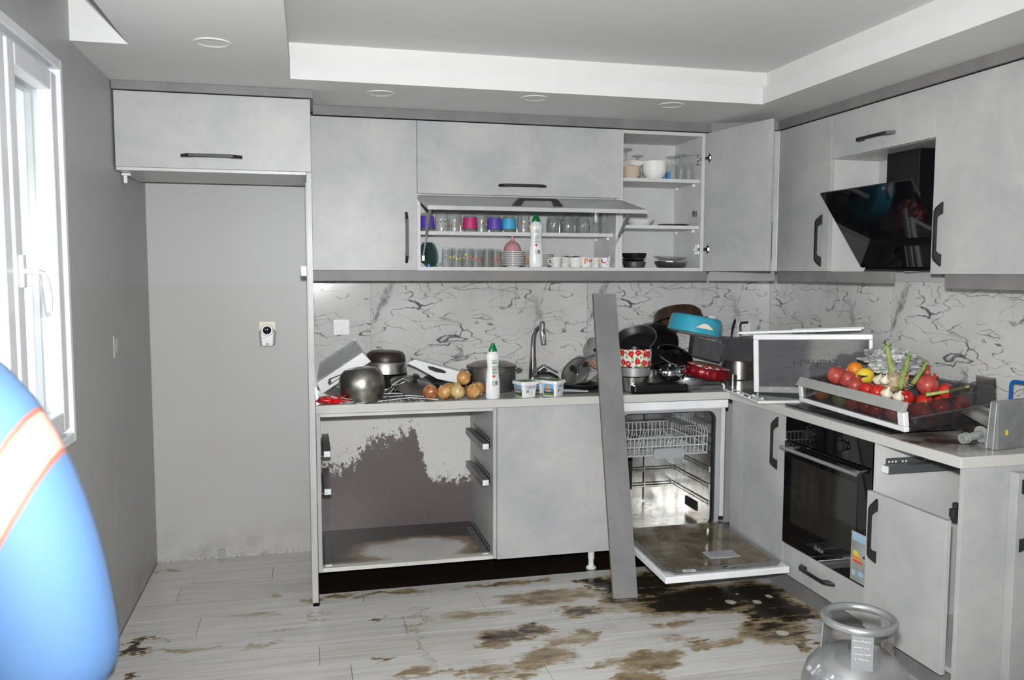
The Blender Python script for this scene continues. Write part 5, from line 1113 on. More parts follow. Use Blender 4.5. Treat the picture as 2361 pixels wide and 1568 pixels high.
# --- wire grate heap
o = thing('wire_rack', 'collapsed steel wire dish rack lying flat between pot and lid', 'rack', (1.20, -0.53, Z0))
for k in range(9): MB().tube([(-0.11+k*0.03, -0.075, 0.004), (-0.115+k*0.03+0.01*math.sin(k), 0.0, 0.012+0.008*math.sin(k*2.1)), (-0.10+k*0.03, 0.08, 0.008)], 0.0026, 6).build('rod', 'wire' if k % 3 == 0 else 'black_metal', o, smooth=50)
for k in range(5): MB().tube([(-0.13, -0.075+k*0.035, 0.006+0.004*k), (0.02, -0.07+k*0.036, 0.018), (0.15, -0.078+k*0.036, 0.006)], 0.0026, 6).build('rod', 'black_metal' if k % 2 else 'wire', o, smooth=50)
o = thing('serving_tongs', 'curved steel wire tongs between the upside-down pot and the lid', 'tongs', (1.135, -0.44, Z0))
MB().tube([(0.0, 0.0, 0.01), (0.03, -0.01, 0.05), (0.08, -0.01, 0.075), (0.085, 0.0, 0.05), (0.03, 0.0, 0.03)], 0.0025, 6).build('arm', 'wire', o, smooth=50)
MB().tube([(0.0, 0.02, 0.01), (0.02, 0.0, 0.06), (0.07, -0.01, 0.09), (0.10, 0.0, 0.075)], 0.0025, 6).build('arm', 'wire', o, smooth=50)

# --- onions
def onion_mat(name, c0, c1, c2):
    m, t, b = mat(name, c0, 0.32); o_ = t.objc()
    s_ = t.new('ShaderNodeSeparateXYZ'); t.put(s_.inputs[0], o_)
    ang_ = t.math('ARCTAN2', s_.outputs[1], s_.outputs[0])
    cv = t.new('ShaderNodeCombineXYZ'); t.put(cv.inputs[0], t.math('MULTIPLY', ang_, 6.0)); t.put(cv.inputs[2], t.math('MULTIPLY', s_.outputs[2], 12.0))
    n = t.noise(cv.outputs[0], 2.0, 4, 0.65); big = t.noise(o_, 28, 3, 0.6)
    c = t.mix(t.ramp(n, [(0.35, 0.0), (0.7, 1.0)]), c0, c1); t.put(b.inputs['Base Color'], t.mix(t.ramp(big, [(0.48, 0.0), (0.62, 0.8)]), c, c2))
onion_mat('onion_gold', (0.42, 0.17, 0.035), (0.60, 0.33, 0.11), (0.66, 0.48, 0.22))
onion_mat('onion_brown', (0.28, 0.075, 0.02), (0.42, 0.15, 0.05), (0.62, 0.42, 0.22))
onion_mat('onion_pale', (0.56, 0.42, 0.16), (0.62, 0.54, 0.30), (0.50, 0.26, 0.08))
def onion(px, py, y, zc, r, mt, label, rx=0, ry=0):
    x = at(px, py, 'y', y).x
    o = tag(link('onion', None, None, T(x, y, zc) @ Rx(rx) @ Ry(ry)), label, 'onion', 'onions on the worktop')
    pf = [(0, -0.93)]+[(math.cos(a_)*1.0, math.sin(a_)*0.92) for a_ in [R(-75+15*k) for k in range(10)]]+[(0.22, 0.94), (0.10, 1.02), (0.05, 1.15), (0, 1.2)]
    MB().lathe([(a_*r, b_*r) for a_, b_ in pf], 28).build('bulb', mt, o, smooth=60)
    MB().lathe([(0, -1.0*r), (0.16*r, -0.98*r), (0.2*r, -0.90*r), (0, -0.90*r)], 10).build('root', 'beige_ceramic', o, smooth=50)
ro = 0.0355
for a in ((992, 907, -0.565, 'onion_brown', 'dark reddish onion at the left end of the onion heap', 70, 20), (1024, 909, -0.575, 'onion_gold', 'golden onion second from left in the front row', 20, -30), (1055, 911, -0.580, 'onion_pale', 'pale yellow onion in the front row', -10, 15), (1091, 907, -0.575, 'onion_gold', 'light golden onion at the right of the front row', 60, -20),
          (1036, 895, -0.505, 'onion_gold', 'golden onion behind the second front onion', 10, 40), (1101, 898, -0.505, 'onion_gold', 'golden onion in the back row beside the bottle', -30, -30)):
    onion(a[0], a[1], a[2], Z0+ro*0.95+0.002, ro, a[3], a[4], a[5], a[6])
onion(1052, 893, -0.492, Z0+0.040, 0.030, 'onion_pale', 'small pale onion peeping out behind the heap', 0, 20)
onion(1069, 889, -0.542, Z0+0.096, 0.035, 'onion_gold', 'golden onion on top of the onion heap', 25, 60)
# --- big cooking pot
x = at(1133, 870, 'y', -0.30).x
o = thing('cooking_pot', 'large dull steel cooking pot with lid and side handles behind the bottle', 'pot', (x, -0.30, Z0))
MB().lathe([(0, 0), (0.118, 0), (0.124, 0.004), (0.125, 0.118), (0.129, 0.120), (0.129, 0.124), (0.122, 0.124), (0.120, 0.008), (0, 0.006)], 56).build('body', 'steel_pot', o, smooth=40)
for s_ in (-1, 1): MB().tube([(s_*0.124, -0.04, 0.098), (s_*0.150, -0.036, 0.104), (s_*0.156, 0, 0.106), (s_*0.150, 0.036, 0.104), (s_*0.124, 0.04, 0.098)], 0.0055, 8).build('side_handle', 'steel', o, smooth=50)
l_ = MB().lathe([(0.127, 0.1245), (0.128, 0.128), (0.118, 0.131), (0.085, 0.145), (0.04, 0.152), (0, 0.153)], 56).build('lid', 'steel_pot', o, smooth=40)
MB().lathe([(0, 0.1535), (0.007, 0.1535), (0.007, 0.160), (0.018, 0.163), (0.016, 0.172), (0, 0.174)], 20).build('knob', 'black_plastic', l_, smooth=45)
MB().tube([(0.01, -0.126, 0.092), (0.012, -0.142, 0.094), (0.075, -0.120, 0.094), (0.070, -0.105, 0.092)], 0.004, 8).build('front_handle', 'steel', o, smooth=50)
# --- margarine tubs
def tub(label, px, py, y, ang_, s=1.0, z=0.0):
    c = at(px, py, 'y', y); o = thing('margarine_tub', label, 'tub', (c.x, y, Z0+z), R(ang_))
    b0, b1, h = 0.037*s, 0.044*s, 0.066*s
    def rr4(b_, r): return rrect(-b_, b_, -b_, b_, r, 4)
    lo, hi = rr4(b0, 0.010), rr4(b1, 0.012); n = len(lo)
    v = [(u, w_, 0) for u, w_ in lo]+[(u, w_, h) for u, w_ in hi]
    MB().add(v, [tuple(range(n-1, -1, -1)), tuple(range(n, 2*n))]+[(i, (i+1) % n, n+(i+1) % n, n+i) for i in range(n)]).build('cup', 'white_plastic', o, smooth=35)
    q = MB(); o1, o2 = rr4(b1+0.006*s, 0.014), rr4(b1+0.004*s, 0.013)
    q.add([(u, w_, h-0.004) for u, w_ in o1]+[(u, w_, h+0.010) for u, w_ in o2], [tuple(range(n-1, -1, -1)), tuple(range(n, 2*n))]+[(i, (i+1) % n, n+(i+1) % n, n+i) for i in range(n)])
    ld = q.build('lid', 'white_plastic', o, smooth=35)
    MB().add([(u*0.80, w_*0.80, h+0.0102) for u, w_ in o2]+[(u*0.80, w_*0.80, h+0.0106) for u, w_ in o2], [tuple(range(n, 2*n))]+[(i, (i+1) % n, n+(i+1) % n, n+i) for i in range(n)]).build('lid_picture', 'leaf_green', ld)
    lean = math.degrees(math.atan2(b1-b0, h))
    # white face with name (faces local -y), picture face (faces local -x)
    F = T(0, -b0, 0) @ Rx(90+lean)                    # x right, y up along the wall, z outwards
    MB().text('TEREM', 0.0185*s, 0.0006, F @ T(0.002, 0.047*s, 0.0006)).build('name_print', 'ink_navy', o)
    MB().box(-0.006*s, 0.010*s, 0.057*s, 0.0585*s, 0.0001, 0.0007, 0, F).build('red_line', 'ink_red', o)
    for k, w_ in enumerate((0.022, 0.018, 0.020, 0.014)): MB().box(-0.002*s, (w_-0.002)*s, (0.010+k*0.007)*s, (0.0125+k*0.007)*s, 0.0001, 0.0006, 0, F).build('small_print', 'ink_lilac', o)
    MB().box(-0.022*s, -0.006*s, 0.022*s, 0.036*s, 0.0001, 0.0006, 0, F).build('green_block', 'ink_green', o)
    G = T(-b0, 0, 0) @ Rz(-90) @ Rx(90+lean)
    e_ = b0-0.009
    MB().box(-e_, e_, 0.036*s, 0.060*s, 0.0001, 0.0005, 0, G).build('sky_print', 'ink_blue', o)
    MB().box(-e_, e_, 0.003*s, 0.015*s, 0.0001, 0.0005, 0, G).build('meadow_print', 'leaf_green', o)
    MB().box(-e_, e_, 0.015*s, 0.036*s, 0.0001, 0.0005, 0, G).build('dark_print', 'ink_black', o)
    MB().lathe([(0, 0.0012), (0.010*s, 0.001), (0.011*s, 0.0004)], 12, 0, G @ T(-0.004, 0.045*s, 0)).build('fruit_print', 'ink_orange', o, smooth=60)
    MB().text('TEREM', 0.017*s, 0.0006, G @ T(-0.002, 0.026*s, 0.0010)).build('name_print', 'white_plastic', o)
    return o
tub('white margarine tub left of the gap with its white face forward', 1211, 900, -0.560, 20)
tub('white margarine tub turned cornerwise showing blue and green picture', 1275, 898, -0.555, 42)
tub('margarine tub half hidden behind the two front tubs', 1247, 895, -0.44, 30, 0.85)
tag(MB().tube([(0, 0, 0.004), (0.05, 0.01, 0.006)], [0.003, 0.005], 8).build('blue_pen', 'blue_plastic', loc=(at(1190, 878, 'y', -0.30).x, -0.30, Z0+0.006), smooth=50), 'short blue plastic peg behind the left margarine tub', 'peg')
# --- sink insert
sx0, sx1, sy0, sy1 = 1.78, 2.24, -0.55, -0.19
b_ = MB(); po, pi_ = rrect(sx0, sx1, sy0, sy1, 0.06), rrect(sx0+0.022, sx1-0.022, sy0+0.022, sy1-0.022, 0.045); n = len(po)
b_.add([(u, w_, Z0) for u, w_ in po]+[(u, w_, Z0+0.003) for u, w_ in po]+[(u, w_, Z0+0.003) for u, w_ in pi_]+[(u, w_, Z0) for u, w_ in pi_], [(k*n+i, k*n+(i+1) % n, ((k+1) % 4)*n+(i+1) % n, ((k+1) % 4)*n+i) for k in range(4) for i in range(n)])
o = thing('sink', 'grey steel sink set into the worktop below the tap', 'sink', (2.0, -0.37, ZC)); b_.build('rim', 'steel_pot', o, world=True)
MB().prism(pi_, 'z', Z0, Z0+0.0008).build('basin', 'grey_metal', o, world=True)
# --- pan, lids and bowl around the leaning board
o = thing('handled_pan', 'black pan with long handle pointing left beside the sink', 'pan', (2.13, -0.36, Z0+0.005))
MB().lathe(panmesh(0.105, 0.020, 0.003, 0.015), 40).build('body', 'teflon', o, smooth=40)
MB().tube([(-0.10, -0.01, 0.020), (-0.13, -0.015, 0.062), (-0.17, -0.02, 0.082), (-0.235, -0.025, 0.086)], [0.009, 0.010, 0.011, 0.012], 10, flat=0.7).build('handle', 'black_plastic', o, smooth=50)
def disc_lid(name, label, c, nrm, r, dome, body, rimm, knob=True, back=False):
    M = basis(c, (1, 0.2, 0.1), nrm); o = tag(link(name, None, None, M), label, 'lid')
    MB().lathe([(r-0.004, 0.0), (r*0.8, dome*0.45), (r*0.4, dome*0.85), (0, dome), ], 44).build('dome', body, o, smooth=50)
    MB().lathe([(r-0.006, -0.003), (r, -0.003), (r+0.001, 0.002), (r-0.002, 0.004), (r-0.006, 0.002)], 44).build('rim', rimm, o, smooth=50)
    if knob: MB().lathe([(0, dome), (0.006, dome), (0.006, dome+0.010), (0.017, dome+0.014), (0.015, dome+0.024), (0, dome+0.026)], 18).build('knob', 'black_plastic', o, smooth=45)
    return o
disc_lid('metal_pan_cover', 'dull grey round lid leaning towards the tap', (at(1327, 856, 'y', -0.28).x, -0.28, at(1327, 856, 'y', -0.28).z), (-0.75, -0.45, 0.62), 0.088, 0.014, 'steel_worn', 'steel_pot')
disc_lid('glass_pan_cover', 'glass pot lid with steel rim standing on edge beside the leaning board', (at(1360, 850, 'y', -0.40).x, -0.40, at(1360, 850, 'y', -0.40).z), (-0.72, -0.22, 0.62), 0.095, 0.022, 'glass_dim', 'steel')
o = tag(link('salad_bowl', None, None, basis((at(1376, 815, 'y', -0.20).x, -0.20, at(1376, 815, 'y', -0.20).z), (1, 0, 0.3), (0.5, -0.75, 0.45))), 'milky plastic bowl with orange print behind the leaning board', 'bowl')
MB().lathe([(0, 0.0), (0.045, 0.0), (0.075, 0.020), (0.092, 0.060), (0.089, 0.060), (0.072, 0.022), (0.043, 0.003), (0, 0.003)], 40, 0, T(0, 0, -0.05)).build('body', 'milky_plastic', o, smooth=50)
MB().lathe([(0, 0), (0.022, 0), (0.022, 0.001), (0, 0.001)], 24, 0, T(-0.06, -0.055, 0.0) @ Rz(40) @ Ry(-55) @ Matrix.Diagonal((0.6, 1.5, 1, 1))).build('print', 'ink_orange', o)
tag(MB().tube([(-0.10, 0, 0.012), (0.0, -0.02, 0.010), (0.09, -0.05, 0.008)], [0.013, 0.016, 0.010], 10, flat=0.5).build('spatula', 'grey_plastic', loc=(2.02, -0.50, Z0+0.005), smooth=50), 'grey spatula handle lying on the sink edge', 'spatula')

# --- heap of pans right of the leaning board
m, t, b = mat('floral_enamel', (0.7, 0.7, 0.68), 0.14); o_ = t.objc()
sp = t.new('ShaderNodeSeparateXYZ'); t.put(sp.inputs[0], o_); an = t.math('ARCTAN2', sp.outputs[1], sp.outputs[0])
cv = t.new('ShaderNodeCombineXYZ'); t.put(cv.inputs[0], t.math('MULTIPLY', an, 2.0)); t.put(cv.inputs[1], t.math('MULTIPLY', sp.outputs[2], 22.0))
wv_ = t.vmath('ADD', cv.outputs[0], t.vmath('MULTIPLY', t.vmath('SUBTRACT', t.noise(cv.outputs[0], 4.0, 3, out=1), (0.5, 0.5, 0.5)), (0.5, 0.5, 0)))
def vor(sc, off):
    v_ = t.new('ShaderNodeTexVoronoi', feature='F1', voronoi_dimensions='2D'); t.put(v_.inputs['Vector'], t.vmath('ADD', wv_, (off, off*1.7, 0))); v_.inputs['Scale'].default_value = sc; v_.inputs['Randomness'].default_value = 0.55; return v_.outputs['Distance']
red = t.math('SUBTRACT', 1.0, t.sstep(vor(1.15, 0.3), 0.36, 0.40)); grn = t.math('SUBTRACT', 1.0, t.sstep(vor(1.9, 2.2), 0.26, 0.31)); dot_ = t.math('SUBTRACT', 1.0, t.sstep(vor(1.15, 0.3), 0.06, 0.09))
c = t.mix(grn, (0.70, 0.70, 0.67), (0.20, 0.34, 0.07)); c = t.mix(red, c, (0.55, 0.02, 0.02)); t.put(b.inputs['Base Color'], t.mix(dot_, c, (0.7, 0.6, 0.5)))
sxp = 2.375
o = tag(MB().lathe([(0, 0), (0.07, 0), (0.075, 0.004), (0.082, 0.075), (0.079, 0.075), (0.072, 0.008), (0, 0.006)], 40).build('steel_bowl', 'steel', loc=(sxp-0.01, -0.49, Z0), smooth=40), 'shiny steel pan at the bottom of the stack under the flowered pot', 'pan')
o = tag(MB().lathe([(0, 0), (0.076, 0), (0.080, 0.003), (0.086, 0.046), (0.083, 0.046), (0.076, 0.006), (0, 0.005)], 40).build('grey_tin', 'aluminium', loc=(sxp-0.004, -0.49, Z0+0.078), smooth=40), 'grey aluminium tin directly under the flowered pot', 'tin')
o = thing('flowered_pot', 'white enamel pot with red flower pattern next to the leaning board', 'pot', (sxp, -0.49, Z0+0.1265))
MB().lathe([(0, 0), (0.082, 0), (0.086, 0.003), (0.088, 0.008), (0.089, 0.090)], 44).build('body', 'floral_enamel', o, smooth=45)
MB().lathe([(0.0888, -0.001), (0.0915, 0.0), (0.0915, 0.0035), (0.0890, 0.005)], 44).build('base_band', 'chrome', o, smooth=50)
MB().lathe([(0.089, 0.090), (0.092, 0.091), (0.090, 0.093), (0.086, 0.090), (0.084, 0.010), (0, 0.008)], 44).build('inside', 'black_enamel', o, smooth=45)
def pan_at(name, label, c, nrm, r, h, body, rimm, handle_=None, xd=(1, 0, 0)):
    M = basis(c, xd, nrm); o = tag(link(name, None, None, M), label, 'pan')
    MB().lathe(panmesh(r, h, 0.003, 0.022), 48).build('body', body, o, smooth=40)
    MB().lathe([(r, h+0.001), (r+0.004, h+0.002), (r+0.004, h+0.005), (r, h+0.006), (r-0.003, h+0.003)], 48).build('rim', rimm, o, smooth=50)
    if handle_: MB().tube(handle_, [0.010]*len(handle_), 8, flat=0.6).build('handle', 'black_plastic', o, smooth=50)
    return o
c = at(1474, 792, 'y', -0.30)
pan_at('frying_pan', 'black frying pan tilted open above the flowered pot', (c.x-0.012, -0.285, c.z-0.012), (-0.42, -0.42, 0.80), 0.118, 0.040, 'teflon', 'grey_metal', [(-0.11, 0.02, 0.035), (-0.17, 0.03, 0.050), (-0.22, 0.035, 0.050)])
c = at(1508, 800, 'y', -0.20)
pan_at('deep_pan', 'large deep black pan tilted open behind the first frying pan', (c.x+0.012, -0.165, c.z-0.02), (-0.42, -0.62, 0.66), 0.140, 0.055, 'black_enamel', 'teflon')
# turquoise pot, upside down and tipped
c = at(1600, 750, 'y', -0.41)
o = tag(link('turquoise_pot', None, None, basis((c.x, -0.41, c.z-0.043), (1, 0, -0.20), (0.19, 0.02, 0.96))), 'turquoise enamel pot with cream handles lying upside down on the heap', 'pot')
MB().lathe([(0.138, 0.0), (0.142, 0.003), (0.141, 0.010), (0.136, 0.070), (0.128, 0.086), (0.118, 0.090), (0, 0.090)], 52).build('outside', 'turquoise', o, smooth=45)
MB().lathe([(0.138, 0.0), (0.134, 0.004), (0.130, 0.070), (0.11, 0.082), (0, 0.082)], 52).build('inside', 'enamel_white', o, smooth=45)
for a_ in (-97, 83): MB().prism([(-0.048, 0.030), (-0.040, 0.026), (0.040, 0.026), (0.048, 0.030), (0.012, 0.054), (-0.012, 0.054)], 'y', -0.156, -0.1375, 0, Rz(a_+90)).build('handle', 'cream_plastic', o, bevel=0.006)
c = at(1568, 722, 'y', -0.17)
o = tag(link('rusty_pan', None, None, basis((c.x, -0.152, c.z-0.055), (1, 0, 0.10), (0.02, 0.35, 0.93))), 'rust-brown pan lying upside down at the top of the heap', 'pan')
MB().lathe([(0.136, 0.0), (0.141, 0.002), (0.140, 0.010), (0.130, 0.055), (0.112, 0.072), (0, 0.074)], 48).build('body', 'rust', o, smooth=45)
MB().tube([(0.13, -0.03, 0.02), (0.165, -0.045, 0.016)], 0.007, 8).build('bracket', 'rust', o, smooth=50)
MB().ball((0.178, -0.055, 0.012), 0.024, 16, 10, 0, None, (1.15, 0.8, 0.75)).build('white_knob', 'enamel_white', o, smooth=60)
# smoky plastic bins
def smoky_bin(label, M, a, b2, h, taper=0.012):
    o = tag(link('smoky_bin', None, None, M), label, 'bin'); t_ = 0.003
    for nm, q in (('bottom', MB().box(-a, a, -b2, b2, 0, t_)),
                  ('wall', MB().add([(-a, -b2, t_), (a, -b2, t_), (a+taper, -b2-taper, h), (-a-taper, -b2-taper, h), (-a, -b2+t_, t_), (a, -b2+t_, t_), (a+taper, -b2-taper+t_, h), (-a-taper, -b2-taper+t_, h)], [(0, 1, 2, 3), (5, 4, 7, 6), (3, 2, 6, 7), (1, 5, 6, 2), (4, 0, 3, 7)])),
                  ('wall', MB().add([(-a, b2, t_), (a, b2, t_), (a+taper, b2+taper, h), (-a-taper, b2+taper, h), (-a, b2-t_, t_), (a, b2-t_, t_), (a+taper, b2+taper-t_, h), (-a-taper, b2+taper-t_, h)], [(1, 0, 3, 2), (4, 5, 6, 7), (2, 3, 7, 6), (5, 1, 2, 6), (0, 4, 7, 3)])),
                  ('wall', MB().add([(-a, -b2, t_), (-a, b2, t_), (-a-taper, b2+taper, h), (-a-taper, -b2-taper, h), (-a+t_, -b2, t_), (-a+t_, b2, t_), (-a-taper+t_, b2+taper, h), (-a-taper+t_, -b2-taper, h)], [(1, 0, 3, 2), (4, 5, 6, 7), (2, 3, 7, 6)])),
                  ('wall', MB().add([(a, -b2, t_), (a, b2, t_), (a+taper, b2+taper, h), (a+taper, -b2-taper, h), (a-t_, -b2, t_), (a-t_, b2, t_), (a+taper-t_, b2+taper, h), (a+taper-t_, -b2-taper, h)], [(0, 1, 2, 3), (5, 4, 7, 6), (3, 2, 6, 7)]))):
        q.build(nm, 'smoky_plastic', o)
    for k in (-0.6, -0.5, 0.1, 0.2): MB().box(a*k, a*k+0.004, -b2-taper*0.6-0.002, -b2-taper*0.3, 0.01, h*0.9).build('rib', 'smoky_plastic', o)
    return o
c = at(1628, 800, 'y', -0.40)
smoky_bin('smoky grey fridge bin leaning on the heap below the turquoise pot', T(c.x, -0.37, c.z-0.060) @ Rz(-14) @ Ry(14), 0.075, 0.05, 0.10)
c = at(1688, 800, 'y', -0.34)
smoky_bin('smoky grey fridge bin standing beside the upturned fridge drawer', T(c.x+0.02, -0.32, c.z-0.075) @ Rz(-10) @ Ry(4), 0.085, 0.05, 0.125)
# saucepan, its lid, red cake mould, tins, trays
c = at(1548, 862, 'y', -0.46)
o = tag(link('saucepan', None, None, T(c.x, -0.45, Z0+0.046) @ Ry(-8) @ Rx(4)), 'small polished steel saucepan with loop handles in the middle of the heap', 'pot')
MB().lathe([(0, 0), (0.055, 0), (0.075, 0.010), (0.088, 0.032), (0.089, 0.05), (0.084, 0.064), (0.088, 0.068), (0.088, 0.070), (0.081, 0.066), (0.080, 0.02), (0, 0.006)], 44).build('body', 'chrome', o, smooth=50)
MB().tube([(0.084, -0.025, 0.052), (0.108, -0.022, 0.056), (0.114, 0.0, 0.058), (0.108, 0.022, 0.056), (0.084, 0.025, 0.052)], 0.0045, 8).build('loop_handle', 'chrome', o, smooth=50)
c = at(1560, 812, 'y', -0.40)
disc_lid('black_pan_cover', 'black glass lid with bright steel rim tilted over the saucepan', (c.x+0.005, -0.37, c.z-0.02), (0.12, -0.50, 0.85), 0.098, 0.012, 'black_gloss', 'chrome')
c = at(1632, 862, 'y', -0.47)
o = tag(link('cake_mould', None, None, T(c.x, -0.44, Z0+0.052) @ Ry(9) @ Rx(5)), 'dark red fluted cake mould with flowered lid lying on the heap', 'mould')
MB().lathe([(0.098, 0.0), (0.112, 0.006), (0.120, 0.026), (0.118, 0.046), (0.110, 0.056), (0.112, 0.058)], 120, wave=lambda a, zz: 0.022*math.cos(16*a) if 0.003 < zz < 0.054 else 0).build('body', 'red_enamel', o, smooth=60)
MB().lathe([(0.113, 0.058), (0.115, 0.060), (0.113, 0.063), (0.090, 0.067), (0, 0.070)], 48).build('flowered_top', 'floral_enamel', o, smooth=50)
MB().lathe([(0.114, 0.057), (0.117, 0.058), (0.117, 0.061), (0.114, 0.062)], 48).build('rim', 'chrome', o, smooth=50)
MB().lathe([(0, 0.001), (0.098, 0.0)], 48).build('underside', 'black_enamel', o)
c = at(1585, 876, 'y', -0.47)
o = tag(MB().lathe(panmesh(0.088, 0.036, 0.002, 0.006), 44).build('cake_tin', 'aluminium', M=T(c.x, -0.44, Z0+0.008) @ Ry(4), smooth=40), 'plain grey cake tin under the saucepan and red mould', 'tin')
a, b2 = at(1444, 905, 'z', ZC), at(1588, 905, 'z', ZC)
o = thing('baking_tray', 'black enamel baking tray upside down along the front worktop edge', 'tray', (2.48, -0.555, Z0))
MB().prism([(-0.15, -0.055), (0.13, -0.055), (0.15, -0.035), (0.15, 0.055), (-0.15, 0.055)], 'z', 0.0, 0.040).build('body', 'black_enamel', o, bevel=0.010)
MB().box(-0.158, 0.158, -0.062, 0.062, 0.0, 0.004).build('rim', 'black_enamel', o, bevel=0.002)
o = thing('ice_tray', 'smoky plastic ice tray with water drops at the inner worktop corner', 'tray', (2.76, -0.52, Z0))
MB().box(-0.11, 0.11, -0.035, 0.035, 0, 0.022).build('body', 'smoky_clear', o, bevel=0.003)
for k in range(7): MB().box(-0.10+k*0.031, -0.098+k*0.031, -0.034, 0.034, 0.0222, 0.024).build('divider', 'smoky_plastic', o)
for k, x_ in enumerate((1672, 1683, 1700, 1718)): pass
tag(MB().lathe([(0, 0), (0.020, 0), (0.021, 0.056), (0.0195, 0.056), (0.0185, 0.003), (0, 0.003)], 24).build('steel_cup', 'steel', loc=(at(1690, 860, 'y', -0.40).x, -0.40, Z0+0.028), smooth=40), 'small steel cup at the right end of the red mould', 'cup')
bpy.data.objects['steel_cup'].matrix_basis = T(at(1690, 860, 'y', -0.42).x, -0.42, Z0)
o = thing('tall_pot', 'tall brownish steel pot between the heap and the upturned fridge drawer', 'pot', (3.145, -0.16, Z0))
MB().lathe([(0, 0), (0.095, 0), (0.10, 0.004), (0.10, 0.20), (0.104, 0.202), (0.104, 0.206), (0.097, 0.205), (0.096, 0.008), (0, 0.006)], 44).build('body', 'steel_worn', o, smooth=40)
MB().lathe([(0.103, 0.2065), (0.09, 0.215), (0.03, 0.226), (0, 0.227)], 44).build('lid', 'black_enamel', o, smooth=45)
MB().tube([(-0.098, -0.03, 0.16), (-0.125, -0.026, 0.166), (-0.125, 0.026, 0.166), (-0.098, 0.03, 0.16)], 0.005, 8).build('handle', 'black_plastic', o, smooth=50)
c = at(1690, 755, 'y', -0.15)
tag(MB().tube([(-0.09, -0.03, c.z*-1+Z0+0.006), (-0.05, -0.02, -0.17), (-0.012, -0.01, -0.04), (0.0, 0, 0.0), (0.012, 0.004, 0.035), (0.016, 0.004, 0.048)], [0.005, 0.005, 0.007, 0.011, 0.011, 0.004], 10, flat=0.6).build('ladle_handle', 'black_plastic', loc=(c.x, -0.15, c.z), smooth=50), 'black tool handle sticking up behind the smoky bins', 'utensil')
# ------------------------------------------------------------------ hob, fridge parts and vegetables on the right-hand worktop
o = thing('hob', 'black glass gas hob under the vegetable drawer', 'hob', (3.13, -1.40, ZC))
MB().box(2.872, 3.385, -1.800, -1.085, Z0, Z0+0.006).build('glass_plate', 'black_gloss', o, world=True, bevel=0.002)
for x, y in ((3.00, -1.27), (3.26, -1.27), (3.00, -1.62), (3.26, -1.62)):
    MB().lathe([(0, 0), (0.04, 0), (0.038, 0.004), (0.022, 0.005), (0, 0.005)], 24, 0, T(x, y, Z0+0.0062)).build('burner', 'black_enamel', o, world=True, smooth=40)
# glass fridge shelf with white rails lying on the corner of the worktop
A, B, C_, D = Vector((2.822, -0.600, 0)), Vector((2.772, -1.030, 0)), Vector((3.10, -1.075, 0)), Vector((3.15, -0.62, 0))
o = thing('glass_shelf', 'glass fridge shelf with white rails jutting over the worktop corner', 'shelf', (2.95, -0.85, Z0))
MB().prism([(p.x, p.y) for p in (A, D, C_, B)][::-1], 'z', Z0+0.004, Z0+0.008).build('pane', 'clear_plastic', o, world=True)
up = Vector((0, 0, Z0+0.007))
for p, q, r in ((A, B, 0.006), (B, C_, 0.007), (A.lerp(D, 0.13), B.lerp(C_, 0.13), 0.005), (B.lerp(A, 0.06), C_.lerp(D, 0.06), 0.004)):
    MB().tube([p+up, q+up], r, 8).build('rail', 'white_plastic', o, world=True, smooth=50)
MB().tube([A+up, A+up+Vector((0, 0, 0.022)), A+up+Vector((-0.01, 0.004, 0.03))], 0.005, 8).build('hook', 'white_plastic', o, world=True, smooth=50)
for f, g2 in ((0.55, 0.0), (0.75, 0.0), (0.62, 0.13), (0.85, 0.13)):
    p = A.lerp(B, f).lerp(D.lerp(C_, f), g2)+up; MB().cbox((p.x, p.y, p.z+0.008), (0.010, 0.010, 0.010)).build('stud', 'white_plastic', o, world=True, bevel=0.002)
# upturned fridge drawer
L_, Rr = Vector((2.893, -0.770, 0)), Vector((3.322, -1.100, 0)); xd = (Rr-L_); wd = xd.length
M = basis((L_.x, L_.y, Z0+0.0135), (xd.x, xd.y, xd.length*0.035), (-0.0, 0.0, 1.0))
M = M @ Ry(-2.0)
o = tag(link('fridge_crisper', None, None, M), 'upside-down fridge drawer with white frame standing on the worktop corner', 'drawer')
H = 0.285; e = 0.026
MB().box(0, wd, 0.0, 0.018, H-e, H).box(0, e, 0.0, 0.018, 0.0, H-e).box(wd-e*0.7, wd, 0.0, 0.018, 0.0, H-e).build('front_frame', 'white_plastic', o, bevel=0.004)
MB().box(e, wd-e*0.7, 0.0, 0.018, 0.0, 0.030).build('lower_bar', 'milky_plastic', o, bevel=0.003)
MB().box(e, wd-e*0.7, 0.004, 0.008, 0.030, H-e).build('window', 'smoky_clear', o)
MB().box(0.012, wd-0.012, 0.112, 0.115, 0.0, H-0.02).build('back_wall', 'smoky_clear', o)
MB().box(0.008, 0.011, 0.0185, 0.1115, 0.0, H-0.02).build('side_wall', 'smoky_clear', o); MB().box(wd-0.012, wd-0.009, 0.0185, 0.1115, 0.0, H-0.02).build('side_wall', 'grey_plastic_clear', o)
MB().box(0.012, wd-0.013, 0.0185, 0.1115, H-0.024, H-0.020).build('base', 'smoky_clear', o)
for k in range(3): MB().box(0.06, wd-0.06, 0.1085, 0.1115, 0.05+k*0.06, 0.056+k*0.06).build('moulded_line', 'smoky_plastic', o)
c = M.inverted() @ at(1888, 823, 'y', -0.93)
MB().text('Ever', 0.050, 0.0012, T(c.x+0.040, 0.0030, 0.150) @ Ry(180) @ Rx(90)).build('lettering', 'ink_black', o)
MB().text('Fresh+', 0.046, 0.0012, T(c.x-0.062, 0.0030, 0.150) @ Ry(180) @ Rx(90)).build('lettering', 'ink_black', o)
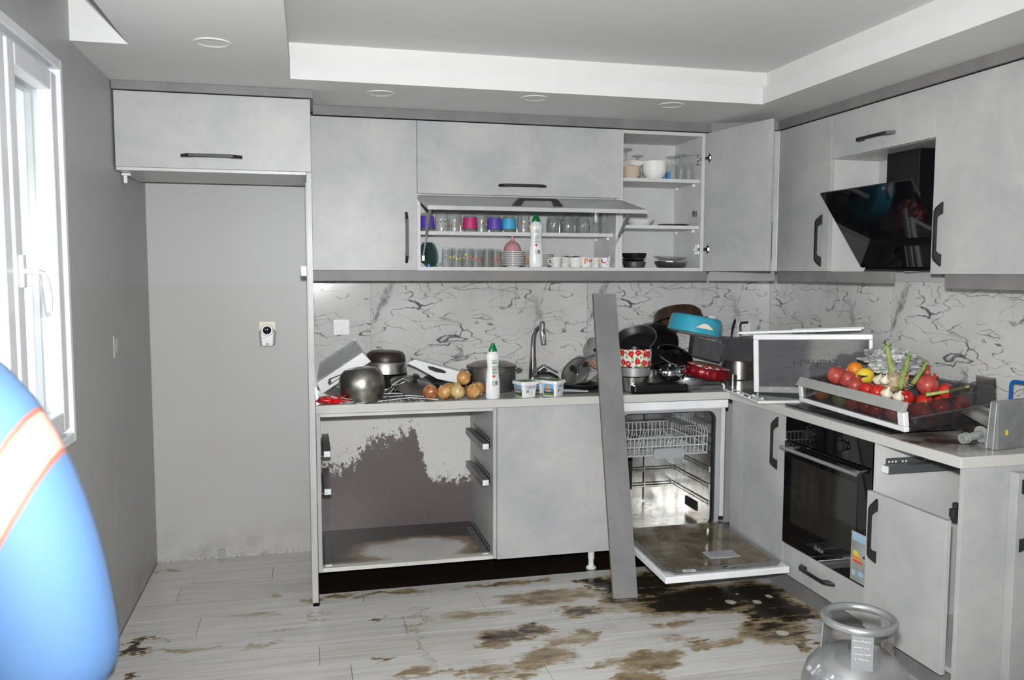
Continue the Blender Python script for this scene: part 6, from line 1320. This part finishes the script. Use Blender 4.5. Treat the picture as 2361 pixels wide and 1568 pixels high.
# white rail on top
o = tag(link('shelf_rail', None, None, M @ T(-0.07, 0.02, H+0.0012) @ Ry(-1.5)), 'white shelf rail lying along the top of the upturned drawer', 'rail')
MB().box(0, wd+0.02, -0.008, 0.012, 0.0, 0.012).build('bar', 'white_plastic', o, bevel=0.002)
MB().box(0.25, wd+0.03, 0.020, 0.028, 0.004, 0.016).build('second_bar', 'white_matt', o, bevel=0.002)
MB().box(wd-0.08, wd-0.05, 0.012, 0.022, 0.0, 0.010).build('clip', 'white_plastic', o)
# vegetable drawer
BR, BL = Vector((2.886, -1.862, 0.8905)), Vector((2.906, -1.145, 0.898))
e1 = (BL-BR); e2 = Vector((0.42, 0.075, 0.055)); zz_ = e2.cross(e1).normalized()*1.0
if zz_.z < 0: zz_ = -zz_
e1n = e1.normalized(); VM = basis(BR, e1n, zz_)          # local x: along the front to the left end; local -y: depth
Lc, Hc = e1.length, 0.112; DEP = 0.40; sg = -1 if (VM.to_3x3() @ Vector((0, 1, 0))).x < 0 else 1
def yl(d): return sg*d
o = tag(link('vegetable_crisper', None, None, VM), 'smoky crisper drawer with white frame, heaped with vegetables over the hob', 'drawer')
def lbox(x0, x1, d0, d1, z0, z1): return MB().box(x0, x1, yl(d0), yl(d1), z0, z1)
lbox(0, Lc, 0.0, 0.022, 0.0, 0.020).build('front_lower_bar', 'white_plastic', o, bevel=0.004)
MB().add([(0, yl(-0.012), Hc-0.034), (Lc, yl(-0.012), Hc-0.034), (Lc, yl(0.016), Hc), (0, yl(0.016), Hc), (0, yl(0.012), Hc-0.040), (Lc, yl(0.012), Hc-0.040), (Lc, yl(0.026), Hc-0.004), (0, yl(0.026), Hc-0.004)],
         [(0, 1, 2, 3), (5, 4, 7, 6), (3, 2, 6, 7), (0, 4, 5, 1), (0, 3, 7, 4), (1, 5, 6, 2)]).build('front_grip', 'grip_grey', o, bevel=0.002)
for x0, x1 in ((0, 0.038), (Lc-0.030, Lc)): lbox(x0, x1, 0.0, 0.022, 0.0203, Hc-0.036).build('front_post', 'white_plastic', o, bevel=0.004)
lbox(0.038, Lc-0.030, 0.006, 0.010, 0.0203, Hc-0.03).build('front_window', 'smoky_deep', o)
lbox(0.004, 0.008, 0.023, DEP, 0.0, Hc-0.01).build('side_wall', 'smoky_deep', o); lbox(Lc-0.008, Lc-0.004, 0.023, DEP, 0.0, Hc-0.01).build('side_wall', 'smoky_deep', o)
lbox(0.009, Lc-0.009, DEP-0.004, DEP, 0.0, Hc-0.01).build('back_wall', 'smoky_deep', o)
lbox(0.009, Lc-0.009, 0.023, DEP-0.005, 0.0, 0.004).build('base', 'smoky_deep', o)
lbox(0.0, 0.0035, 0.03, DEP, 0.045, 0.052).build('side_rail', 'smoky_plastic', o)
for d0, d1 in ((0.20, 0.27), (DEP-0.10, DEP)): lbox(0.004, 0.007, d0, d1, Hc-0.0095, Hc+0.030).build('tab', 'smoky_deep', o, bevel=0.001)
lbox(0.0, 0.10, DEP-0.003, DEP-0.0005, Hc-0.0095, Hc+0.030).build('tab', 'smoky_deep', o)

def fruit_mat(name, c0, c1, rough=0.3, sc=14):
    m, t, b = mat(name, c0, rough); n = t.noise(t.objc(), sc, 4, 0.6); t.put(b.inputs['Base Color'], t.mix(t.ramp(n, [(0.35, 0.0), (0.68, 1.0)]), c0, c1)); t.put(b.inputs['Normal'], t.bump(t.noise(t.objc(), 180, 2), 0.12, 0.001))
fruit_mat('tomato', (0.42, 0.012, 0.010), (0.55, 0.04, 0.015), 0.18); fruit_mat('pomegranate', (0.35, 0.03, 0.035), (0.48, 0.12, 0.08), 0.35, 30)
fruit_mat('orange_peel', (0.72, 0.20, 0.01), (0.78, 0.27, 0.02), 0.4); fruit_mat('lemon_peel', (0.72, 0.50, 0.02), (0.75, 0.58, 0.08), 0.4)
fruit_mat('lime_peel', (0.22, 0.34, 0.04), (0.34, 0.42, 0.08), 0.4); fruit_mat('stalk_green', (0.18, 0.26, 0.05), (0.38, 0.42, 0.14), 0.45, 30)
fruit_mat('garlic_skin', (0.62, 0.55, 0.40), (0.70, 0.66, 0.55), 0.5, 30); fruit_mat('celeriac_skin', (0.30, 0.22, 0.13), (0.50, 0.42, 0.28), 0.8, 40)
GV = 'vegetables in the crisper drawer'
def V(x, d, z): return VM @ Vector((x, yl(d), z))
def tomato(x, d, z, r, label, rot=0, m_='tomato', sq=0.86, name='tomato', cat='tomato'):
    o = tag(link(name, None, None, T(V(x, d, z)) @ Rx(rot) @ Ry(rot*0.7)), label, cat, GV)
    MB().lathe([(0, -sq*r)]+[(r*math.cos(a_), r*sq*math.sin(a_)) for a_ in [R(-72+16*k) for k in range(9)]]+([(r*0.22, r*sq*0.93), (0, r*sq*0.82)] if m_ == 'tomato' else [(r*0.2, r*sq*0.985), (0, r*sq*1.02)]), 24, wave=lambda a, zz: 0.02*math.cos(5*a)).build('flesh', m_, o, smooth=60)
    if m_ == 'tomato':
        for k in range(5): MB().add([(0, 0, 0), (0.004, 0.002, 0.001), (0.014, 0, 0.003), (0.004, -0.002, 0.001)], [(0, 1, 2, 3)], 0, T(0, 0, r*sq*0.90) @ Rz(72*k)).build('sepal', 'leaf_green', o)
    elif m_ == 'pomegranate':
        MB().lathe([(0.006, 0), (0.009, 0.010), (0.012, 0.016), (0.009, 0.016), (0.005, 0.004), (0, 0.003)], 12, 0, T(0, 0, r*sq*0.90), wave=lambda a, zz: 0.18*math.cos(6*a) if zz > 0.012 else 0).build('crown', 'pomegranate', o, smooth=60)
    else: MB().lathe([(0, r*sq*0.82), (0.004, r*sq*0.85), (0.003, r*sq*0.92), (0, r*sq*0.93)], 8).build('stem_scar', 'leaf_green', o, smooth=50)
    return o
# behind the front window, counted from the right end
tomato(0.135, 0.055, 0.042, 0.035, 'red tomato nearest the right end behind the drawer window', 15)
tomato(0.235, 0.055, 0.041, 0.035, 'red tomato second from the right behind the drawer window', -40)
tomato(0.305, 0.060, 0.041, 0.035, 'red tomato third from the right behind the drawer window', 70)
tomato(0.395, 0.058, 0.041, 0.034, 'red tomato fourth from the right behind the drawer window', 120)
tomato(0.620, 0.058, 0.048, 0.037, 'orange behind the left end of the drawer window', 0, 'orange_peel', 0.95, 'orange', 'orange')
tomato(0.490, 0.062, 0.042, 0.034, 'dark lime in the shade behind the drawer window', 10, 'lime_peel', 1.0, 'lime', 'lime')
for k, (x, d) in enumerate(((0.10, 0.15), (0.10, 0.24), (0.10, 0.33), (0.20, 0.15), (0.21, 0.25), (0.22, 0.34), (0.31, 0.16), (0.33, 0.26), (0.44, 0.17), (0.46, 0.28), (0.56, 0.18), (0.58, 0.30))):
    tomato(x, d, 0.041, 0.035, 'red tomato in the bottom layer of the vegetable drawer', 30*k)
# upper layer
tomato(0.590, 0.115, 0.118, 0.041, 'large pomegranate at the left of the heap', 50, 'pomegranate', 0.95, 'pomegranate', 'pomegranate')
tomato(0.530, 0.130, 0.108, 0.036, 'pomegranate beside the orange on the heap', -40, 'pomegranate', 0.95, 'pomegranate', 'pomegranate')
tomato(0.600, 0.215, 0.128, 0.036, 'bright orange on top at the left of the heap', 0, 'orange_peel', 0.95, 'orange', 'orange')
tomato(0.490, 0.185, 0.118, 0.036, 'yellow lemon on top of the heap', 60, 'lemon_peel', 1.05, 'lemon', 'lemon')
tomato(0.450, 0.110, 0.096, 0.034, 'pale red pomegranate below the lemon', 20, 'pomegranate', 0.95, 'pomegranate', 'pomegranate')
tomato(0.430, 0.205, 0.108, 0.020, 'small green lime right of the lemon', 30, 'lime_peel', 1.1, 'lime', 'lime')
tomato(0.405, 0.290, 0.112, 0.037, 'orange half hidden under the green stalks', 20, 'orange_peel', 0.95, 'orange', 'orange')
tomato(0.365, 0.110, 0.092, 0.033, 'red tomato on top in the middle of the heap', 15)
tomato(0.295, 0.105, 0.090, 0.036, 'red tomato on top right of the middle', -30)
tomato(0.205, 0.265, 0.108, 0.042, 'pomegranate at the right of the green stalks', 30, 'pomegranate', 0.95, 'pomegranate', 'pomegranate')
tomato(0.115, 0.275, 0.094, 0.032, 'red tomato near the right rear tab', 80)
tomato(0.030, 0.26, 0.05, 0.022, 'small red tomato against the right drawer wall', 80)
tomato(0.035, 0.12, 0.05, 0.024, 'small red tomato low at the right front of the drawer', 20)
tomato(0.240, 0.295, 0.150, 0.013, 'dark red cherry-sized radish on top of the heap', 0, 'pomegranate', 1.0, 'radish', 'radish')
# celeriac with root hairs
o = tag(link('celeriac', None, None, T(V(0.270, 0.165, 0.125))), 'hairy brown celery root in the middle of the drawer', 'celeriac', GV)
MB().ball((0, 0, 0), 0.048, 22, 14, 0, None, (1.05, 1, 0.8), 0.35, 4).build('root', 'celeriac_skin', o, smooth=50)
rr = random.Random(5); hr = MB()
for k in range(90):
    d = Vector((rr.gauss(0, 1), rr.gauss(0, 1), rr.gauss(0, 0.8))).normalized(); p = d*0.044; q = p+d*0.016+Vector((rr.gauss(0, .008), rr.gauss(0, .008), rr.gauss(0, .006))); hr.tube([p, p.lerp(q, 0.6)+Vector((0, 0, .003)), q], [0.0012, 0.0009, 0.0004], 4)
hr.build('root_hairs', 'garlic_skin', o, kind='stuff')
def garlic(x, d, z, r, label):
    o = tag(link('garlic', None, None, T(V(x, d, z)) @ Rx(25)), label, 'garlic', GV)
    MB().lathe([(0, -0.7*r), (0.6*r, -0.65*r), (r, -0.1*r), (0.85*r, 0.4*r), (0.3*r, 0.8*r), (0.14*r, 1.3*r), (0, 1.4*r)], 24, wave=lambda a, zz: 0.05*math.cos(7*a)).build('bulb', 'garlic_skin', o, smooth=60)
garlic(0.370, 0.165, 0.118, 0.024, 'white garlic bulb left of the celery root'); garlic(0.195, 0.075, 0.104, 0.024, 'white garlic bulb at the front right of the heap'); garlic(0.140, 0.085, 0.098, 0.022, 'white garlic bulb at the far right of the heap'); garlic(0.245, 0.105, 0.145, 0.020, 'garlic bulb lying on the celery root')
def stalk(label, pts, r0, leaf=True):
    o = tag(link('celery_stalk', None, None, T(V(*pts[0]))), label, 'celery', GV); P = [V(*p)-V(*pts[0]) for p in pts]
    MB().tube(P, [r0*(1-0.35*k/(len(P)-1)) for k in range(len(P))], 10, flat=0.75).build('stem', 'stalk_green', o, smooth=50)
    if leaf:
        d = (P[-1]-P[-2]).normalized()
        for k in range(5):
            a_ = Matrix.Rotation(k*1.3, 3, d) @ d.orthogonal().normalized(); q = P[-1]-d*0.008*k
            MB().tube([q, q+a_*0.010+d*0.006, q+a_*0.022+d*0.012], [0.002, 0.006, 0.001], 6, flat=0.3).build('leaf', 'leaf_green', o, smooth=60)
stalk('long green celery stalk rising highest from the heap', [(0.250, 0.15, 0.135), (0.305, 0.18, 0.185), (0.345, 0.20, 0.245), (0.358, 0.21, 0.270)], 0.013)
stalk('second green celery stalk leaning beside the tallest', [(0.205, 0.14, 0.115), (0.245, 0.20, 0.175), (0.285, 0.25, 0.225)], 0.012)
stalk('short green celery stalk with dark leaf tuft at the back', [(0.205, 0.20, 0.125), (0.225, 0.26, 0.165), (0.235, 0.29, 0.190)], 0.010)
stalk('green stalk lying flat towards the middle of the drawer', [(0.300, 0.15, 0.140), (0.350, 0.20, 0.140), (0.395, 0.24, 0.142)], 0.011, False)
stalk('cut green stalk pointing to the right rear corner', [(0.095, 0.17, 0.100), (0.062, 0.24, 0.108), (0.035, 0.31, 0.120)], 0.010, False)
o = tag(link('parsley', None, None, T(V(0.430, 0.135, 0.128))), 'dark green parsley sprig below the lemon', 'parsley', GV)
for k in range(12): a_ = k*0.9; MB().tube([(0, 0, 0), (0.012*math.cos(a_), 0.012*math.sin(a_), 0.006), (0.022*math.cos(a_), 0.022*math.sin(a_), 0.002+0.002*(k % 4))], [0.002, 0.006, 0.001], 6, flat=0.3).build('leaf', 'leaf_dark', o, smooth=60)
# crumpled plastic bag on the back of the heap
m, t, b = mat('bag_plastic', (0.42, 0.43, 0.42), 0.18, 0.0, 0.7); n = t.noise(t.objc(), 30, 5, 0.7); t.put(b.inputs['Base Color'], t.mix(t.ramp(n, [(0.4, 0.0), (0.62, 1.0)]), (0.20, 0.215, 0.22), (0.56, 0.57, 0.56))); t.put(b.inputs['Normal'], t.bump(t.noise(t.objc(), 60, 4, 0.7), 0.7, 0.006))
c = V(0.455, 0.300, 0.160)
tag(crumple('bag', None, None, (0.075, 0.125, 0.056), 9.2, 44, 28, 0.42).build('plastic_bag', 'bag_plastic', M=T(c) @ Rz(18), smooth=35), 'crumpled see-through plastic bag at the back of the vegetables', 'bag', GV)
# bowl, tube, box, blue handle
o = tag(link('steel_bowl', None, None, basis((3.172, -1.930, Z0+0.056), (1, 0, -0.3), (-0.38, 0.20, -0.80))), 'shiny steel bowl tipped over right of the vegetable drawer', 'bowl')
MB().lathe([(0, -0.052), (0.030, -0.050), (0.058, -0.038), (0.078, -0.014), (0.084, 0.008), (0.087, 0.010), (0.082, 0.008), (0.075, -0.013), (0.055, -0.036), (0, -0.049)], 48).build('body', 'pan_silver', o, smooth=50)
tag(MB().lathe([(0, 0.0), (0.03, 0.0), (0.05, 0.012), (0.062, 0.026), (0.060, 0.026), (0.048, 0.013), (0, 0.002)], 40).build('small_bowl', 'steel_worn', loc=(3.165, -1.845, Z0+0.0062), smooth=50), 'small dull steel bowl under the tipped one', 'bowl')
bpy.data.objects['small_bowl'].matrix_basis = T(3.150, -1.915, Z0)
p0, p1 = Vector((2.995, -2.020, Z0+0.020)), Vector((3.085, -2.010, Z0+0.031))
o = tag(link('plastic_plunger', None, None, basis(p0, (0, 0, 1), p1-p0)), 'clear plastic plunger tube with two collars lying on the worktop', 'plunger')
ln = (p1-p0).length
MB().lathe([(0.012, 0), (0.014, 0), (0.015, ln), (0.013, ln)], 28).build('tube', 'milky_plastic', o, smooth=50)
for z_, r_ in ((0.0, 0.0185), (0.018, 0.0195), (ln-0.004, 0.030)): MB().lathe([(0.0155, z_), (r_, z_), (r_, z_+0.004), (0.0155, z_+0.004)], 28).build('collar', 'milky_plastic', o, smooth=40)
o = thing('grey_container', 'grey scratched plastic container at the right edge of the worktop', 'container', (3.150, -2.085, Z0), R(12))
gx, gy, gh = 0.125, 0.026, 0.165; v = [(-gx, -gy, 0), (gx, -gy, 0), (gx, gy, 0), (-gx, gy, 0), (-gx+0.012, -gy+0.012, gh), (gx-0.012, -gy+0.012, gh), (gx-0.012, gy-0.012, gh), (-gx+0.012, gy-0.012, gh)]
MB().add(v, [(0, 3, 2, 1), (4, 5, 6, 7), (0, 1, 5, 4), (1, 2, 6, 5), (2, 3, 7, 6), (3, 0, 4, 7)]).build('body', 'grey_plastic_clear', o, bevel=0.004)
MB().cbox((-0.075, -gy+0.0032, 0.058), (0.013, 0.0012, 0.018), 0, T(0, 0, 0)).build('sticker', 'ink_yellow', o)
for k in range(2): MB().tube([(-gx-0.004, -0.012+0.024*k, 0.0), (-gx+0.008, -0.010+0.020*k, gh-0.004)], 0.002, 6).build('side_rib', 'grey_plastic', o, smooth=50)
c0, c1 = at(2330, 925, 'x', 3.33), at(2340, 880, 'x', 3.33)
o = thing('blue_rack', 'bright blue bent tube handle standing behind the grey container', 'rack', (3.33, c0.y, Z0))
MB().tube([(0, 0, 0.0), (0.0, 0.0, c1.z-Z0-0.012), (0.0, -0.006, c1.z-Z0-0.004), (0.0, -0.014, c1.z-Z0), (0.0, -0.16, c1.z-Z0+0.004), (0, -0.17, c1.z-Z0-0.008), (0, -0.17, 0.0)], 0.0075, 8).build('tube', 'blue_plastic', o, smooth=50)

# ------------------------------------------------------------------ gas cylinder
m, t, b = mat('cylinder_paint', (0.42, 0.43, 0.44), 0.30, 0.75)
p = t.objc(); q = t.vmath('ADD', p, t.vmath('MULTIPLY', t.vmath('SUBTRACT', t.noise(p, 12, 4, out=1), (0.5, 0.5, 0.5)), (0.10, 0.10, 0.10)))
d1 = t.vmath('LENGTH', t.mapping(q, (0.10, -0.05, 0.395), (0, 0, 0), (0.055, 0.07, 0.05), 'TEXTURE')); mud = t.math('MULTIPLY', t.math('SUBTRACT', 1.0, t.sstep(d1, 0.5, 1.2)), t.ramp(t.noise(p, 45, 4, 0.7), [(0.35, 0.2), (0.6, 1.0)]))
sc = t.ramp(t.noise(p, 25, 5, 0.7), [(0.55, 0.0), (0.72, 0.45)])
c = t.mix(sc, t.mix(t.noise(p, 5, 3), (0.38, 0.39, 0.40), (0.50, 0.51, 0.52)), (0.20, 0.17, 0.13)); t.put(b.inputs['Base Color'], t.mix(mud, c, (0.075, 0.05, 0.025))); t.put(b.inputs['Metallic'], t.math('MULTIPLY_ADD', t.math('MAXIMUM', mud, sc), -0.6, 0.75))
GX, GY = 2.275, -2.462
o = thing('gas_cylinder', 'silver gas cylinder with ring handle standing on the floor at lower right', 'gas cylinder', (GX, GY, 0.0005), R(10))
MB().lathe([(0, 0.03), (0.09, 0.03), (0.135, 0.055), (0.152, 0.10), (0.153, 0.27), (0.150, 0.305), (0.138, 0.345), (0.115, 0.375), (0.085, 0.394), (0.045, 0.403), (0, 0.405)], 64).build('body', 'cylinder_paint', o, smooth=60)
MB().lathe([(0.105, 0.0), (0.115, 0.0), (0.118, 0.05), (0.108, 0.05)], 48).build('foot_ring', 'cylinder_paint', o, smooth=40)
RZ = 0.492
MB().tube([(0.094*math.cos(k*math.pi/24), 0.094*math.sin(k*math.pi/24), RZ) for k in range(48)], 0.0115, 14, True).build('ring_handle', 'cylinder_paint', o, smooth=60)
for k, (a_, w_) in enumerate(((-130, 0.058), (-10, 0.052), (110, 0.052))):
    M = Rz(a_+90)
    pl = MB(); pl.add([(-w_/2, -0.094, RZ-0.006), (w_/2, -0.094, RZ-0.006), (w_/2, -0.100, 0.385), (-w_/2, -0.100, 0.385), (-w_/2, -0.090, RZ-0.006), (w_/2, -0.090, RZ-0.006), (w_/2, -0.096, 0.385), (-w_/2, -0.096, 0.385)], [(0, 3, 2, 1), (4, 5, 6, 7), (0, 1, 5, 4), (1, 2, 6, 5), (2, 3, 7, 6), (3, 0, 4, 7)], 0, M)
    s = pl.build('handle_plate', 'cylinder_paint', o, bevel=0.001)
    if k == 0:
        st = MB(); rs = random.Random(2)
        for row_, zz in enumerate((0.468, 0.450, 0.432, 0.418)):
            x_ = -0.022
            while x_ < 0.020: w2 = rs.uniform(0.0012, 0.003); st.cbox((x_, -0.0985-(0.492-zz)*0.055+0.0004, zz+rs.uniform(-.0015, .0015)), (w2, 0.0012, 0.0022), 0, M); x_ += w2+rs.uniform(0.0012, 0.004)
        st.build('stamped_marks', 'white_plastic', s, kind='stuff')
MB().lathe([(0.0, 0.404), (0.026, 0.404), (0.026, 0.412), (0.016, 0.414), (0.016, 0.445), (0.011, 0.448), (0, 0.448)], 24).build('valve', 'grey_metal', o, smooth=40)
# raised lettering round the shoulder
for k, ch in enumerate('MOGAZ'):
    a_ = R(-200+k*19); r_ = 0.130; z_ = 0.352
    Mx = Matrix.Rotation(a_+math.pi/2, 4, 'Z') @ T(0, -r_, z_) @ Rx(50)
    MB().text(ch, 0.052, 0.014, Mx).build('raised_letter', 'cylinder_paint', o)
# ------------------------------------------------------------------ person at the left edge, back to the camera
m, t, b = mat('shirt_blue', (0.022, 0.06, 0.13), 0.8)
p = t.pos(); s_ = t.new('ShaderNodeSeparateXYZ'); t.put(s_.inputs[0], p)
v = t.math('SUBTRACT', s_.outputs[2], t.math('MULTIPLY', s_.outputs[0], 1.9))
v = t.math('ABSOLUTE', t.math('SUBTRACT', v, 0.278)); band = t.math('SUBTRACT', 1.0, t.sstep(v, 0.026, 0.030)); edge = t.math('SUBTRACT', 1.0, t.sstep(v, 0.034, 0.038))
c = t.mix(edge, t.mix(t.noise(p, 12, 3), (0.020, 0.056, 0.125), (0.025, 0.066, 0.145)), (0.13, 0.035, 0.02)); t.put(b.inputs['Base Color'], t.mix(band, c, (0.22, 0.13, 0.10)))
simple('person_skin', (0.10, 0.042, 0.024), 0.5)
def skin(name, pts, edges, mt, parent, root=0, sub=2):
    me = bpy.data.meshes.new(name); me.from_pydata([q[:3] for q in pts], edges, []); me.materials.append(MATS[mt])
    o = link(name, me, parent, WM[parent]); sk = o.modifiers.new('skin', 'SKIN'); sk.use_smooth_shade = True
    lay = me.skin_vertices[0].data
    for i, q in enumerate(pts): r = q[3]; lay[i].radius = r if isinstance(r, tuple) else (r, r); lay[i].use_root = (i == root)
    su = o.modifiers.new('sub', 'SUBSURF'); su.levels = sub; su.render_levels = sub
    return o
PX, PY = 0.328, -3.775
o = thing('person', 'person in a blue polo shirt with pale stripe, seen from behind at the left', 'person', (PX, PY, 0.0), R(0))
# body: pelvis, spine, head, arms with fingers, legs (local coordinates, facing +y)
B = []; E = []
def add(q, par=None):
    B.append(q)
    if par is not None: E.append((par, len(B)-1))
    return len(B)-1
pel = add((0, 0, 0.93, (0.135, 0.10))); wst = add((0, 0.01, 1.08, (0.125, 0.095)), pel); ch = add((0, 0.0, 1.27, (0.145, 0.10)), wst); ub = add((0, 0, 1.42, (0.10, 0.075)), ch)
nk = add((0, 0.01, 1.49, 0.052), ub); hd = add((0, 0.03, 1.56, (0.066, 0.078)), nk); cr = add((0, 0.025, 1.66, (0.070, 0.085)), hd); add((0, 0.02, 1.72, (0.045, 0.055)), cr)
for sx in (1, -1):
    k = 1.0 if sx > 0 else 0.86
    sh = add((sx*0.178*k, 0, 1.375, 0.052), ub); ua = add((sx*0.215*k, 0, 1.25, 0.045), sh); el = add((sx*0.236*k, 0.0, 1.10, 0.040), ua); fa = add((sx*0.235*k, 0.10, 0.98, 0.037), el); wr = add((sx*0.215*k, 0.20, 0.90, 0.026), fa); pm = add((sx*0.21*k, 0.26, 0.865, (0.034, 0.016)), wr)
    for j, (dx, ln) in enumerate(((-0.027, 0.062), (-0.009, 0.074), (0.009, 0.070), (0.026, 0.055))):
        a_ = add((sx*(0.21*k+dx), 0.295, 0.848, 0.0095), pm); b_ = add((sx*(0.21*k+dx*1.1), 0.295+ln*0.5, 0.825, 0.0085), a_); add((sx*(0.21*k+dx*1.1), 0.295+ln*0.75, 0.795, 0.0075), b_)
    th = add((sx*(0.21*k-0.040), 0.245, 0.860, 0.0105), wr); add((sx*(0.21*k-0.058), 0.285, 0.840, 0.009), th)
    hp = add((sx*0.09, 0, 0.86, 0.085), pel); kn = add((sx*0.10, 0.015, 0.50, 0.056), hp); an_ = add((sx*0.10, -0.02, 0.09, 0.038), kn); add((sx*0.11, 0.12, 0.035, 0.032), an_)
body = skin('body', B, E, 'person_skin', o)
# clothing
def cloth(name, pts, edges, mt, root=0): return skin(name, pts, edges, mt, o, root)
cloth('polo_shirt', [(0, 0, 0.90, (0.165, 0.125)), (0, 0.01, 1.08, (0.155, 0.118)), (0, 0, 1.27, (0.165, 0.118)), (0, 0, 1.41, (0.115, 0.092)), (0, 0.008, 1.48, (0.066, 0.064)),
    (0.178, 0, 1.375, 0.064), (0.212, 0, 1.27, 0.062), (0.226, 0, 1.19, 0.060), (0.232, 0, 1.125, 0.060), (-0.165, 0, 1.375, 0.062), (-0.193, 0, 1.27, 0.058), (-0.208, 0, 1.14, 0.056)],
    [(0, 1), (1, 2), (2, 3), (3, 4), (3, 5), (5, 6), (6, 7), (7, 8), (3, 9), (9, 10), (10, 11)], 'shirt_blue')
cloth('trousers', [(0, 0, 0.94, (0.150, 0.115)), (0.092, 0, 0.84, 0.100), (0.102, 0.015, 0.50, 0.076), (0.102, -0.01, 0.07, 0.066), (-0.092, 0, 0.84, 0.100), (-0.102, 0.015, 0.50, 0.076), (-0.102, -0.01, 0.07, 0.066)], [(0, 1), (1, 2), (2, 3), (0, 4), (4, 5), (5, 6)], 'trousers')
for sx in (1, -1):
    MB().lathe([(0, 0.001), (0.045, 0.001), (0.050, 0.02), (0.045, 0.055), (0.03, 0.085), (0, 0.09)], 20, 0, T(sx*0.108, 0.055, 0) @ Matrix.Diagonal((1, 2.6, 1, 1))).build('shoe', 'shoe_black', o, smooth=60)
MB().ball((0, 0.012, 1.675), 0.094, 24, 16, 0, None, (0.86, 1.02, 0.92), 0.08, 3).build('hair', 'hair', o, smooth=60)
for sx in (1, -1):
    MB().ball((sx*0.074, 0.02, 1.60), 0.022, 12, 8, 0, None, (0.35, 0.75, 1.2)).build('ear', 'person_skin', o, smooth=60)
    MB().ball((sx*0.028, 0.098, 1.615), 0.011, 10, 8).build('eye', 'enamel_white', o, smooth=60)
MB().ball((0, 0.112, 1.585), 0.016, 12, 8, 0, None, (0.8, 1.0, 1.3)).build('nose', 'person_skin', o, smooth=60)
MB().ball((0, 0.098, 1.545), 0.020, 12, 8, 0, None, (1.1, 0.5, 0.28)).build('mouth', 'red_enamel', o, smooth=60)
